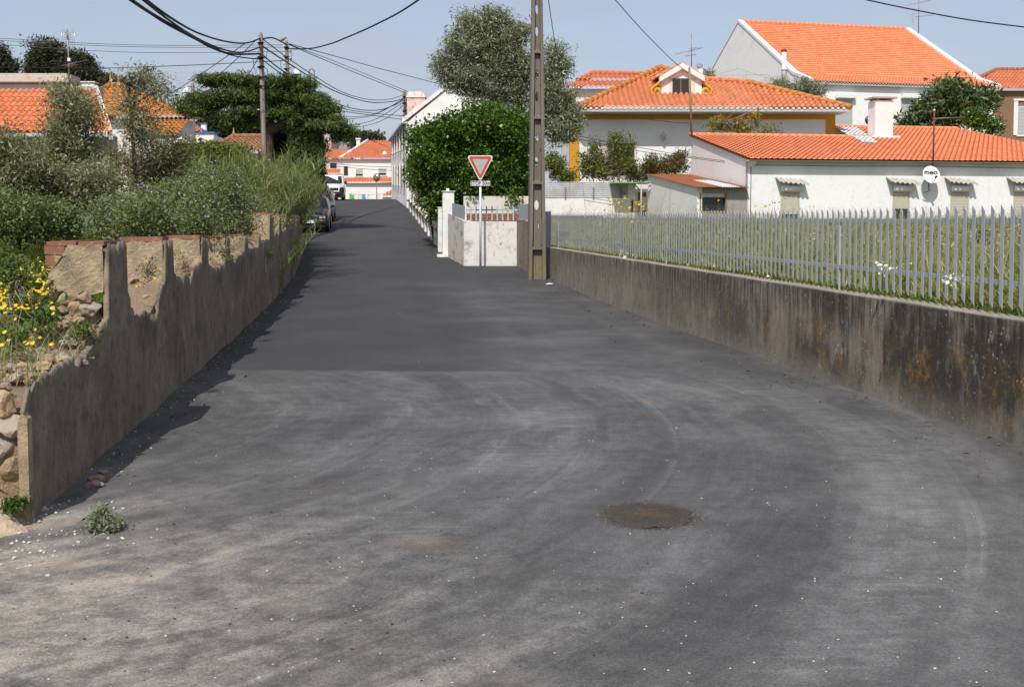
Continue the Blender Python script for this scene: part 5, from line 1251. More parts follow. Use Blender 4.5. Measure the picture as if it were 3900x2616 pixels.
q = MB(); q.box(ee0.x + .4, e1.x - .4, Y + .4, Y + 1.6, 1.5, e0.z - .02); q.build('wall', MT['white_far'], h2)
# lower wing with sloping tile roof, seen from its gable
Y = 45.; w0 = W(560, 520, Y); w1_ = W(668, 515, Y); w1_.z = w0.z; n_ = Vector((0, -.42, 1)); t1 = hit(728, 452, w1_, n_); t0 = hit(500, 452, w1_, n_)
w0 = W(470, 516, Y); w0.z = w1_.z
wing = thing('tiled_outhouse', 'low outhouse with brown orange tiles and grey gable below the hip roof house', 'house', (w0.x + 1, Y + 2, 1.9))
tile_roof([w0, w1_, t1, t0], MT['tile_gold'], wing, 'roof', .2, .33, .045, 6)
q = MB(); q.add([(w1_.x - .1, Y + .1, 1.5), (t1.x - .1, t1.y, 1.5), (t1.x - .1, t1.y, t1.z - .05), (w1_.x - .1, Y + .1, w1_.z - .03), (w0.x, Y + .15, 1.5), (w0.x, Y + .15, w1_.z - .03), (t0.x, t1.y, 1.5), (t0.x, t1.y, t1.z - .05)], [(0, 1, 2, 3), (0, 3, 5, 4), (1, 6, 7, 2)]); q.build('wall', MT['white_worn'], wing)
# white fragments of a yard wall under the scrub
q = MB(); a = W(520, 545, 40.); b = W(685, 640, 40.); q.box(a.x, b.x, 40, 40.2, 2.2, a.z - .05)
tag(q.build('yard_wall', MT['white_far']), 'white yard wall glimpsed through the scrub left of the reeds', 'wall')
q = MB(); p = W(690, 548, 39.); q.lathe([(.34, 0), (.30, .05), (.02, .25)], p, 'z', 12); cc_ = q; lamp = thing('chimney_cowl', 'small pale conical chimney cowl above the scrub', 'chimney', (p.x, p.y, 1.6)); cc_.build('cowl', MT['stone_trim'], lamp)
q = MB(); q.box(p.x - .2, p.x + .2, p.y - .2, p.y + .2, 1.5, p.z - .12); q.build('stack', MT['brown_cement'], lamp)
for dx in (-.15, .15): q = MB(); q.box(p.x + dx - .04, p.x + dx + .04, p.y - .1, p.y + .1, p.z - .12, p.z + .01); q.build('support', MT['brown_cement'], lamp)
# little white house with blue trim
Y = 66.; bl_ = thing('blue_trim_house', 'small white house with blue edged tile roof between the trees', 'house', (W(775, 550, Y).x, Y + 2, 2.8))
q = MB(); a = W(700, 505, Y); b = W(782, 560, Y); q.box(a.x, b.x, Y, Y + 5, 2, a.z - .02); q.build('wall', MT['white_far'], bl_)
e0, e1 = W(690, 503, Y - .2), W(783, 503, Y - .2); t0 = W(700, 470, Y + 2.2); t1 = W(745, 472, Y + 2.2)
tile_roof([e0, e1, W(748, 478, Y + 1.6), W(690, 478, Y + 1.6)], MT['tile_light'], bl_, 'roof', .25, .4, .05, 5)
q = MB(); q.tube([e1, W(744, 480, Y + 1.6)], .09, 6); q.build('blue_edge', MT['blue_trim'], bl_)
q = MB(); c1 = W(795, 512, Y - 1); q.box(c1.x - .42, c1.x + .42, Y - 1.4, Y - .6, 2, c1.z); cm = q.build('chimney', MT['white_far'], bl_); q = MB(); q.prismz([(c1.x - .5, Y - 1.48), (c1.x + .5, Y - 1.48), (c1.x + .5, Y - .52), (c1.x - .5, Y - .52)], c1.z, c1.z + .12); q.build('chimney_cap', MT['blue_trim'], cm)
q = MB(); c1 = W(776, 480, Y + 2); q.box(c1.x - .15, c1.x + .15, Y + 1.9, Y + 2.2, 4, c1.z + .1); cm = q.build('chimney', MT['white_far'], bl_)
q = MB(); q.box(c1.x - .2, c1.x + .2, Y + 1.85, Y + 2.25, c1.z + .1, c1.z + .17); q.build('chimney_cap', MT['blue_trim'], cm)
e0, e1 = W(735, 568, Y - 2.4), W(815, 568, Y - 2.4); tile_roof([e0, e1, W(800, 548, Y - 1.5), W(745, 548, Y - 1.5)], MT['tile_light'], bl_, 'porch_roof', .25, .4, .05, 5)
# old brown roof with pink wall
Y = 54.; e0, e1 = W(785, 582, Y), W(1110, 582, Y); e1.z = e0.z; od = thing('old_roof_house', 'pink house under an old brown hip roof behind the cypress trunk', 'house', (W(950, 600, Y).x, Y + 3, 2.2))
n_ = Vector((0, -.42, 1)); a_ = hit(890, 521, e0, n_); b_ = hit(1085, 516, e0, n_); b_.z = a_.z; b_.y = a_.y
tile_roof([e0, e1, b_, a_], MT['tile_old'], od, 'roof', .22, .34, .05, 6); tile_roof([e0 + Vector((0, 6, 0)), e0, a_, a_ + Vector((0, .6, 0))], MT['tile_old'], od, 'roof', .22, .34, .05, 6); ridge_caps(e0 + Vector((0, 0, .03)), a_ + Vector((0, 0, .06)), MT['tile_old'], od, .11); ridge_caps(a_ + Vector((0, 0, .05)), b_ + Vector((0, 0, .05)), MT['tile_old'], od, .11)
q = MB(); q.lathe([(.05, 0), (.08, .1), (.03, .2), (.01, .45)], a_ + Vector((0, 0, .1)), 'z', 8); q.build('finial', MT['terracotta'], od)
q = MB(); q.box(e0.x + .3, e1.x, Y + .35, Y + 7, 1.5, e0.z - .02); q.build('wall', MT['pink_plaster'], od)
# second pink house farther up
Y = 78.; pk = thing('distant_pink_house', 'far pink house with red roof peeping under the cypress', 'house', (W(1150, 520, Y).x, Y + 2, 3))
q = MB(); a = W(1215, 516, 126.); b = W(1262, 590, 126.); q.box(a.x, b.x, 126., 131., 1, a.z); q.build('wall', MT['pink_plaster'], pk)
e0, e1 = W(1030, 505, Y), W(1100, 505, Y); e1.z = e0.z; a_ = W(1048, 470, Y + 3); tile_roof([e0, e1, W(1095, 488, Y + 2), a_], MT['tile_light'], pk, 'roof', .25, .4, .05, 5)
q = MB(); q.box(e0.x + .2, e1.x - .2, Y + .3, Y + 4, 2, e0.z - .02); q.build('side_wall', MT['pink_plaster'], pk)
Y = 120.; gx = W(1285, 560, Y + 10); gh = thing('arched_gable', 'small grey arched gable with tile roof behind the far red roofs', 'house', (gx.x, Y + 10, 3))
q = MB(); pts = [(gx.x - 1.6, 1), (gx.x + 1.6, 1)] + [(gx.x + 1.6 * math.cos(R(k * 15)), gx.z - 1.2 + 1.6 * math.sin(R(k * 15))) for k in range(13)]; q.prism(pts, Y + 10, Y + 10.4); q.build('gable_wall', MT['grey_cement'], gh)
tile_roof([(gx.x - 1.9, Y + 9.8, gx.z - .7), (gx.x - 1.8, Y + 14, gx.z - .6), (gx.x, Y + 14, gx.z + .75), (gx.x, Y + 9.8, gx.z + .75)][::-1], MT['tile_light'], gh, 'roof', .25, .4, .05, 5) if False else None
tile_roof([(gx.x, Y + 10.5, gx.z - .2), (gx.x + 1.6, Y + 10.5, gx.z - .5), (gx.x + 1.2, Y + 12, gx.z + .25), (gx.x + .3, Y + 12, gx.z + .25)], MT['tile_old'], gh, 'roof', .25, .4, .05, 5)

# ------------------------------------------------------------------ white terrace on the right of the street
YG = 63.; ge = W(1548, 470, YG); th_ = thing('white_terrace', 'tall white terrace building with street windows and weathered chimney beside the ivy', 'house', (ge.x, YG, float(prof(YG))))
yend = 84.; fx = lambda Y: ge.x + (Y - YG) * -.158
zez = lambda Y: ge.z + (Y - YG) * .03
gap = W(1762, 290, YG); gz_ = 2.4
q = MB(); gpl = [(ge.x, gz_), (ge.x, ge.z), (gap.x, gap.z), (2 * gap.x - ge.x, ge.z), (2 * gap.x - ge.x, gz_)]; q.prism(gpl, YG, YG + .3); q.build('gable_wall', MT['white_far'], th_)
q = MB(); n = Vector((gap.x - ge.x, 0, gap.z - ge.z)); q.solid([(ge.x - .25, YG - .1, ge.z + .0), (ge.x - .25, YG - .1, ge.z + .28), (gap.x, YG - .1, gap.z + .28), (gap.x, YG - .1, gap.z)], (0, .5, 0)); q.build('gable_coping', MT['white_worn'], th_)
q = MB(); q.solid([(ge.x, YG + .302, gz_), (fx(yend), yend, gz_), (fx(yend), yend, zez(yend)), (ge.x, YG + .302, ge.z)], (.3, 0, 0)); sw_ = q.build('street_wall', MT['white_far'], th_)
q = MB(); q.solid([(ge.x - .28, YG - .05, ge.z - .02), (fx(yend) - .28, yend, zez(yend)), (fx(yend) - .28, yend, zez(yend) + .12), (ge.x - .28, YG - .05, ge.z + .10)], (.35, 0, 0)); q.build('gutter', MT['soffit_grey'], th_)
q = MB(); q.solid([(ge.x - .1, YG + .4, ge.z + .12), (fx(yend) - .1, yend, zez(yend) + .12), (fx(yend) + 3, yend, gap.z), (gap.x, YG + .4, gap.z - .1)], (0, 0, .08)); q.build('roof', MT['tile_light'], th_)
for k, yy in enumerate((66, 69.5, 73, 76.5, 80)):
    for lv in (0, 1):
        z0 = 4.3 + .05 * (yy - 66) + lv * 2.3; x = fx(yy); q = MB()
        q.solid([(x - .01, yy, z0), (x - .01 - .158 * .9, yy + .9, z0), (x - .01 - .158 * .9, yy + .9, z0 + 1.3), (x - .01, yy, z0 + 1.3)], (-.03, 0, 0)); wq = q.build('window', MT['window_dark'], th_)
        q = MB(); q.solid([(x - .02, yy - .12, z0 - .1), (x - .02 - .158 * 1.14, yy + 1.02, z0 - .1), (x - .02 - .158 * 1.14, yy + 1.02, z0), (x - .02, yy - .12, z0)], (-.1, 0, 0)); q.solid([(x - .02, yy - .1, z0), (x - .02, yy, z0), (x - .02, yy, z0 + 1.4), (x - .02, yy - .1, z0 + 1.4)], (-.09, 0, 0)); q.build('frame', MT['stone_trim'], wq)
chx, chy = W(1584, 440, YG + 3), YG + 3; kx = 34 * (YG + 3) / FPX; zt_ = W(1584, 372, chy).z
q = MB(); q.box(chx.x - kx, chx.x + kx, chy, chy + 1.2, ge.z - .5, zt_); cm = q.build('chimney', MT['chimney_grime'], th_)
q = MB(); q.add([(chx.x - kx - .06, chy - .06, zt_), (chx.x + kx + .06, chy - .06, zt_), (chx.x + kx + .06, chy + 1.26, zt_), (chx.x - kx - .06, chy + 1.26, zt_), (chx.x - kx + .1, chy + .1, zt_ + .38), (chx.x + kx - .1, chy + .1, zt_ + .38), (chx.x + kx - .1, chy + 1.1, zt_ + .38), (chx.x - kx + .1, chy + 1.1, zt_ + .38)], [(0, 1, 5, 4), (1, 2, 6, 5), (2, 3, 7, 6), (3, 0, 4, 7), (4, 5, 6, 7)]); q.build('chimney_cap', MT['chimney_grime'], cm)

# ---- far house at the end of the street (beyond the crest)
Y = 118.; k_ = Y / FPX
fh = thing('far_house', 'far white house with orange roof and tiled canopy at the end of the street', 'house', (W(1400, 700, Y).x, Y + 3, 2))
e0, e1 = W(1293, 605, Y - .4), W(1520, 603, Y - .4); e1.z = e0.z; n_ = Vector((0, -.5, 1)); a_ = hit(1400, 538, e0, n_); b_ = hit(1520, 535, e0, n_)
tile_roof([e0, e1, b_, a_], MT['tile_light'], fh, 'roof', .30, .5, .07, 5); ridge_caps(e0 + Vector((0, 0, .05)), a_ + Vector((0, 0, .1)), MT['stone_trim'], fh, .16, 1.2, 'hip_edge')
ff = FR((0, Y, 0)); q = MB(ff); x0, x1 = W(1297, 650, Y).x, W(1530, 650, Y).x; q.box(x0, x1, 0, 6, 0, e0.z - .03); q.build('wall', MT['white_far'], fh)
for (a, b, c, d) in ((1355, 1382, 645, 671), (1442, 1471, 641, 668)):
    p0_, p1_ = W(a, d, Y), W(b, c, Y); window(fh, ff, p0_.x, p1_.x, p0_.z, p1_.z, 'shutter_grey', 'white_plastic', True, 12, .3)
p0_, p1_ = W(1310, 669, Y), W(1325, 634, Y); window(fh, ff, p0_.x, p1_.x, p0_.z, p1_.z, None, 'stone_trim', False)
c0_, c1_ = W(1308, 696, Y - 1.6), W(1520, 694, Y - 1.6); c1_.z = c0_.z; n_ = Vector((0, -.5, 1)); tile_roof([c0_, c1_, hit(1520, 677, c0_, n_), hit(1308, 679, c0_, n_)], MT['tile_light'], fh, 'canopy_roof', .30, .5, .07, 5)
q = MB(ff); q.box(c0_.x + .2, c1_.x, -1.2, -.002, 0, c0_.z - .03); q.build('lower_wall', MT['white_far'], fh)
ln = thing('red_roof_house', 'low far house with red roof and one dark window left of the far white house', 'house', (W(1260, 640, Y).x, Y + 3, 2))
e0, e1 = W(1185, 606, Y - .3), W(1296, 603, Y - .3); e1.z = e0.z; tile_roof([e0, e1, hit(1320, 570, e0, n_), hit(1185, 572, e0, n_)], MT['tile_light'], ln, 'roof', .3, .5, .07, 5)
q = MB(ff); q.box(W(1190, 650, Y).x, W(1296.5, 650, Y).x, .05, 6, 0, e0.z - .03); q.build('wall', MT['pale_pink'], ln)
p0_, p1_ = W(1257, 642, Y), W(1282, 621, Y); window(ln, FR((0, Y + .05, 0)), p0_.x, p1_.x, p0_.z, p1_.z, None, 'pale_pink', True)
e0, e1 = W(1215, 662, Y - 1.5), W(1295, 658, Y - 1.5); e1.z = e0.z; tile_roof([e0, e1, hit(1297, 645, e0, n_), hit(1215, 647, e0, n_)], MT['tile_light'], ln, 'lean_to_roof', .3, .5, .07, 5)
q = MB(ff); q.box(e0.x + .2, e1.x, -1.2, .04, 0, e0.z - .03); q.build('lean_to_wall', MT['stone_trim'], ln)
sr = W(1455, 752, 108.); q = thing('small_red_roof', 'small red pitched roof corner just above the road crest', 'roof', (sr.x, 108, 2.))
tile_roof([W(1452, 750, 107.), W(1500, 748, 107.), W(1500, 725, 109.), W(1484, 727, 109.)], MT['tile_light'], q, 'roof', .3, .5, .07, 5); m_ = MB(); m_.box(W(1456, 760, 107.3).x, W(1500, 760, 107.3).x, 107.3, 109, 0, W(1456, 751, 107.3).z); m_.build('wall', MT['white_far'], q)
m_ = MB(); p = W(1364, 545, 125.); m_.box(p.x - .14 * 1.5, p.x + .14 * 1.5, 125, 125.5, 3, W(1364, 532, 125.).z); cm = thing('far_chimney', 'thin pale blue chimney behind the far orange roof', 'chimney', (p.x, 125, 3)); m_.build('stack', MT['white_far'], cm); m_ = MB(); m_.box(p.x - .3, p.x + .3, 124.9, 125.6, W(1364, 532, 125.).z, W(1364, 530, 125.).z + .1); m_.build('cap', MT['white_far'], cm)
# ------------------------------------------------------------------ poles, lamps
def wood_pole(label, px, top, Y, r, lean=0, bpx=None):
    t_ = W(px, top, Y); bx = W(bpx or px, 800, Y).x; b_ = Vector((bx, Y, float(gz(bx, Y)) - .3))
    th = thing('wooden_pole', label, 'utility pole', b_)
    q = MB(); q.tube([b_, b_.lerp(t_, .5), t_, t_ + Vector((0, 0, .12))], [r * 1.25, r * 1.1, r, r * .5], 10); q.build('shaft', MT['wood_pole'], th); return th, t_
def clamps(th, t_, zs, r=.09):
    for z in zs:
        q = MB(); q.lathe([(r, -.04), (r, .04)], t_ - Vector((0, 0, z)), 'z', 10); q.tube([t_ + Vector((-.1, -.1, -z)), t_ + Vector((.16, -.16, -z))], .02, 5); q.build('cable_clamp', MT['cable'], th)
    q = MB()
    for k in range(5):
        a = k * 1.3; p = t_ - Vector((0, 0, .3 + .35 * k)); s = -1 if k % 2 else 1
        q.tube([p, p + Vector((s * .25, -.1, -.15)), p + Vector((s * .2, -.12, -.5)), p + Vector((s * .06, -.1, -.42))], .012, 4)
    q.build('cable_loop', MT['cable'], th)
pA, tA = wood_pole('tallest wooden utility pole wrapped in cables beside the cypress', 993, 138, 36., .078, bpx=1015); clamps(pA, tA, (.25, .75, 1.05, 1.4, 1.7))
q = MB(); d = tA.lerp(Vector((W(1015, 800, 36).x, 36, 1)), .33)
for z, s in ((5.6, -1), (3.9, 1)): q.tube([(tA.x + .1, 35.9, z), (tA.x + .1 + s * .22, 35.8, z + .02)], .012, 5)
q.build('step_hook', MT['steel_bright'], pA)
pB, tB = wood_pole('second wooden pole with a street lamp rising through the cypress crown', 1091, 165, 45., .075, bpx=1116); clamps(pB, tB, (.2, .6, 1.1), .09)
def lamp_head(parent, p, fr_pt, k=1.):
    q = MB(); q.tube([fr_pt, (Vector(fr_pt) + Vector(p)) / 2 + Vector((0, 0, .12 * k)), Vector(p) + Vector((0, 0, .12 * k))], .018, 5); ar = q.build('lamp_arm', MT['galva'], parent)
    q = MB(); q.lathe([(.05 * k, .16 * k), (.09 * k, .12 * k), (.20 * k, -.08 * k), (.19 * k, -.10 * k), (.02, -.02)], p, 'z', 12); q.build('lamp_shade', MT['white_plastic'], ar)
lamp_head(pB, W(1131, 276, 44.6), W(1101, 258, 45.))
q = MB()
for i in range(5): q.lathe([(.03, -.05), (.045, 0), (.03, .05)], tB + Vector((-.1 + .3 * (i % 2), -.05, -.15 - .18 * i)), 'z', 8)
q.build('insulator', MT['stone_trim'], pB)
pC, tC = wood_pole('wooden pole against the white terrace where many cables meet', 1541, 352, 67., .12, bpx=1551); clamps(pC, tC, (.3, .7, 1.2, 1.8, 2.4), .14)
pD, tD = wood_pole('small far wooden pole with a lamp left of the cypress', 734, 325, 58., .10, bpx=742); lamp_head(pD, W(712, 346, 57.7), W(734, 336, 58.), 1.3)
pE, tE = wood_pole('short grey pole beside the far red roof', 1233, 560, 76., .13)
# hooped pole
hb = W(1178, 285, 52.); gzz = gz(hb.x, 52)
hp = thing('hooped_pole', 'thin grey post with a hooped top above the cypress', 'utility pole', (hb.x, 52, gzz))
q = MB(); q.tube([(hb.x, 52, gzz - .2), hb], .10, 8); q.build('shaft', MT['concrete_pole'], hp)
q = MB(); r_ = .13; c_ = W(1187, 276, 52.); q.tube([W(1178, 300, 52.)] + [c_ + Vector((.13 * math.cos(R(180 - 20 * k)), 0, .16 * math.sin(R(180 - 20 * k)))) for k in range(10)] + [W(1196, 300, 52.), W(1196, 340, 52.)], .03, 6); q.build('hoop', MT['sign_back'], hp)
# bird on the pole
bp0 = tB + Vector((-.14, -.02, .16)); q = MB()
q.lathe([(.006, -.19), (.03, -.15), (.035, -.10), (.06, -.04), (.065, .02), (.045, .075), (.028, .10), (.036, .125), (.036, .15), (.014, .175), (.002, .20)], (0, 0, 0), 'x', 10)
rot = Matrix.Translation(bp0) @ Matrix.Rotation(R(-25), 4, 'Y')
q.v = [rot @ v for v in q.v]; q.tube([bp0 + Vector((0, -.02, -.04)), bp0 + Vector((.0, -.02, -.14))], .006, 4); q.tube([bp0 + Vector((0, .02, -.04)), bp0 + Vector((0, .02, -.14))], .006, 4)
tag(q.build('dove', MT['feather']), 'small grey dove perched on the second wooden pole', 'bird')

# ------------------------------------------------------------------ cables
gP = 'overhead cables'
A = 36.; B = 45.; Cc = 67.
cable('overhead_cable', 'upper thick black cable sweeping from the top left to the tallest wooden pole', [(505, -40, 17), (640, 62, 21), (750, 125, 26), (855, 158, 30), (935, 165, 34), (992, 147, A)], .026, grp=gP)
cable('overhead_cable', 'middle thick black cable sweeping from the top left to the tallest wooden pole', [(520, -20, 17), (640, 75, 21), (727, 133, 25), (812, 176, 29), (890, 199, 32), (940, 197, 34), (992, 180, A)], .024, grp=gP)
cable('overhead_cable', 'thickest twisted black cable sweeping from the top left to the tallest wooden pole', [(470, -20, 16), (560, 42, 19), (620, 78, 21), (684, 114, 23), (750, 150, 26), (812, 181, 29), (880, 206, 32), (992, 206, A)], .032, grp=gP)
cable('overhead_cable', 'lowest black cable sweeping from the top left to the tallest wooden pole', [(474, -20, 16), (620, 84, 21), (750, 154, 26), (812, 187, 29), (900, 216, 33), (992, 227, A)], .020, grp=gP)
cable('overhead_cable', 'thick black cable from the second pole up to the top centre of the sky', [(1098, 187, B), (1180, 186, 43), (1250, 170, 41), (1300, 152, 39), (1440, 90, 35), (1595, 0, 31), (2040, -330, 25.7)], .028, grp=gP)
cable('power_line', 'topmost thin power line across the left sky', [(-300, 128, 47), (0, 147, 46), (500, 172, 45.5), (1090, 172, B)], .012, MT['cable_grey'], 'thin power lines in the left sky')
cable('power_line', 'second thin power line across the left sky', [(-300, 138, 47), (0, 155, 46), (500, 179, 45.5), (1090, 181, B)], .012, MT['cable_grey'], 'thin power lines in the left sky')
cable('power_line', 'third thin power line across the left sky', [(-300, 152, 47), (0, 171, 46), (500, 200, 45.5), (1090, 197, B)], .012, MT['cable_grey'], 'thin power lines in the left sky')
cable('power_line', 'lowest black power line crossing behind the left antenna', [(-300, 252, 47), (0, 257, 46), (360, 261, 45.6), (680, 251, 45.3), (1095, 231, B)], .016, None, 'thin power lines in the left sky')
cable('service_cable', 'service cable dropping from the tallest pole to the lichened hip roof', [(938, 163, 35.5), (800, 260, 40), (640, 366, 46.)], .014, None, 'service cables')
cable('service_cable', 'longer service cable dropping left from the tallest pole', [(972, 157, 35.7), (840, 280, 40), (660, 410, 46.)], .014, None, 'service cables')
cable('service_cable', 'steep service cable dropping in front of the cypress', [(988, 215, 35.6), (930, 310, 40), (795, 505, 50.)], .013, None, 'service cables')
cable('service_cable', 'cable leaving the small lamp pole to the left', [(733, 329, 58.), (680, 340, 56), (625, 352, 50.)], .014, None, 'service cables')
cable('service_cable', 'cable leaving the small lamp pole to the right into the cypress', [(736, 329, 58.), (800, 365, 52), (830, 385, 46.)], .014, None, 'service cables')
cable('street_cable', 'highest of the cables running right from the second pole to the olive tree', [(1100, 168, B), (1250, 208, 49), (1450, 263, 55), (1690, 325, 62)], .018, None, 'street cables')
cable('street_cable', 'cable from the second pole passing just above the terrace pole', [(1100, 170, B), (1300, 245, 54), (1555, 350, 67), (1700, 400, 68)], .015, None, 'street cables')
cable('street_cable', 'cable from the second pole to the top of the terrace pole', [(1100, 171, B), (1300, 256, 54), (1541, 354, Cc)], .018, None, 'street cables')
cable('street_cable', 'short cable between the tops of the two tall wooden poles', [(996, 150, A), (1040, 146, 40), (1091, 170, B)], .03, None, 'street cables')
cable('street_cable', 'upper sagging cable between the tallest pole and the terrace pole', [(1003, 152, A), (1100, 225, 41), (1190, 285, 47), (1300, 350, 54), (1400, 379, 60), (1480, 379, 64), (1541, 361, Cc)], .019, None, 'street cables')
cable('street_cable', 'heavy sagging cable between the tallest pole and the terrace pole', [(1003, 180, A), (1100, 243, 41), (1190, 300, 47), (1280, 350, 53), (1400, 389, 60), (1490, 388, 64), (1541, 374, Cc)], .026, None, 'street cables')
cable('street_cable', 'long low sagging cable from the tallest pole through the cypress', [(1003, 213, A), (1100, 287, 42), (1270, 389, 52), (1360, 417, 58), (1440, 420, 62), (1500, 402, 65), (1541, 380, Cc)], .024, None, 'street cables')
cable('street_cable', 'straight cable descending right to the lower shaft of the terrace pole', [(1003, 232, A), (1100, 300, 42), (1280, 405, 52), (1400, 430, 60), (1541, 443, Cc)], .020, None, 'street cables')
cable('street_cable', 'lowest straight cable reaching the terrace pole', [(1283, 421, 55), (1400, 438, 61), (1541, 457, Cc)], .020, None, 'street cables')
cable('street_cable', 'cable leaving the terrace pole to the left behind the cypress, topmost', [(1541, 374, Cc), (1460, 420, 70), (1380, 444, 74), (1270, 445, 80)], .018, None, 'street cables')
cable('street_cable', 'cable leaving the terrace pole to the left behind the cypress, second', [(1541, 376, Cc), (1440, 432, 70), (1370, 450, 74), (1280, 456, 80)], .020, None, 'street cables')
cable('street_cable', 'cable leaving the terrace pole to the left behind the cypress, third', [(1541, 386, Cc), (1450, 445, 70), (1390, 468, 74), (1325, 478, 80)], .020, None, 'street cables')
cable('street_cable', 'cable leaving the terrace pole to the left behind the cypress, lowest', [(1541, 398, Cc), (1470, 452, 70), (1400, 478, 74), (1340, 485, 80)], .020, None, 'street cables')
cable('service_cable', 'cable running down from under the cypress to the far orange roof', [(1325, 498, 80), (1400, 528, 95), (1475, 560, 117)], .025, None, 'service cables')
cable('service_cable', 'upper thin cable in front of the far white house', [(1225, 620, 90), (1360, 632, 88), (1490, 637, 84)], .02, None, 'service cables')
cable('service_cable', 'lower thin cable in front of the far white house', [(1225, 628, 90), (1360, 642, 88), (1490, 650, 84)], .02, None, 'service cables')
cable('service_cable', 'thin cable dropping right of the concrete pole into the olive tree', [(2080, -60, 26), (2115, 170, 33), (2150, 330, 40), (2180, 420, 46)], .011, None, 'service cables')
cable('service_cable', 'cable dropping from the top to the mast by the dormer', [(2290, -60, 30), (2450, 120, 38), (2560, 230, 44), (2622, 280, 48.5)], .014, None, 'service cables')
cable('overhead_cable', 'thick black cable crossing the top right corner over the big house', [(3200, -30, 30), (3300, 0, 30), (3500, 42, 30), (3700, 78, 30), (3950, 110, 30)], .020, grp=gP)
cable('service_cable', 'thin cable along the shaded ochre house wall to the mast', [(2230, 425, 51), (2400, 447, 50.5), (2560, 466, 49.5), (2625, 470, 48.6)], .012, None, 'service cables')
cable('service_cable', 'upper thin cable crossing the shrubs to the low house gable', [(2190, 516, 45), (2400, 556, 45), (2600, 592, 44.5), (2760, 614, 43.5)], .012, None, 'service cables')
cable('service_cable', 'lower thin cable crossing the shrubs to the low house gable', [(2190, 528, 45), (2410, 572, 45), (2600, 598, 44.5), (2762, 620, 43.5)], .012, None, 'service cables')

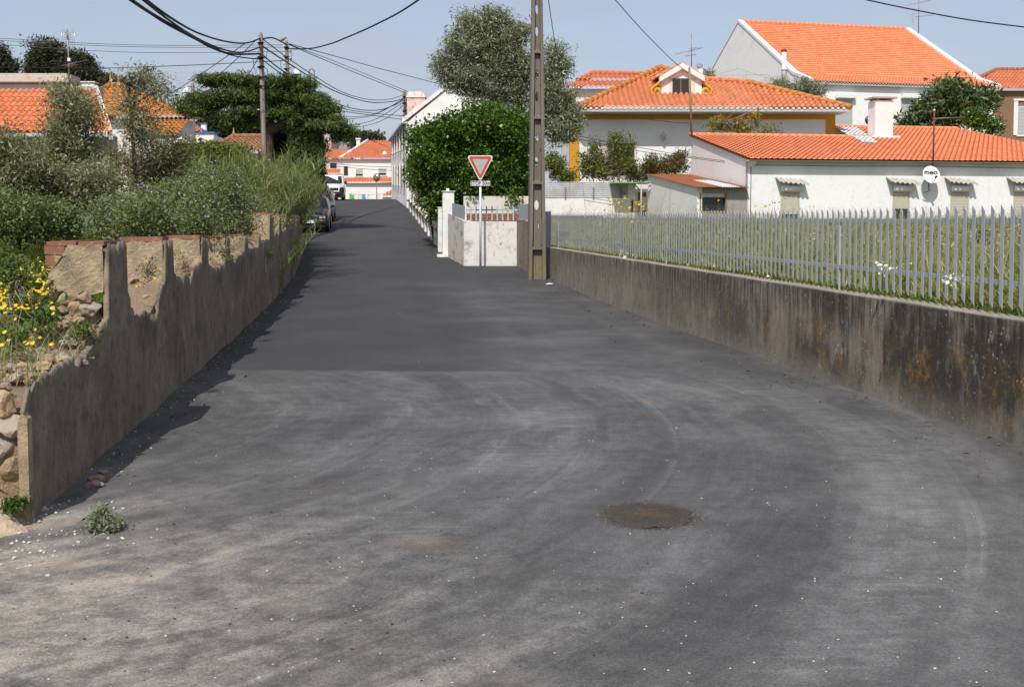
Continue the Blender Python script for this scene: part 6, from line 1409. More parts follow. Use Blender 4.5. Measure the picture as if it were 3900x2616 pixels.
# ------------------------------------------------------------------ vehicles (front faces -y)
def car(name, label, paint, Lc, Wd, H, hood, zc, ws, roof0, roof1, van=False, grille='bumper_grey', plate='plate'):
    t = thing(name, label, 'van' if van else 'car', (0, 0, 0))
    w = Wd / 2
    def sec(y, hw_, zb, zs, zt, crown): # half section ring
        pts = [(-hw_ * .86, zb), (-hw_ * .98, zb + .12), (-hw_, zs), (-hw_ * .97, zt - .10), (-hw_ * .88, zt - .02), (-hw_ * .5, zt + crown), (0, zt + crown * 1.3)]
        pts = pts + [(-x, z) for x, z in pts[-2::-1]]
        return [(x, y, z) for x, z in pts]
    fz = hood - .16
    st_ = [sec(0.0, w * .90, .30, .45, fz - .10, .0), sec(.05, w * .95, .22, .45, fz, .01), sec(.28, w, .20, .5, hood - .08, .025), sec(ws[0], w, .2, .55, zc, .03), sec(Lc * .6, w, .2, .55, zc + .02, .02), sec(Lc - .3, w * .98, .2, .55, zc + .01, .02), sec(Lc, w * .90, .32, .5, zc - .12, .0)]
    n = len(st_[0]); V = [p for s_ in st_ for p in s_]; F = [(i * n + k, i * n + k + 1, (i + 1) * n + k + 1, (i + 1) * n + k) for i in range(len(st_) - 1) for k in range(n - 1)]
    F += [tuple(range(n)), tuple(range(len(V) - n, len(V)))] + [(i * n, (i + 1) * n, (i + 1) * n + n - 1, i * n + n - 1) for i in range(len(st_) - 1)]
    q = MB(); q.add(V, F, True); q.build('body', MT[paint], t)
    wr = w * (.86 if van else .76); wb = w * .955
    cab = [(-wb, ws[0], zc - .06), (wb, ws[0], zc - .06), (wb, Lc - .04, zc - .04), (-wb, Lc - .04, zc - .04), (-wr, roof0, H - .03), (wr, roof0, H - .03), (wr, roof1, H - .02), (-wr, roof1, H - .02), (0, roof0 - .02, H), (0, roof1, H)]
    bm = bmesh.new(); vv = [bm.verts.new(p) for p in cab]
    for f in ((0, 1, 5, 8, 4), (1, 2, 6, 5), (2, 3, 7, 9, 6), (3, 0, 4, 7), (4, 8, 9, 7), (8, 5, 6, 9)): bm.faces.new([vv[i] for i in f])
    bmesh.ops.bevel(bm, geom=bm.edges[:], offset=.05, segments=2, affect='EDGES'); q = MB(); q.bm(bm); q.build('cabin', MT[paint], t)
    def lerp3(a, b, u): return Vector(a).lerp(Vector(b), u)
    def pane(c, name, off, m=.10, m2=.12):
        a, b, cc, d = [Vector(x) for x in c]; pts = []
        for u, v in ((m, m2), (1 - m, m2), (1 - m, 1 - m2), (m, 1 - m2)): pts.append(a.lerp(b, u).lerp(d.lerp(cc, u), v))
        q = MB(); nn = (b - a).cross(d - a).normalized(); 
        if nn.dot(Vector(off)) < 0: nn = -nn
        q.solid([p + nn * .004 for p in pts], nn * .012); return q.build(name, MT['dark_glass'], t)
    pane((cab[0], cab[1], cab[5], cab[4]), 'windscreen', (0, -1, .5), .05, .10)
    for s_, ids in ((-1, (3, 0, 4, 7)), (1, (1, 2, 6, 5))):
        a, b, cc, d = [cab[i] for i in ids]
        for u0, u1 in ((0.0, .5), (.5, 1.0)):
            pane((lerp3(a, b, u0), lerp3(a, b, u1), lerp3(d, cc, u1), lerp3(d, cc, u0)), 'side_window', (s_, 0, .3), .08, .16)
    pane((cab[2], cab[3], cab[7], cab[6]), 'rear_window', (0, 1, .3), .08, .15)
    for s_ in (-1, 1):
        if van:
            q = MB(); x0, x1 = s_ * w * .56, s_ * w * .93; q.solid([(x0, .02, fz - .03), (x1, .10, fz - .02), (x1, .18, fz + .26), (x0 * 1.25, .12, fz + .20)], (0, .08, .02)); q.build('headlight', MT['lamp_glass'], t)
        else:
            q = MB(); x0, x1 = sorted((s_ * w * .55, s_ * w * .86)); q.box(x0, x1, -.03, .08, fz - .25, fz - .05, .012); q.build('headlight', MT['lamp_glass'], t)
            q = MB(); x0, x1 = sorted((s_ * w * .58, s_ * w * .82)); q.box(x0, x1, -.105, -.02, .47, .53, .01); q.build('indicator', MT['amber'], t)
        q = MB(); x0, x1 = sorted((s_ * (w + .02), s_ * (w + .19))); q.box(x0, x1, ws[0] + .18, ws[0] + .30, zc + .0, zc + (.24 if van else .13), .03); q.build('mirror', MT['bumper_black'], t)
        for yy in (.72, Lc - .72):
            q = MB(); q.lathe([(.20, 0), (.29, .0), (.31, .03), (.31, .15), (.29, .18), (.2, .18)], (s_ * (w - .09) - .09, yy, .31), 'x', 18); wh = q.build('wheel', MT['rubber'], t)
            q = MB(); q.lathe([(.03, -.005), (.19, -.008), (.2, .01), (.2, .17), (.19, .188), (.03, .185)], (s_ * (w - .09) - .09, yy, .31), 'x', 14); q.build('rim', MT['galva'], wh)
    q = MB(); q.box(-w * .54, w * .54, -.02, .06, fz - .24, fz - .06)
    for k in range(3): q.box(-w * .53, w * .53, -.032, -.021, fz - .22 + k * .055, fz - .195 + k * .055)
    q.build('grille', MT['bumper_black' if not van else 'bumper_black'], t)
    q = MB(); q.box(-w * .97, w * .97, -.09, .35, .36, .58 if not van else .62, .05); q.build('bumper', MT['bumper_grey' if not van else 'bumper_black'], t)
    if van:
        for s_ in (-1, 1): q = MB(); x0, x1 = sorted((s_ * w * .62, s_ * w * 1.0)); q.box(x0, x1, -.06, .55, .45, fz - .02, .06); q.build('corner_guard', MT['bumper_black'], t)
    q = MB(); q.box(-w * .9, w * .9, -.05, .3, .2, .36, .03); q.build('valance', MT['bumper_black'], t)
    q = MB(); q.box(-.26, .26, -.105, -.092, .40, .51); lp2 = q.build('license_plate', MT['white_plastic'], t)
    if van: q = MB(); q.box(.2, .262, -.109, -.1055, .40, .51); q.build('yellow_strip', MT['plate_yellow'], lp2)
    if plate: text_obj('plate_lettering', plate, .10, MT['black_paint'], Matrix.Translation((0 if not van else -.03, -.107, .455)), lp2, 1.0, .001)
    return t
RA = math.atan(-RDX)
def place(t, px, Y, rot=None):
    p = W(px, 880, Y); t.location = (p.x, Y, float(prof(Y)) + .0)
    sl_ = float(prof(Y + 3) - prof(Y)) / 3
    t.rotation_euler = (math.atan(sl_), 0, RA if rot is None else rot)
    return t
c1 = place(car('parked_car', 'dark navy hatchback with square headlights nearest behind the reeds', 'car_navy', 3.75, 1.60, 1.36, .88, .93, (1.15,), 1.85, 3.35, plate='50 33'), 1172, 41.0)
c2 = place(car('parked_car', 'grey parked estate car between the dark hatchback and the white van', 'car_grey', 4.2, 1.68, 1.44, .95, .98, (1.2,), 1.95, 3.9, plate=None), 1198, 48.0)
c3 = place(car('parked_car', 'black parked car mostly hidden just in front of the white van', 'car_black', 4.1, 1.7, 1.45, .98, 1.02, (1.2,), 1.95, 3.6, plate=None), 1195, 58.0)
c4 = place(car('parked_van', 'white parked panel van with black bumper facing down the street', 'car_white', 4.2, 1.74, 1.80, 1.12, 1.14, (.72,), 1.35, 4.05, True, plate='00 00' if False else None), 1264, 74.5)
for c_ in (c1, c2, c3, c4): c_['group'] = 'vehicles parked up the street'

# convex mirror at the crest
p = W(1434, 676, 90.); gm = float(prof(90)); cm = thing('traffic_mirror', 'round convex traffic mirror with orange rim on a thin post at the crest', 'mirror', (p.x, 90, gm))
q = MB(); q.tube([(p.x, 90.05, gm - .3), (p.x, 90.05, p.z - .3)], .04, 8); q.build('post', MT['timber'], cm)
mf = Matrix.Translation(p) @ Matrix.Rotation(R(-22), 4, 'Z'); q = MB(mf); q.lathe([(.30, -.06), (.34, 0), (.34, .06), (.1, .12)], (0, 0, 0), 'y', 20); q.build('rim', MT['orange_paint'], cm)
q = MB(mf); q.lathe([(.01, -.13), (.16, -.11), (.29, -.065), (.29, -.05)], (0, 0, 0), 'y', 20); q.build('mirror_face', MT['mirror_glass'], cm)
# washing behind the crest
Yw = 96.; cable('clothes_line', 'washing line just beyond the road crest', [(1325, 738, Yw), (1400, 742, Yw), (1480, 737, Yw)], .012, MT['cable_grey'], None, 6, 'clothes line')
for i, (px, wd, hh, mm, lb_) in enumerate(((1340, .42, .5, 'cloth_green', 'bright green garment on the washing line'), (1363, .6, .5, 'cloth_white', 'wide white sheet on the washing line next to the green garment'), (1385, .35, .45, 'cloth_blue', 'bluish cloth in the middle of the washing line'), (1404, .5, .5, 'cloth_white', 'white cloth right of the bluish one on the washing line'), (1440, .3, .4, 'cloth_white', 'small white cloth at the right end of the washing line'))):
    p = W(px, 741, Yw); V = []
    for j in range(5):
        for k in range(9): u = k / 8; v = j / 4; V.append((p.x + (u - .5) * wd * (1 + .1 * v), Yw + .05 * math.sin(u * 9 + i) * (.3 + v), p.z - v * hh + .03 * math.sin(u * 6)))
    q = MB(); q.add(V, [(j * 9 + k, j * 9 + k + 1, (j + 1) * 9 + k + 1, (j + 1) * 9 + k) for j in range(4) for k in range(8)], True)
    tag(q.build('laundry', MT[mm]), lb_, 'laundry', 'washing on the line')
# lamp on terrace wall
p = W(1466, 585, 84.); q = thing('wall_lamp', 'white street lamp on an arm from the terrace wall', 'lamp', p); lamp_head(q, p, (fx(82), 82, p.z + .3), 1.2)

# ------------------------------------------------------------------ litter and loose stones
p = G(2090, 1086); q = MB(); q.stone((p.x, p.y, float(prof(p.y)) + .025), (.09, .06, .03), .4, 2); tag(q.build('litter', MT['paper']), 'crumpled white paper litter by the wall near the concrete pole', 'litter')
q = MB(); rq = random.Random(5)
for i in range(330):
    px, py = rq.uniform(0, 3800), 1250 + 1350 * rq.random() ** .8
    g = G(px, py); 
    if g.x < float(lwx(g.y)) + .1 or g.x > float(rwx(g.y)) - .1: continue
    r = rq.uniform(.002, .0052)
    q.stone((g.x, g.y, float(prof(g.y)) + r * .4), (r * 1.3, r, r * .7), .3, 1)
for i in range(120):                                   # near the broken end
    x = rq.gauss(-2.5, .25); y = rq.gauss(5.2, .3); r = rq.uniform(.003, .011); q.stone((x, y, float(prof(y)) + r * .5), (r * 1.3, r, r * .8), .3, 1)
for i in range(160):
    y = rq.uniform(5.8, 26); x = float(lwx(y)) + abs(rq.gauss(0, .12)) + .02; r = rq.uniform(.003, .010); q.stone((x, y, float(prof(y)) + r * .4), (r * 1.4, r, r * .7), .3, 1)
tag(q.build('pebbles', MT['pebble']), 'scattered pale pebbles on the asphalt', 'pebbles', None, 'stuff')
q = MB()
for i in range(70):
    px, py = rq.uniform(0, 2500), rq.uniform(1700, 2600); g = G(px, py)
    if g.x < float(lwx(g.y)) + .1: continue
    r = rq.uniform(.003, .007); q.stone((g.x, g.y, float(prof(g.y)) + r * .4), (r * 1.4, r, r * .7), .3, 1)
tag(q.build('asphalt_crumbs', MT['dark_pebble']), 'loose black asphalt crumbs on the road', 'crumbs', None, 'stuff')
# stones at the wall foot
for i, (px, py, r) in enumerate(((352, 1852, .05), (368, 1828, .045), (395, 1800, .028))):
    g = G(px, py); q = MB(); q.stone((g.x, g.y, float(prof(g.y)) + .01), (r * 1.6, r, r * .5), .35, 2)
    tag(q.build('loose_stone', MT['rubble_stone']), ('flat broken stone at the shaded wall foot, nearest the weed', 'middle one of three broken stones at the shaded wall foot', 'smallest and farthest of three broken stones at the shaded wall foot')[i], 'stone', 'stones at the wall foot')
# ------------------------------------------------------------------ vegetation
def unit(n, r): v = r.normal(size=(n, 3)); return v / np.linalg.norm(v, axis=1, keepdims=True)
def leaf_geo(C, Lf, Wf, r, D=None, spread=1.0, jl=.35, fold=.25):
    """diamond leaves: C centres, D preferred direction"""
    n = len(C); d = unit(n, r)
    if D is not None: d = d * spread + D; d /= np.linalg.norm(d, axis=1, keepdims=True)
    h = unit(n, r) + np.array([0, 0, .9]); s = np.cross(d, h); s /= np.linalg.norm(s, axis=1, keepdims=True) + 1e-9
    nn = np.cross(s, d); k = (1 + jl * r.normal(size=(n, 1))).clip(.4, 2)
    l = Lf * k; wd = Wf * k
    V = np.stack([C - d * l * .5, C + s * wd * .5 + nn * wd * fold, C + d * l * .5, C - s * wd * .5 + nn * wd * fold], 1).reshape(-1, 3)
    F = np.arange(4 * n).reshape(n, 4); return V, F
AN = [(1, 1, 1)]
def clumps(blobs, per, r, cr, shell=.55):
    """blobs: (centre, radii, n_clumps) -> leaf centres and outward directions"""
    C = []; D = []; K = []
    for c, rad, nc in blobs:
        d = unit(nc, r); rr_ = (shell + (1 - shell) * r.random((nc, 1))) ** 1.0 * r.choice([1, 1, 1, .7], size=(nc, 1)) * (1 + .14 * r.normal(size=(nc, 1)))
        cc = np.array(c) + d * rr_ * np.array(rad); K.append(cc)
        m = per; o = r.normal(size=(nc, m, 3)).clip(-1.7, 1.7) * cr * np.array(AN[0]) * (.6 + .8 * r.random((nc, 1, 1))); C.append((cc[:, None] + o).reshape(-1, 3)); D.append(np.repeat(d, m, 0))
    return np.concatenate(C), np.concatenate(D), np.concatenate(K)
def B(px, py, Y, rx, ry, dep=None, n=40):
    k = Y / FPX; return (tuple(W(px, py, Y)), (rx * k, (dep if dep is not None else rx * k), ry * k), n)
MAXT = [9.]
def twigs(parent, K, roots, m, r, rad=.02, name='branches', every=1, sag=.15):
    q = MB(); roots = [np.array(x) for x in roots]
    for k in K[::every]:
        b = min(roots, key=lambda p: np.linalg.norm(p - k) + r.random() * .5)
        if np.linalg.norm(k - b) > MAXT[0]: continue
        b = b; mid = (b + k) / 2 + r.normal(size=3) * np.linalg.norm(k - b) * .12 + np.array([0, 0, sag * np.linalg.norm(k - b) * .4])
        q.tube([b, b * .5 + mid * .5 + r.normal(size=3) * .02, mid, mid * .4 + k * .6 + r.normal(size=3) * .03, k], [rad, rad * .8, rad * .6, rad * .42, rad * .2], 5, True, False)
    return q.build(name, m, parent)
def tree(name, label, cat, base, blobs, leaf, Lf, Wf, per, cr, trunk_r=.12, grp=None, seed=1, spread=1.0, shell=.55, tw_every=3, tw_rad=.02, trunks=None, dirv=None, bark='bark', twm='twig', tseg=None):
    r = np.random.default_rng(seed); base = Vector(base); t = thing(name, label, cat, base, grp)
    C, D, K = clumps(blobs, per, r, cr, shell)
    if dirv is not None: D = D * .5 + np.array(dirv)
    V, F = leaf_geo(C, Lf, Wf, r, D, spread); npobj('crown', V, F, MT[leaf], t)
    cs = [np.array(b[0]) for b in blobs]
    if trunks is None: trunks = [[base, base.lerp(Vector(cs[0]), .5) + Vector((.1, 0, 0)), Vector(cs[0])]]
    q = MB()
    for tr in trunks: n = len(tr); q.tube(tr, [trunk_r * (1 - .65 * i / (n - 1)) for i in range(n)], 8)
    q.build('trunk', MT[bark], t)
    roots = []
    for tr in trunks:
        for i in range(len(tr) - 1):
            for f in (.5, .75, 1.): roots.append(np.array(Vector(tr[i]).lerp(Vector(tr[i + 1]), f)))
    twigs(t, K, roots, MT[twm], r, tw_rad, 'branches', tw_every)
    return t
P3 = lambda px, py, Y: W(px, py, Y)
def gb(px, Y):
    x = W(px, 800, Y).x; return Vector((x, Y, gz(x, Y) - .1))

# ---- centre: olive tree and ivy mass
zo = lambda a: 1500 + .3422 * a
ob = []
for (a, b, rx, ry, n) in ((1030, 350, 200, 140, 54), (900, 520, 205, 160, 64), (820, 235, 70, 60, 14), (1065, 200, 100, 55, 18), (700, 430, 60, 60, 12), (1290, 330, 50, 80, 12), (650, 560, 60, 70, 12), (1190, 260, 70, 70, 14), (1200, 560, 230, 190, 60), (820, 760, 190, 140, 52), (1100, 820, 280, 190, 80), (1400, 370, 75, 90, 22), (1420, 760, 120, 200, 45), (540, 720, 70, 70, 16), (640, 860, 110, 90, 20), (1780, 610, 95, 95, 18), (1880, 740, 80, 110, 16), (1760, 880, 100, 170, 26), (1680, 1050, 140, 170, 40), (1860, 1150, 140, 190, 40), (1960, 1300, 110, 120, 28), (1860, 1450, 190, 150, 45), (1700, 1350, 140, 200, 40), (850, 960, 230, 110, 50), (1150, 1000, 250, 120, 56), (1380, 1020, 130, 160, 36), (1560, 700, 60, 200, 16)):
    ob.append(B(zo(a), b * .3422, 40., rx * .3422, ry * .3422, 1.1 if rx > 150 else .6, n))
bs = gb(1950, 40.)
tree('olive_tree', 'tall grey green olive tree behind the ivy mass and concrete pole', 'tree', bs, ob, 'leaf_olive', .14, .032, 95, .20, .17, None, 21, .9, .35, 2, .022,
     [[bs, P3(1930, 560, 40), P3(1880, 330, 40), P3(1860, 180, 40)], [bs, P3(1990, 500, 40), P3(2060, 330, 40), P3(2110, 230, 40)], [bs, P3(1960, 560, 40), P3(1990, 320, 40), P3(1975, 150, 40)]])
zi = lambda a: 1500 + .3826 * a; zj = lambda b: 500 + .3826 * b
ib = []
for (a, b, rx, ry, n) in ((395, 130, 160, 190, 60), (640, 20, 250, 180, 80), (900, -40, 230, 190, 70), (1150, 60, 210, 250, 80), (310, 380, 100, 160, 45), (520, 330, 220, 230, 85), (820, 330, 260, 240, 95), (1130, 400, 230, 230, 85), (560, 560, 160, 140, 40), (800, 580, 180, 110, 40), (1130, 620, 160, 110, 36), (430, 690, 65, 130, 22), (740, 660, 120, 60, 16), (1000, 690, 60, 50, 8), (230, 60, 40, 40, 5)):
    ib.append(B(zi(a), zj(b), 33.5, rx * .3826, ry * .3826, 1.3 if rx > 150 else .7, n))
bs = gb(1790, 34.)
tree('ivy_mass', 'dense bright green ivy covered shrub behind the yield sign', 'shrub', bs, ib, 'leaf_ivy', .085, .068, 185, .17, .16, None, 22, 1.1, .68, 8, .02)
# dry olive green bush by the stepped wall
db = [B(zi(230), zj(430), 36, 26, 55, .5, 36), B(zi(300), zj(560), 36, 26, 55, .5, 30), B(zi(200), zj(330), 36, 22, 40, .5, 20), B(zi(270), zj(660), 35.5, 18, 40, .4, 16)]
tree('wall_shrub', 'dull dark green shrub spilling over the stepped street wall', 'shrub', gb(1655, 37.), db, 'leaf_shrub_olive', .07, .03, 110, .14, .05, None, 23, 1., .5, 4)

# ---- cypress
zc = lambda a: 600 + .4277 * a
cb = []
for (a, b, rx, ry, n) in ((500, 725, 115, 38, 30), (640, 720, 80, 40, 20), (800, 735, 130, 45, 36), (1000, 745, 130, 50, 36), (1190, 735, 110, 50, 26), (1330, 745, 70, 35, 14), (300, 925, 85, 50, 24), (430, 890, 120, 55, 32), (420, 1000, 110, 45, 24), (600, 880, 150, 75, 46), (780, 860, 160, 85, 50), (1000, 870, 190, 95, 60), (1230, 860, 180, 90, 56), (1430, 900, 120, 50, 30), (1520, 960, 80, 40, 16), (720, 1040, 150, 50, 36), (900, 1000, 160, 60, 40), (1150, 1010, 180, 70, 48), (1380, 1010, 160, 70, 40), (1250, 1110, 120, 60, 26), (1450, 1130, 140, 50, 30), (1600, 1140, 110, 45, 24), (1640, 1230, 60, 35, 12), (1360, 1220, 80, 60, 20), (1400, 1330, 70, 55, 18), (640, 1090, 80, 35, 14), (1680, 1170, 70, 32, 16), (1560, 1060, 80, 30, 14), (250, 980, 60, 36, 12), (1300, 1330, 80, 70, 20), (1250, 1250, 90, 60, 20)):
    cb.append(B(zc(a), b * .4277, 42., rx * .4277, ry * .44, 1.4 if rx > 100 else .8, int(n * .95)))
bs = gb(1022, 42.); AN[0] = (1.6, 1.6, .8)
tree('cypress_tree', 'dark spreading cypress tree with layered flat branches left of the street', 'tree', bs, cb, 'leaf_cypress', .13, .032, 105, .115, .25, None, 24, .8, .35, 2, .03,
     [[bs, P3(1024, 540, 42), P3(1030, 450, 42), P3(1040, 340, 42)], [P3(1026, 500, 42), P3(1085, 470, 42), P3(1160, 420, 42)], [P3(1028, 470, 42), P3(950, 420, 42), P3(840, 380, 42)]], (.0, 0, -.1), 'bark', 'bark')
AN[0] = (1, 1, 1)
tree('dark_shrub', 'very dark leafy shrub under the cypress between the two tall poles', 'shrub', gb(1075, 44.), [B(1078, 545, 44, 48, 50, .9, 46), B(1100, 600, 44, 60, 40, .9, 36), B(1060, 590, 44, 45, 40, .9, 26)], 'leaf_dark', .12, .07, 110, .18, .08, None, 25)
tree('dark_shrub', 'tall dark hedge shrub beside the parked cars at the street edge', 'shrub', gb(1205, 47.), [B(1192, 620, 50, 26, 60, .8, 46), B(1175, 560, 50, 45, 50, .8, 40), B(1196, 680, 50, 20, 50, .6, 30), B(1195, 500, 50, 28, 40, .6, 16)], 'leaf_dark', .13, .07, 110, .2, .08, None, 26)
tree('creeper_mound', 'bright green creeper mound in front of the old brown roof', 'shrub', gb(850, 38.), [B(800, 580, 38, 60, 26, .9, 40), B(880, 592, 38, 70, 24, .9, 44), B(780, 615, 38, 55, 28, .9, 24), B(900, 620, 38, 55, 22, .8, 24)], 'leaf_light', .11, .08, 90, .15, .05, None, 27, 1., .6, 8)

# ---- distant trees
def far_tree(label, Y, blobs, leaf='leaf_eucalypt', Lf=.32, Wf=.12, per=170, cr=.48, seed=1, name='eucalyptus_tree', px=None, tr=.3):
    bl_ = [B(a, b, Y, rx, ry, None, n) for (a, b, rx, ry, n) in blobs]; px = px or blobs[0][0]
    return tree(name, label, 'tree', gb(px, Y), bl_, leaf, Lf, Wf, per, cr, tr, 'far dark trees', seed, 1., .5, 6, .08, None, None, 'bark', 'bark')
far_tree('tall dark round crowned tree left of the grid antenna', 120., [(185, 205, 50, 40, 50), (150, 245, 38, 35, 30), (215, 240, 30, 36, 26), (180, 275, 60, 30, 36)], seed=31)
far_tree('dark tree just right of the grid antenna mast', 118., [(310, 250, 45, 36, 40), (270, 275, 50, 40, 36), (340, 295, 38, 36, 30), (250, 215, 14, 14, 6)], seed=32)
far_tree('far dark tree at the left edge of the frame', 125., [(2, 215, 12, 24, 12), (20, 245, 14, 16, 10), (-30, 240, 40, 50, 30), (45, 258, 20, 12, 10)], seed=33)
far_tree('low dark treetops behind the hip roof finials', 130., [(400, 318, 30, 14, 20), (450, 330, 40, 14, 22), (500, 335, 40, 14, 20)], seed=34, cr=.5)
far_tree('dark green tree beneath the cypress left branches', 85., [(800, 500, 40, 26, 40), (840, 480, 26, 20, 20), (860, 520, 50, 26, 30), (960, 500, 60, 20, 30)], 'leaf_dark', .3, .14, 80, .4, 35, 'dark_tree', None, .2)
far_tree('faint pine grove on the far hill above the orange roof', 330., [(1380, 535, 18, 8, 20), (1400, 532, 14, 7, 14), (1432, 536, 12, 6, 12), (1355, 545, 12, 5, 8)], 'leaf_eucalypt', 1.2, .5, 60, 1.2, 36, 'pine_tree', None, .3)
r_ = np.random.default_rng(3)
p = P3(1340, 532, 140.); pm = thing('palm_tree', 'dark palm tree beyond the cypress tip over the red roofs', 'palm', (p.x, 140, float(gz(p.x, 140))), None)
V = []; F = []
for i in range(46):
    a = r_.random() * 2 * math.pi; e = R(r_.uniform(-40, 75)); ln = 2.1; d = np.array([math.cos(a) * math.cos(e), math.sin(a) * math.cos(e), math.sin(e)])
    for j in range(9):
        u = (j + 1) / 9; c_ = np.array(p) + d * ln * u + np.array([0, 0, -.5 * u * u]); sd_ = np.cross(d, [0, 0, 1]); sd_ /= np.linalg.norm(sd_) + 1e-9
        for s_ in (-1, 1):
            t_ = c_ + sd_ * s_ * .32 + d * .2 + np.array([0, 0, -.12]); k = len(V); V += [c_ - d * .03, c_ + d * .05, t_]; F.append((k, k + 1, k + 2))
npobj('fronds', np.array(V), np.array(F), MT['leaf_dark'], pm)
q = MB(); q.tube([Vector((p.x, 140, gz(p.x, 140) - .2)), p], [.25, .2], 8); q.build('trunk', MT['bark'], pm)

# ---- right side shrubs and trees
tree('loquat_tree', 'large leaved dark green loquat tree behind the low house roof', 'tree', gb(3600, 58.), [B(3610, 400, 58, 70, 60, 1.4, 60), B(3540, 420, 58, 60, 50, 1.2, 44), B(3680, 420, 58, 70, 60, 1.2, 50), B(3660, 335, 58, 28, 36, .7, 18), B(3600, 350, 58, 50, 36, .9, 26), B(3470, 470, 58, 50, 26, 1., 26), B(3560, 480, 58, 60, 26, 1., 26), B(3740, 390, 58, 40, 50, .9, 26)], 'leaf_loquat', .34, .10, 30, .26, .12, None, 41, .8, .6, 3, .03)
tree('bright_shrub', 'light green leafy shrub at the right side of the loquat', 'shrub', gb(3745, 55.), [B(3740, 470, 55, 36, 30, .7, 26), B(3785, 485, 55, 26, 22, .6, 14), B(3710, 450, 55, 26, 30, .6, 16)], 'leaf_ivy', .13, .08, 60, .18, .06, None, 42)
tree('small_olive_tree', 'small grey olive bush below the big house gable', 'tree', gb(3060, 63.), [B(3065, 340, 63, 48, 32, .9, 40), B(2975, 330, 63, 36, 24, .8, 22), B(3110, 365, 63, 30, 22, .6, 16), B(2700, 290, 66, 14, 10, .4, 6)], 'leaf_olive', .17, .045, 80, .22, .06, None, 43)
tree('yellowing_shrub', 'sparse shrub with yellow autumn leaves above the low roof ridge', 'shrub', gb(2800, 50.), [B(2735, 475, 50.5, 36, 34, .7, 16), B(2800, 480, 50.5, 60, 30, .7, 20), B(2880, 445, 50.5, 20, 38, .4, 11), B(2840, 490, 50.5, 60, 24, .7, 16), B(2940, 500, 50.5, 50, 14, .5, 10), B(2700, 495, 50.5, 26, 18, .5, 6)], 'leaf_autumn', .13, .085, 16, .17, .04, None, 44, 1., .4, 1, .014)
tree('garden_shrub', 'loose light green climbing shrub in front of the brown shuttered window', 'shrub', gb(2290, 49.), [B(2240, 620, 50, 40, 70, .7, 44), B(2290, 640, 50, 40, 55, .7, 34), B(2350, 610, 50, 30, 80, .6, 40), B(2340, 535, 50, 16, 36, .4, 14), B(2400, 640, 50, 36, 50, .7, 30), B(2260, 560, 50, 14, 30, .4, 8), B(2390, 560, 50, 12, 30, .3, 8)], 'leaf_light', .09, .06, 50, .17, .05, None, 45, 1., .4, 1, .014)
tree('flowering_shrub', 'low rounded shrub with reddish flowers beside the low house gable', 'shrub', gb(2520, 51.), [B(2480, 640, 51, 50, 30, .8, 36), B(2560, 630, 51, 56, 34, .8, 44), B(2590, 600, 51, 26, 18, .5, 14), B(2450, 665, 51, 60, 22, .8, 26), B(2480, 605, 51, 12, 18, .3, 6)], 'leaf_pinkish', .08, .045, 90, .16, .05, None, 46, 1., .5, 5)
tree('garden_shrub', 'small yellow green shrub just right of the concrete pole', 'shrub', gb(2130, 48.6), [B(2130, 650, 48.6, 34, 50, .6, 30), B(2165, 670, 48.6, 26, 34, .5, 18), B(2100, 620, 48.6, 30, 40, .6, 20)], 'leaf_light', .09, .06, 60, .15, .04, None, 47, 1., .4, 3)

# ---- left scrub: wild olives, each a bush of its own
zz1 = lambda a: a * .4277
def scrub(label, Y, blobs, leaf='leaf_shrub', seed=1, px=None, per=44, cr=.12, Lf=.066, Wf=.018, tw=1, name='wild_olive_bush', dep=.7):
    bl_ = [B(zz1(a), zz1(b), Y, zz1(rx), zz1(ry), dep, n) for (a, b, rx, ry, n) in blobs]
    return tree(name, label, 'shrub', gb(px or bl_[0][0][0] * FPX / Y + 1950, Y), bl_, leaf, Lf, Wf, per, cr, .06, 'wild scrub on the left field', seed, .9, .35, tw, .013, None, None, 'bark', 'twig')
scrub('tallest grey green wild olive bush in front of the big orange tiles', 17., [(620, 880, 120, 110, 44), (480, 830, 40, 60, 8), (720, 1060, 170, 150, 60), (560, 1180, 150, 170, 50), (740, 1330, 190, 190, 70), (500, 1420, 200, 150, 50), (860, 950, 60, 60, 8)], seed=51)
scrub('airy wild olive bush with bare twigs before the golden hip roof', 19., [(1140, 740, 50, 60, 12), (1320, 690, 60, 60, 18), (1370, 800, 70, 70, 18), (1180, 960, 110, 120, 26), (1250, 1120, 180, 140, 40), (1330, 1320, 240, 160, 60), (1460, 790, 60, 60, 8), (1500, 870, 40, 40, 5)], seed=52, per=32)
scrub('wild olive bush at the left frame edge', 15.5, [(60, 1330, 130, 190, 50), (200, 1440, 200, 150, 60), (-150, 1400, 200, 200, 50), (330, 1560, 180, 160, 50), (120, 1700, 220, 180, 60)], seed=53)
scrub('broad low wild olive bush in the middle of the scrub', 16., [(560, 1640, 260, 170, 80), (860, 1600, 240, 170, 70), (700, 1800, 300, 160, 80), (330, 1800, 240, 150, 60)], seed=54)
scrub('wild olive bush with yellow lichen twigs left of the reeds', 20., [(1450, 1480, 190, 150, 60), (1600, 1330, 110, 110, 30), (1250, 1600, 220, 150, 60), (1500, 1700, 230, 140, 60), (1050, 1450, 140, 130, 34)], 'leaf_shrub_olive', seed=55)
# dark low bush against the wall on far left
scrub('shadowy dark green bush low on the far left behind the daisies', 14., [(100, 1930, 260, 120, 70), (400, 1960, 240, 100, 60), (-200, 1900, 200, 140, 40)], 'leaf_mallow', seed=56, Lf=.045, Wf=.026, per=150)
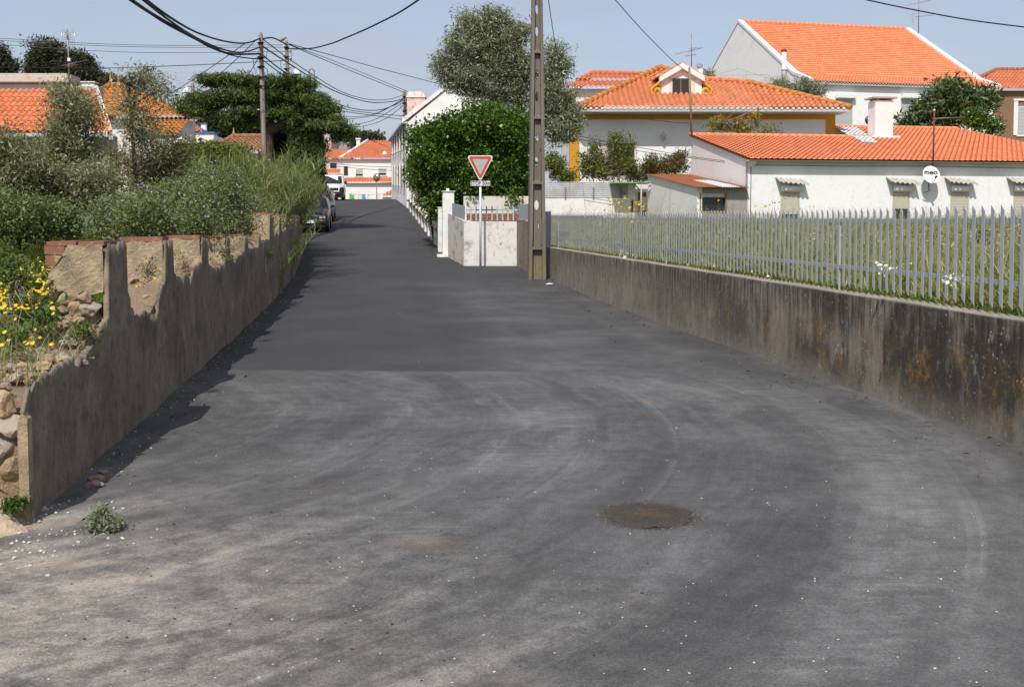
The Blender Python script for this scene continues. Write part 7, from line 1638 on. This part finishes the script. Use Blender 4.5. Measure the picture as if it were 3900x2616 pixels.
# mallow mass with mauve flowers
r_ = np.random.default_rng(61)
mal = [B(640, 780, 14.5, 110, 60, .6, 60), B(750, 770, 16, 110, 70, .6, 66), B(850, 790, 18.5, 90, 65, .6, 56), B(930, 810, 21, 70, 55, .6, 40), B(700, 850, 14, 140, 40, .5, 56), B(860, 850, 18, 110, 34, .5, 50), B(820, 700, 18, 90, 50, .6, 40), B(560, 840, 12.8, 110, 45, .5, 46), B(980, 790, 24, 60, 60, .6, 36), B(540, 790, 15.5, 90, 50, .6, 40), B(440, 840, 14, 90, 40, .5, 36)]
MAXT[0] = 1.2
mt_ = tree('mallow_bush', 'green mallow bush dotted with small mauve flowers behind the ruined wall', 'shrub', gb(760, 15.), mal, 'leaf_mallow', .036, .022, 150, .12, .03, None, 61, 1., .5, 6, .008)
C, D, K = clumps(mal, 5, r_, .16, .75)
V, F = leaf_geo(C, .024, .024, r_); npobj('flowers', V, F, MT['petal_mauve'], mt_)

MAXT[0] = 9.
# ---- blades: reeds, grass
def blades(base, h, wdt, lean, r, D=None, bend=.5, seg=3):
    n = len(base); a = r.random(n) * 2 * math.pi; d = np.stack([np.cos(a), np.sin(a), np.zeros(n)], 1)
    if D is not None: d = d * .7 + D; d /= np.linalg.norm(d, axis=1, keepdims=True) + 1e-9
    s = np.stack([-d[:, 1], d[:, 0], np.zeros(n)], 1); b2 = r.random(n) * 2 * math.pi; s = s * np.cos(b2)[:, None] * .3 + np.stack([np.cos(b2), np.sin(b2), np.zeros(n)], 1) * .7
    s /= np.linalg.norm(s, axis=1, keepdims=True) + 1e-9
    ln = (lean * (.3 + r.random(n)))[:, None] if np.ndim(lean) else lean * (.3 + r.random((n, 1)))
    h = np.asarray(h).reshape(-1, 1) if np.ndim(h) else h * (.6 + .6 * r.random((n, 1)))
    wdt = np.asarray(wdt).reshape(-1, 1) if np.ndim(wdt) else wdt * (.7 + .6 * r.random((n, 1)))
    V = []
    for k in range(seg + 1):
        u = k / seg; c_ = base + np.array([0, 0, 1.]) * h * (u - bend * .3 * u * u * ln) + d * h * ln * u * u * .9
        ww = wdt * (1 - u ** 1.5 * .95) * .5; V += [c_ - s * ww, c_ + s * ww]
    V = np.stack(V, 1); M2 = 2 * (seg + 1); F = []
    b = np.arange(n) * M2
    for k in range(seg): F.append(np.stack([b + 2 * k, b + 2 * k + 1, b + 2 * k + 3, b + 2 * k + 2], 1))
    return V.reshape(-1, 3), np.concatenate(F)
r_ = np.random.default_rng(71)
# reed thicket
def reed_thicket(label, spots, seed, hscale=1.):
    r = np.random.default_rng(seed); pts = []; hs = []
    for (px, Y, rad, n, h) in spots:
        x = W(px, 900, Y).x; a = r.random(n) * 6.283; q = np.sqrt(r.random(n)) * rad; xx = x + np.cos(a) * q; yy = Y + np.sin(a) * q
        zz_ = np.array([max(gz(u, v), float(prof(v))) for u, v in zip(xx, yy)]) - .05
        pts.append(np.stack([xx, yy, zz_], 1)); hs.append(h * (.65 + .45 * r.random(n)))
    P = np.concatenate(pts); H = np.concatenate(hs); t = thing('reed_thicket', label, 'reeds', tuple(P[:, :].mean(0)))
    out = np.array([.16, -.18, 0.]); a = r.random(len(P)) * 6.283; lean = np.stack([np.cos(a), np.sin(a), np.zeros(len(P))], 1) * .42 + out * r.random((len(P), 1))
    q = MB(); LV = []; LF = []; nb = 0; C = []; Dd = []
    for i in range(len(P)):
        pr = [P[i] + lean[i] * H[i] * (u ** 2) + np.array([0, 0, H[i] * (u - .12 * u * u)]) for u in (0, .35, .7, 1.)]
        q.tube(pr, [.012, .010, .007, .003], 4, True, False)
        nl = int(H[i] * 9)
        for j in range(nl):
            u = .25 + .75 * (j + r.random()) / nl; c_ = P[i] + lean[i] * H[i] * u * u + np.array([0, 0, H[i] * (u - .12 * u * u)]); C.append(c_)
    C = np.array(C); q.build('stems', MT['reed'], t)
    V, F = blades(C, .40 * (.6 + .7 * r.random(len(C))), .022 * (.7 + .6 * r.random(len(C))), 1.3 * np.ones(len(C)), r, out * .6, .9, 3)
    npobj('leaves', V, F, MT['reed'], t)
    return t
reed_thicket('tall green reed thicket leaning over the end of the ruined wall', [(1068, 31.8, .55, 170, 2.5), (1030, 30, .7, 170, 2.6), (965, 28.5, .8, 150, 2.5), (1088, 34.5, .45, 100, 2.2), (1010, 27, .5, 90, 2.0), (1085, 33.5, .4, 70, 1.4)], 71)
reed_thicket('paler reed and cane grass patch left of the wooden pole', [(800, 27, 1.2, 130, 2.3), (880, 26, 1.2, 150, 2.3), (950, 25, 1.1, 140, 2.2), (760, 24, 1., 90, 1.9), (900, 22, 1.0, 90, 1.5)], 72)
# field behind the fence
def scatter(n, xr, yr, r, dens=None):
    x = r.uniform(*xr, n); y = yr[0] + (yr[1] - yr[0]) * r.random(n) ** 1.15; return x, y
r_ = np.random.default_rng(73); n = 78000
y = 5.5 + 37.5 * r_.random(n) ** 1.25; x0 = np.array([float(rwx(v)) + .12 if v < 27.8 else RDX * v + 5.2 for v in y]); x = x0 + r_.random(n) * (y * .52 - x0 + 1.5).clip(.5, 30)
z = np.interp(y, [-50, 0, 7, 26, 42, 50], [.8, .85, .92, 1.1, 1.75, 2.0]) - .02
edge = np.clip((x - x0) / .5, .25, 1); near_house = np.clip((y - 36) / 5, 0, 1)
patch = .5 + .5 * np.sin(x * .9 + 1.3 * np.sin(y * .6)) * np.sin(y * .7 + x * .4)
h = (.17 + .17 * patch + .12 * near_house) * (.6 + .8 * r_.random(n)) * edge
V, F = blades(np.stack([x, y, z], 1), h, (.012 + .010 * r_.random(n)) * (1 + y * .035), .9 * np.ones(n), r_, None, .7, 2)
tag(npobj('field_grass', V, F, MT['grass_field']), 'long green and straw grass filling the field behind the fence', 'grass', None, 'stuff')
n = 3400; y = 8 + 34.5 * r_.random(n) ** .8; x0 = np.array([float(rwx(v)) + .6 if v < 27.8 else RDX * v + 5.6 for v in y]); x = x0 + r_.random(n) * (y * .52 - x0 + 1).clip(.5, 30); z = np.interp(y, [-50, 0, 7, 26, 42, 50], [.8, .85, .92, 1.1, 1.75, 2.0])
V, F = blades(np.stack([x, y, z], 1), (.45 + .25 * r_.random(n) + .12 * np.clip((y - 34) / 6, 0, 1)), .008 * (1 + y * .03) * np.ones(n), .5 * np.ones(n), r_, None, .6, 3)
tips = V.reshape(n, 8, 3)[:, 6]; C = np.repeat(tips, 5, 0) + r_.normal(size=(n * 5, 3)) * np.array([.05, .05, .05]); V2, F2 = leaf_geo(C, .035, .012, r_, np.tile([[0, 0, -.6]], (len(C), 1)))
tag(npobj('oat_heads', np.concatenate([V, V2]), np.concatenate([F, F2 + len(V)]), MT['oat']), 'pale wild oat stalks among the field grass', 'grass', None, 'stuff')
fl = [(3090, 905, 30, 30), (3130, 930, 20, 12), (3370, 1015, 40, 36), (3640, 1065, 40, 34), (3870, 830, 30, 20), (3310, 865, 60, 26), (2390, 980, 40, 14), (2600, 870, 90, 12), (3450, 1010, 40, 12), (2850, 940, 200, 16)]
C = []
for (px, py, sp_, nn) in fl:
    for _ in range(nn):
        a, b = px + r_.normal() * sp_ * .6, py + r_.normal() * sp_ * .3; lo, hi = 6., 42.
        for _i in range(40):
            md = (lo + hi) / 2
            if W(a, b, md).z > np.interp(md, [0, 7, 26, 42], [.85, .92, 1.1, 1.75]) + .33: lo = md
            else: hi = md
        C.append(np.array(W(a, b, md)))
V, F = leaf_geo(np.array(C), .026, .024, r_, np.tile([[.1, .3, .2]], (len(C), 1))); tag(npobj('white_daisies', V, F, MT['petal_white']), 'small white daisies scattered in the fenced field', 'flowers', None, 'stuff')
C = []
for _ in range(150):
    yy = r_.uniform(30, 40); a = r_.uniform(2300, 2480) if _ < 90 else r_.uniform(2300, 3100); xx = W(a, 800, yy).x; C.append((xx, yy, np.interp(yy, [26, 42], [1.1, 1.75]) + r_.uniform(.4, 1.15)))
C = np.array(C); V, F = leaf_geo(np.repeat(C, 2, 0), .06, .06, r_); q = np.repeat(C, 1, 0); b_ = C.copy(); b_[:, 2] = np.interp(C[:, 1], [26, 42], [1.1, 1.75])
V3, F3 = blades(b_, C[:, 2] - b_[:, 2], .02 * np.ones(len(C)), .05 * np.ones(len(C)), r_, None, .1, 2)
yf_ = npobj('yellow_mustard', np.concatenate([V, V3]), np.concatenate([F, F3 + len(V)]), MT['petal_yellow']); yf_.data.materials.append(MT['grass_field']); mi = np.zeros(len(F) + len(F3), np.int32); mi[len(F):] = 1; yf_.data.polygons.foreach_set('material_index', mi)
tag(yf_, 'tall yellow mustard flowers behind the far pickets', 'flowers', None, 'stuff')

# left field grass + yellow daisies
r_ = np.random.default_rng(74); n = 60000
y = 6.2 + 20 * r_.random(n) ** 1.3; x = np.array([lb(v) for v in y]) - .42 - (r_.random(n) ** 1.3) * (y * .40 - 1.2).clip(.3, 20)
z = np.interp(y, [0, 6, 9, 14, 25], [.6, .68, .72, .9, 1.1]); fy = np.clip((y - 6.2) / 1.5, .12, 1)
V, F = blades(np.stack([x, y, z], 1), (.22 + .22 * r_.random(n) + .25 * np.clip((y - 11) / 5, 0, 1)) * fy * (.7 + .5 * np.sin(x * 2.3) * np.sin(y * 1.9)), .011 * (.6 + .8 * r_.random(n)) * (1 + .05 * (y - 6)), .9 * np.ones(n), r_, None, .7, 2)
tag(npobj('bank_grass', V, F, MT['grass_left']), 'fresh green wild grass on the bank left of the ruined wall', 'grass', None, 'stuff')
n = 15000; y = 7.2 + 7 * r_.random(n); x = np.array([lb(v) for v in y]) - .45 - r_.random(n) ** 1.2 * (y * .5 - 1).clip(.3, 20) * .9; z = np.interp(y, [0, 6, 9, 14, 25], [.6, .68, .72, .9, 1.1]) + r_.random(n) * .35 * np.clip((y - 7) / 1.5, .2, 1)
V, F = leaf_geo(np.stack([x, y, z], 1), .036, .018, r_, np.tile([[0, 0, .4]], (n, 1))); tag(npobj('bank_weeds', V, F, MT['leaf_mallow']), 'leafy green weeds on the left bank among the grass', 'weeds', None, 'stuff')
def fieldpt(px, py, dz):
    lo, hi = 5.9, 30.
    for _i in range(40):
        md = (lo + hi) / 2
        if W(px, py, md).z > np.interp(md, [0, 6, 9, 14, 25], [.6, .68, .72, .9, 1.1]) + dz: lo = md
        else: hi = md
    return np.array(W(px, py, md))
C = []
for _ in range(320):
    px = r_.uniform(0, 210); py = 985 + 190 * r_.random() ** .8 if _ < 270 else r_.uniform(960, 1320); C.append(fieldpt(px, py, r_.uniform(.30, .42)))
for a, b in ((520, 1090), (535, 1086), (590, 1058), (1010, 905), (975, 905), (910, 940), (130, 1367)): C.append(np.array(W(a, b, 9.0 if a < 600 else 16)) if a > 300 else fieldpt(a, b, .1))
C = np.array(C); V = []; F = []
for c_ in C:
    nn = np.array([r_.normal() * .3, -.7 + r_.normal() * .3, .8]); nn /= np.linalg.norm(nn); u_ = np.cross(nn, [1, 0, 0]); u_ /= np.linalg.norm(u_); v_ = np.cross(nn, u_); rd = r_.uniform(.009, .017); k = len(V)
    V.append(c_ + nn * .004); V += [c_ + (u_ * math.cos(i * math.pi / 5) + v_ * math.sin(i * math.pi / 5)) * rd * (1 if i % 2 == 0 else .72) for i in range(10)]
    F += [(k, k + 1 + i, k + 1 + (i + 1) % 10) for i in range(10)]
yd = npobj('yellow_daisies', np.array(V), np.array(F), MT['petal_yellow']); tag(yd, 'bright yellow daisies on the left bank beside the ruined wall', 'flowers', None, 'stuff')
b_ = C.copy(); b_[:, 2] = np.interp(C[:, 1], [0, 6, 9, 14, 25], [.6, .68, .72, .9, 1.1]); V, F = blades(b_, np.maximum(C[:, 2] - b_[:, 2], .02), .006 * np.ones(len(C)), .02 * np.ones(len(C)), r_, None, .0, 2)
tag(npobj('daisy_stalks', V, F, MT['grass_left']), 'thin green stalks under the yellow daisies', 'flowers', None, 'stuff')
# bramble
tree('bramble_plant', 'leafy bramble shoots with dark stems among the yellow daisies at far left', 'plant', (-3.75, 7.3, .7), [B(60, 1060, 7.2, 60, 90, .16, 14), B(110, 1180, 7.1, 70, 60, .16, 14), B(30, 1010, 7.3, 40, 50, .12, 8), B(170, 1210, 7.0, 60, 40, .14, 10), B(60, 1290, 6.9, 60, 40, .14, 8)], 'leaf_bramble', .036, .025, 24, .06, .006, None, 81, .9, .3, 1, .004)
# plants on the wall
for i, (px, py, Yq, rx, ry, lf, sz, lb_) in enumerate(((310, 1265, 7.0, 60, 30, 'leaf_bramble', .035, 'green trailing weed on the low broken wall under the first brick block'), (560, 1030, 9.0, 50, 45, 'leaf_pinkish', .022, 'thin reddish weed in the first gap of the ruined wall'), (700, 1005, 11.2, 30, 40, 'leaf_pinkish', .022, 'small dry weed in the second gap of the ruined wall'), (855, 960, 13.2, 28, 45, 'leaf_weed', .03, 'pale grey weed in the third gap of the ruined wall'), (1018, 960, 18.9, 26, 40, 'leaf_light', .035, 'yellow green weed before the taller wall step'), (90, 1360, 6.4, 110, 16, 'leaf_pinkish', .02, 'dry reddish ground weeds on the broken wall top at left'))):
    tree('wall_weed', lb_, 'weed', W(px, py + ry, Yq), [B(px, py, Yq, rx, ry, .07, 16)], lf, sz, sz * .45, 16, .035, .004, 'weeds on the ruined wall', 90 + i, .9, .3, 1, .003)
n = 900; y = 5.8 + 1.6 * r_.random(n); x = np.array([lb(v) for v in y]) + .1 - r_.random(n) * 1.6; z = .72 + .03 * r_.random(n)
V, F = blades(np.stack([x, y, z], 1), .10 + .22 * r_.random(n) ** 2, .006 * np.ones(n), 1. * np.ones(n), r_, None, .7, 3); tag(npobj('dry_grass', V, F, MT['oat']), 'dry straw grass tufts on the low broken wall top', 'grass', None, 'stuff')
# roadside weed
g_ = G(395, 2020); bs = Vector((g_.x, g_.y, float(prof(g_.y))))
tree('roadside_weed', 'grey green wilting weed lying on the asphalt near the wall end', 'weed', bs, [B(362, 1988, g_.y, 28, 20, .08, 16), B(385, 1950, g_.y, 14, 22, .06, 10), B(428, 1996, g_.y, 28, 14, .08, 14), B(400, 2008, g_.y, 44, 9, .08, 12)], 'leaf_weed', .024, .010, 20, .024, .006, None, 99, .9, .4, 1, .003)
tree('corner_weed', 'tiny bright green weed at the foot of the stone rubble', 'weed', (-2.87, 5.55, .10), [B(40, 1935, 5.5, 30, 18, .05, 8), B(70, 1918, 5.5, 18, 14, .05, 6)], 'leaf_bramble', .03, .022, 14, .02, .004, None, 98, .9, .3, 1, .003)
# fallen leaves along the kerbless edges
C = []
for _ in range(260):
    yy = r_.uniform(6.5, 27); C.append((float(rwx(yy)) - abs(r_.normal()) * .35 - .03, yy))
for _ in range(420):
    yy = r_.uniform(29, 45); C.append((RDX * yy + 2.05 - abs(r_.normal()) * .55, yy))
for _ in range(110):
    yy = r_.uniform(7, 30); C.append((float(lwx(yy)) + abs(r_.normal()) * .3 + .05, yy))
C = np.array([(a, b, float(prof(b)) + .012) for a, b in C]); V, F = leaf_geo(C, .032, .018, r_, None, 1., .4, .1); V[:, 2] = V[:, 2].clip(np.repeat(C[:, 2], 4) - .006, np.repeat(C[:, 2], 4) + .012)
tag(npobj('fallen_leaves', V, F, MT['leaf_litter']), 'dry brown leaves scattered along the road edges', 'leaves', None, 'stuff')
# dandelion seed stalk shrub behind fence right: mauve weed
tree('field_weed', 'dark weed clump with tiny mauve flowers in the field near the right edge', 'weed', gb(3740, 24.), [B(3745, 900, 24, 30, 34, .3, 22)], 'leaf_mallow', .05, .03, 50, .08, .006, None, 97, 1., .4, 3, .004)
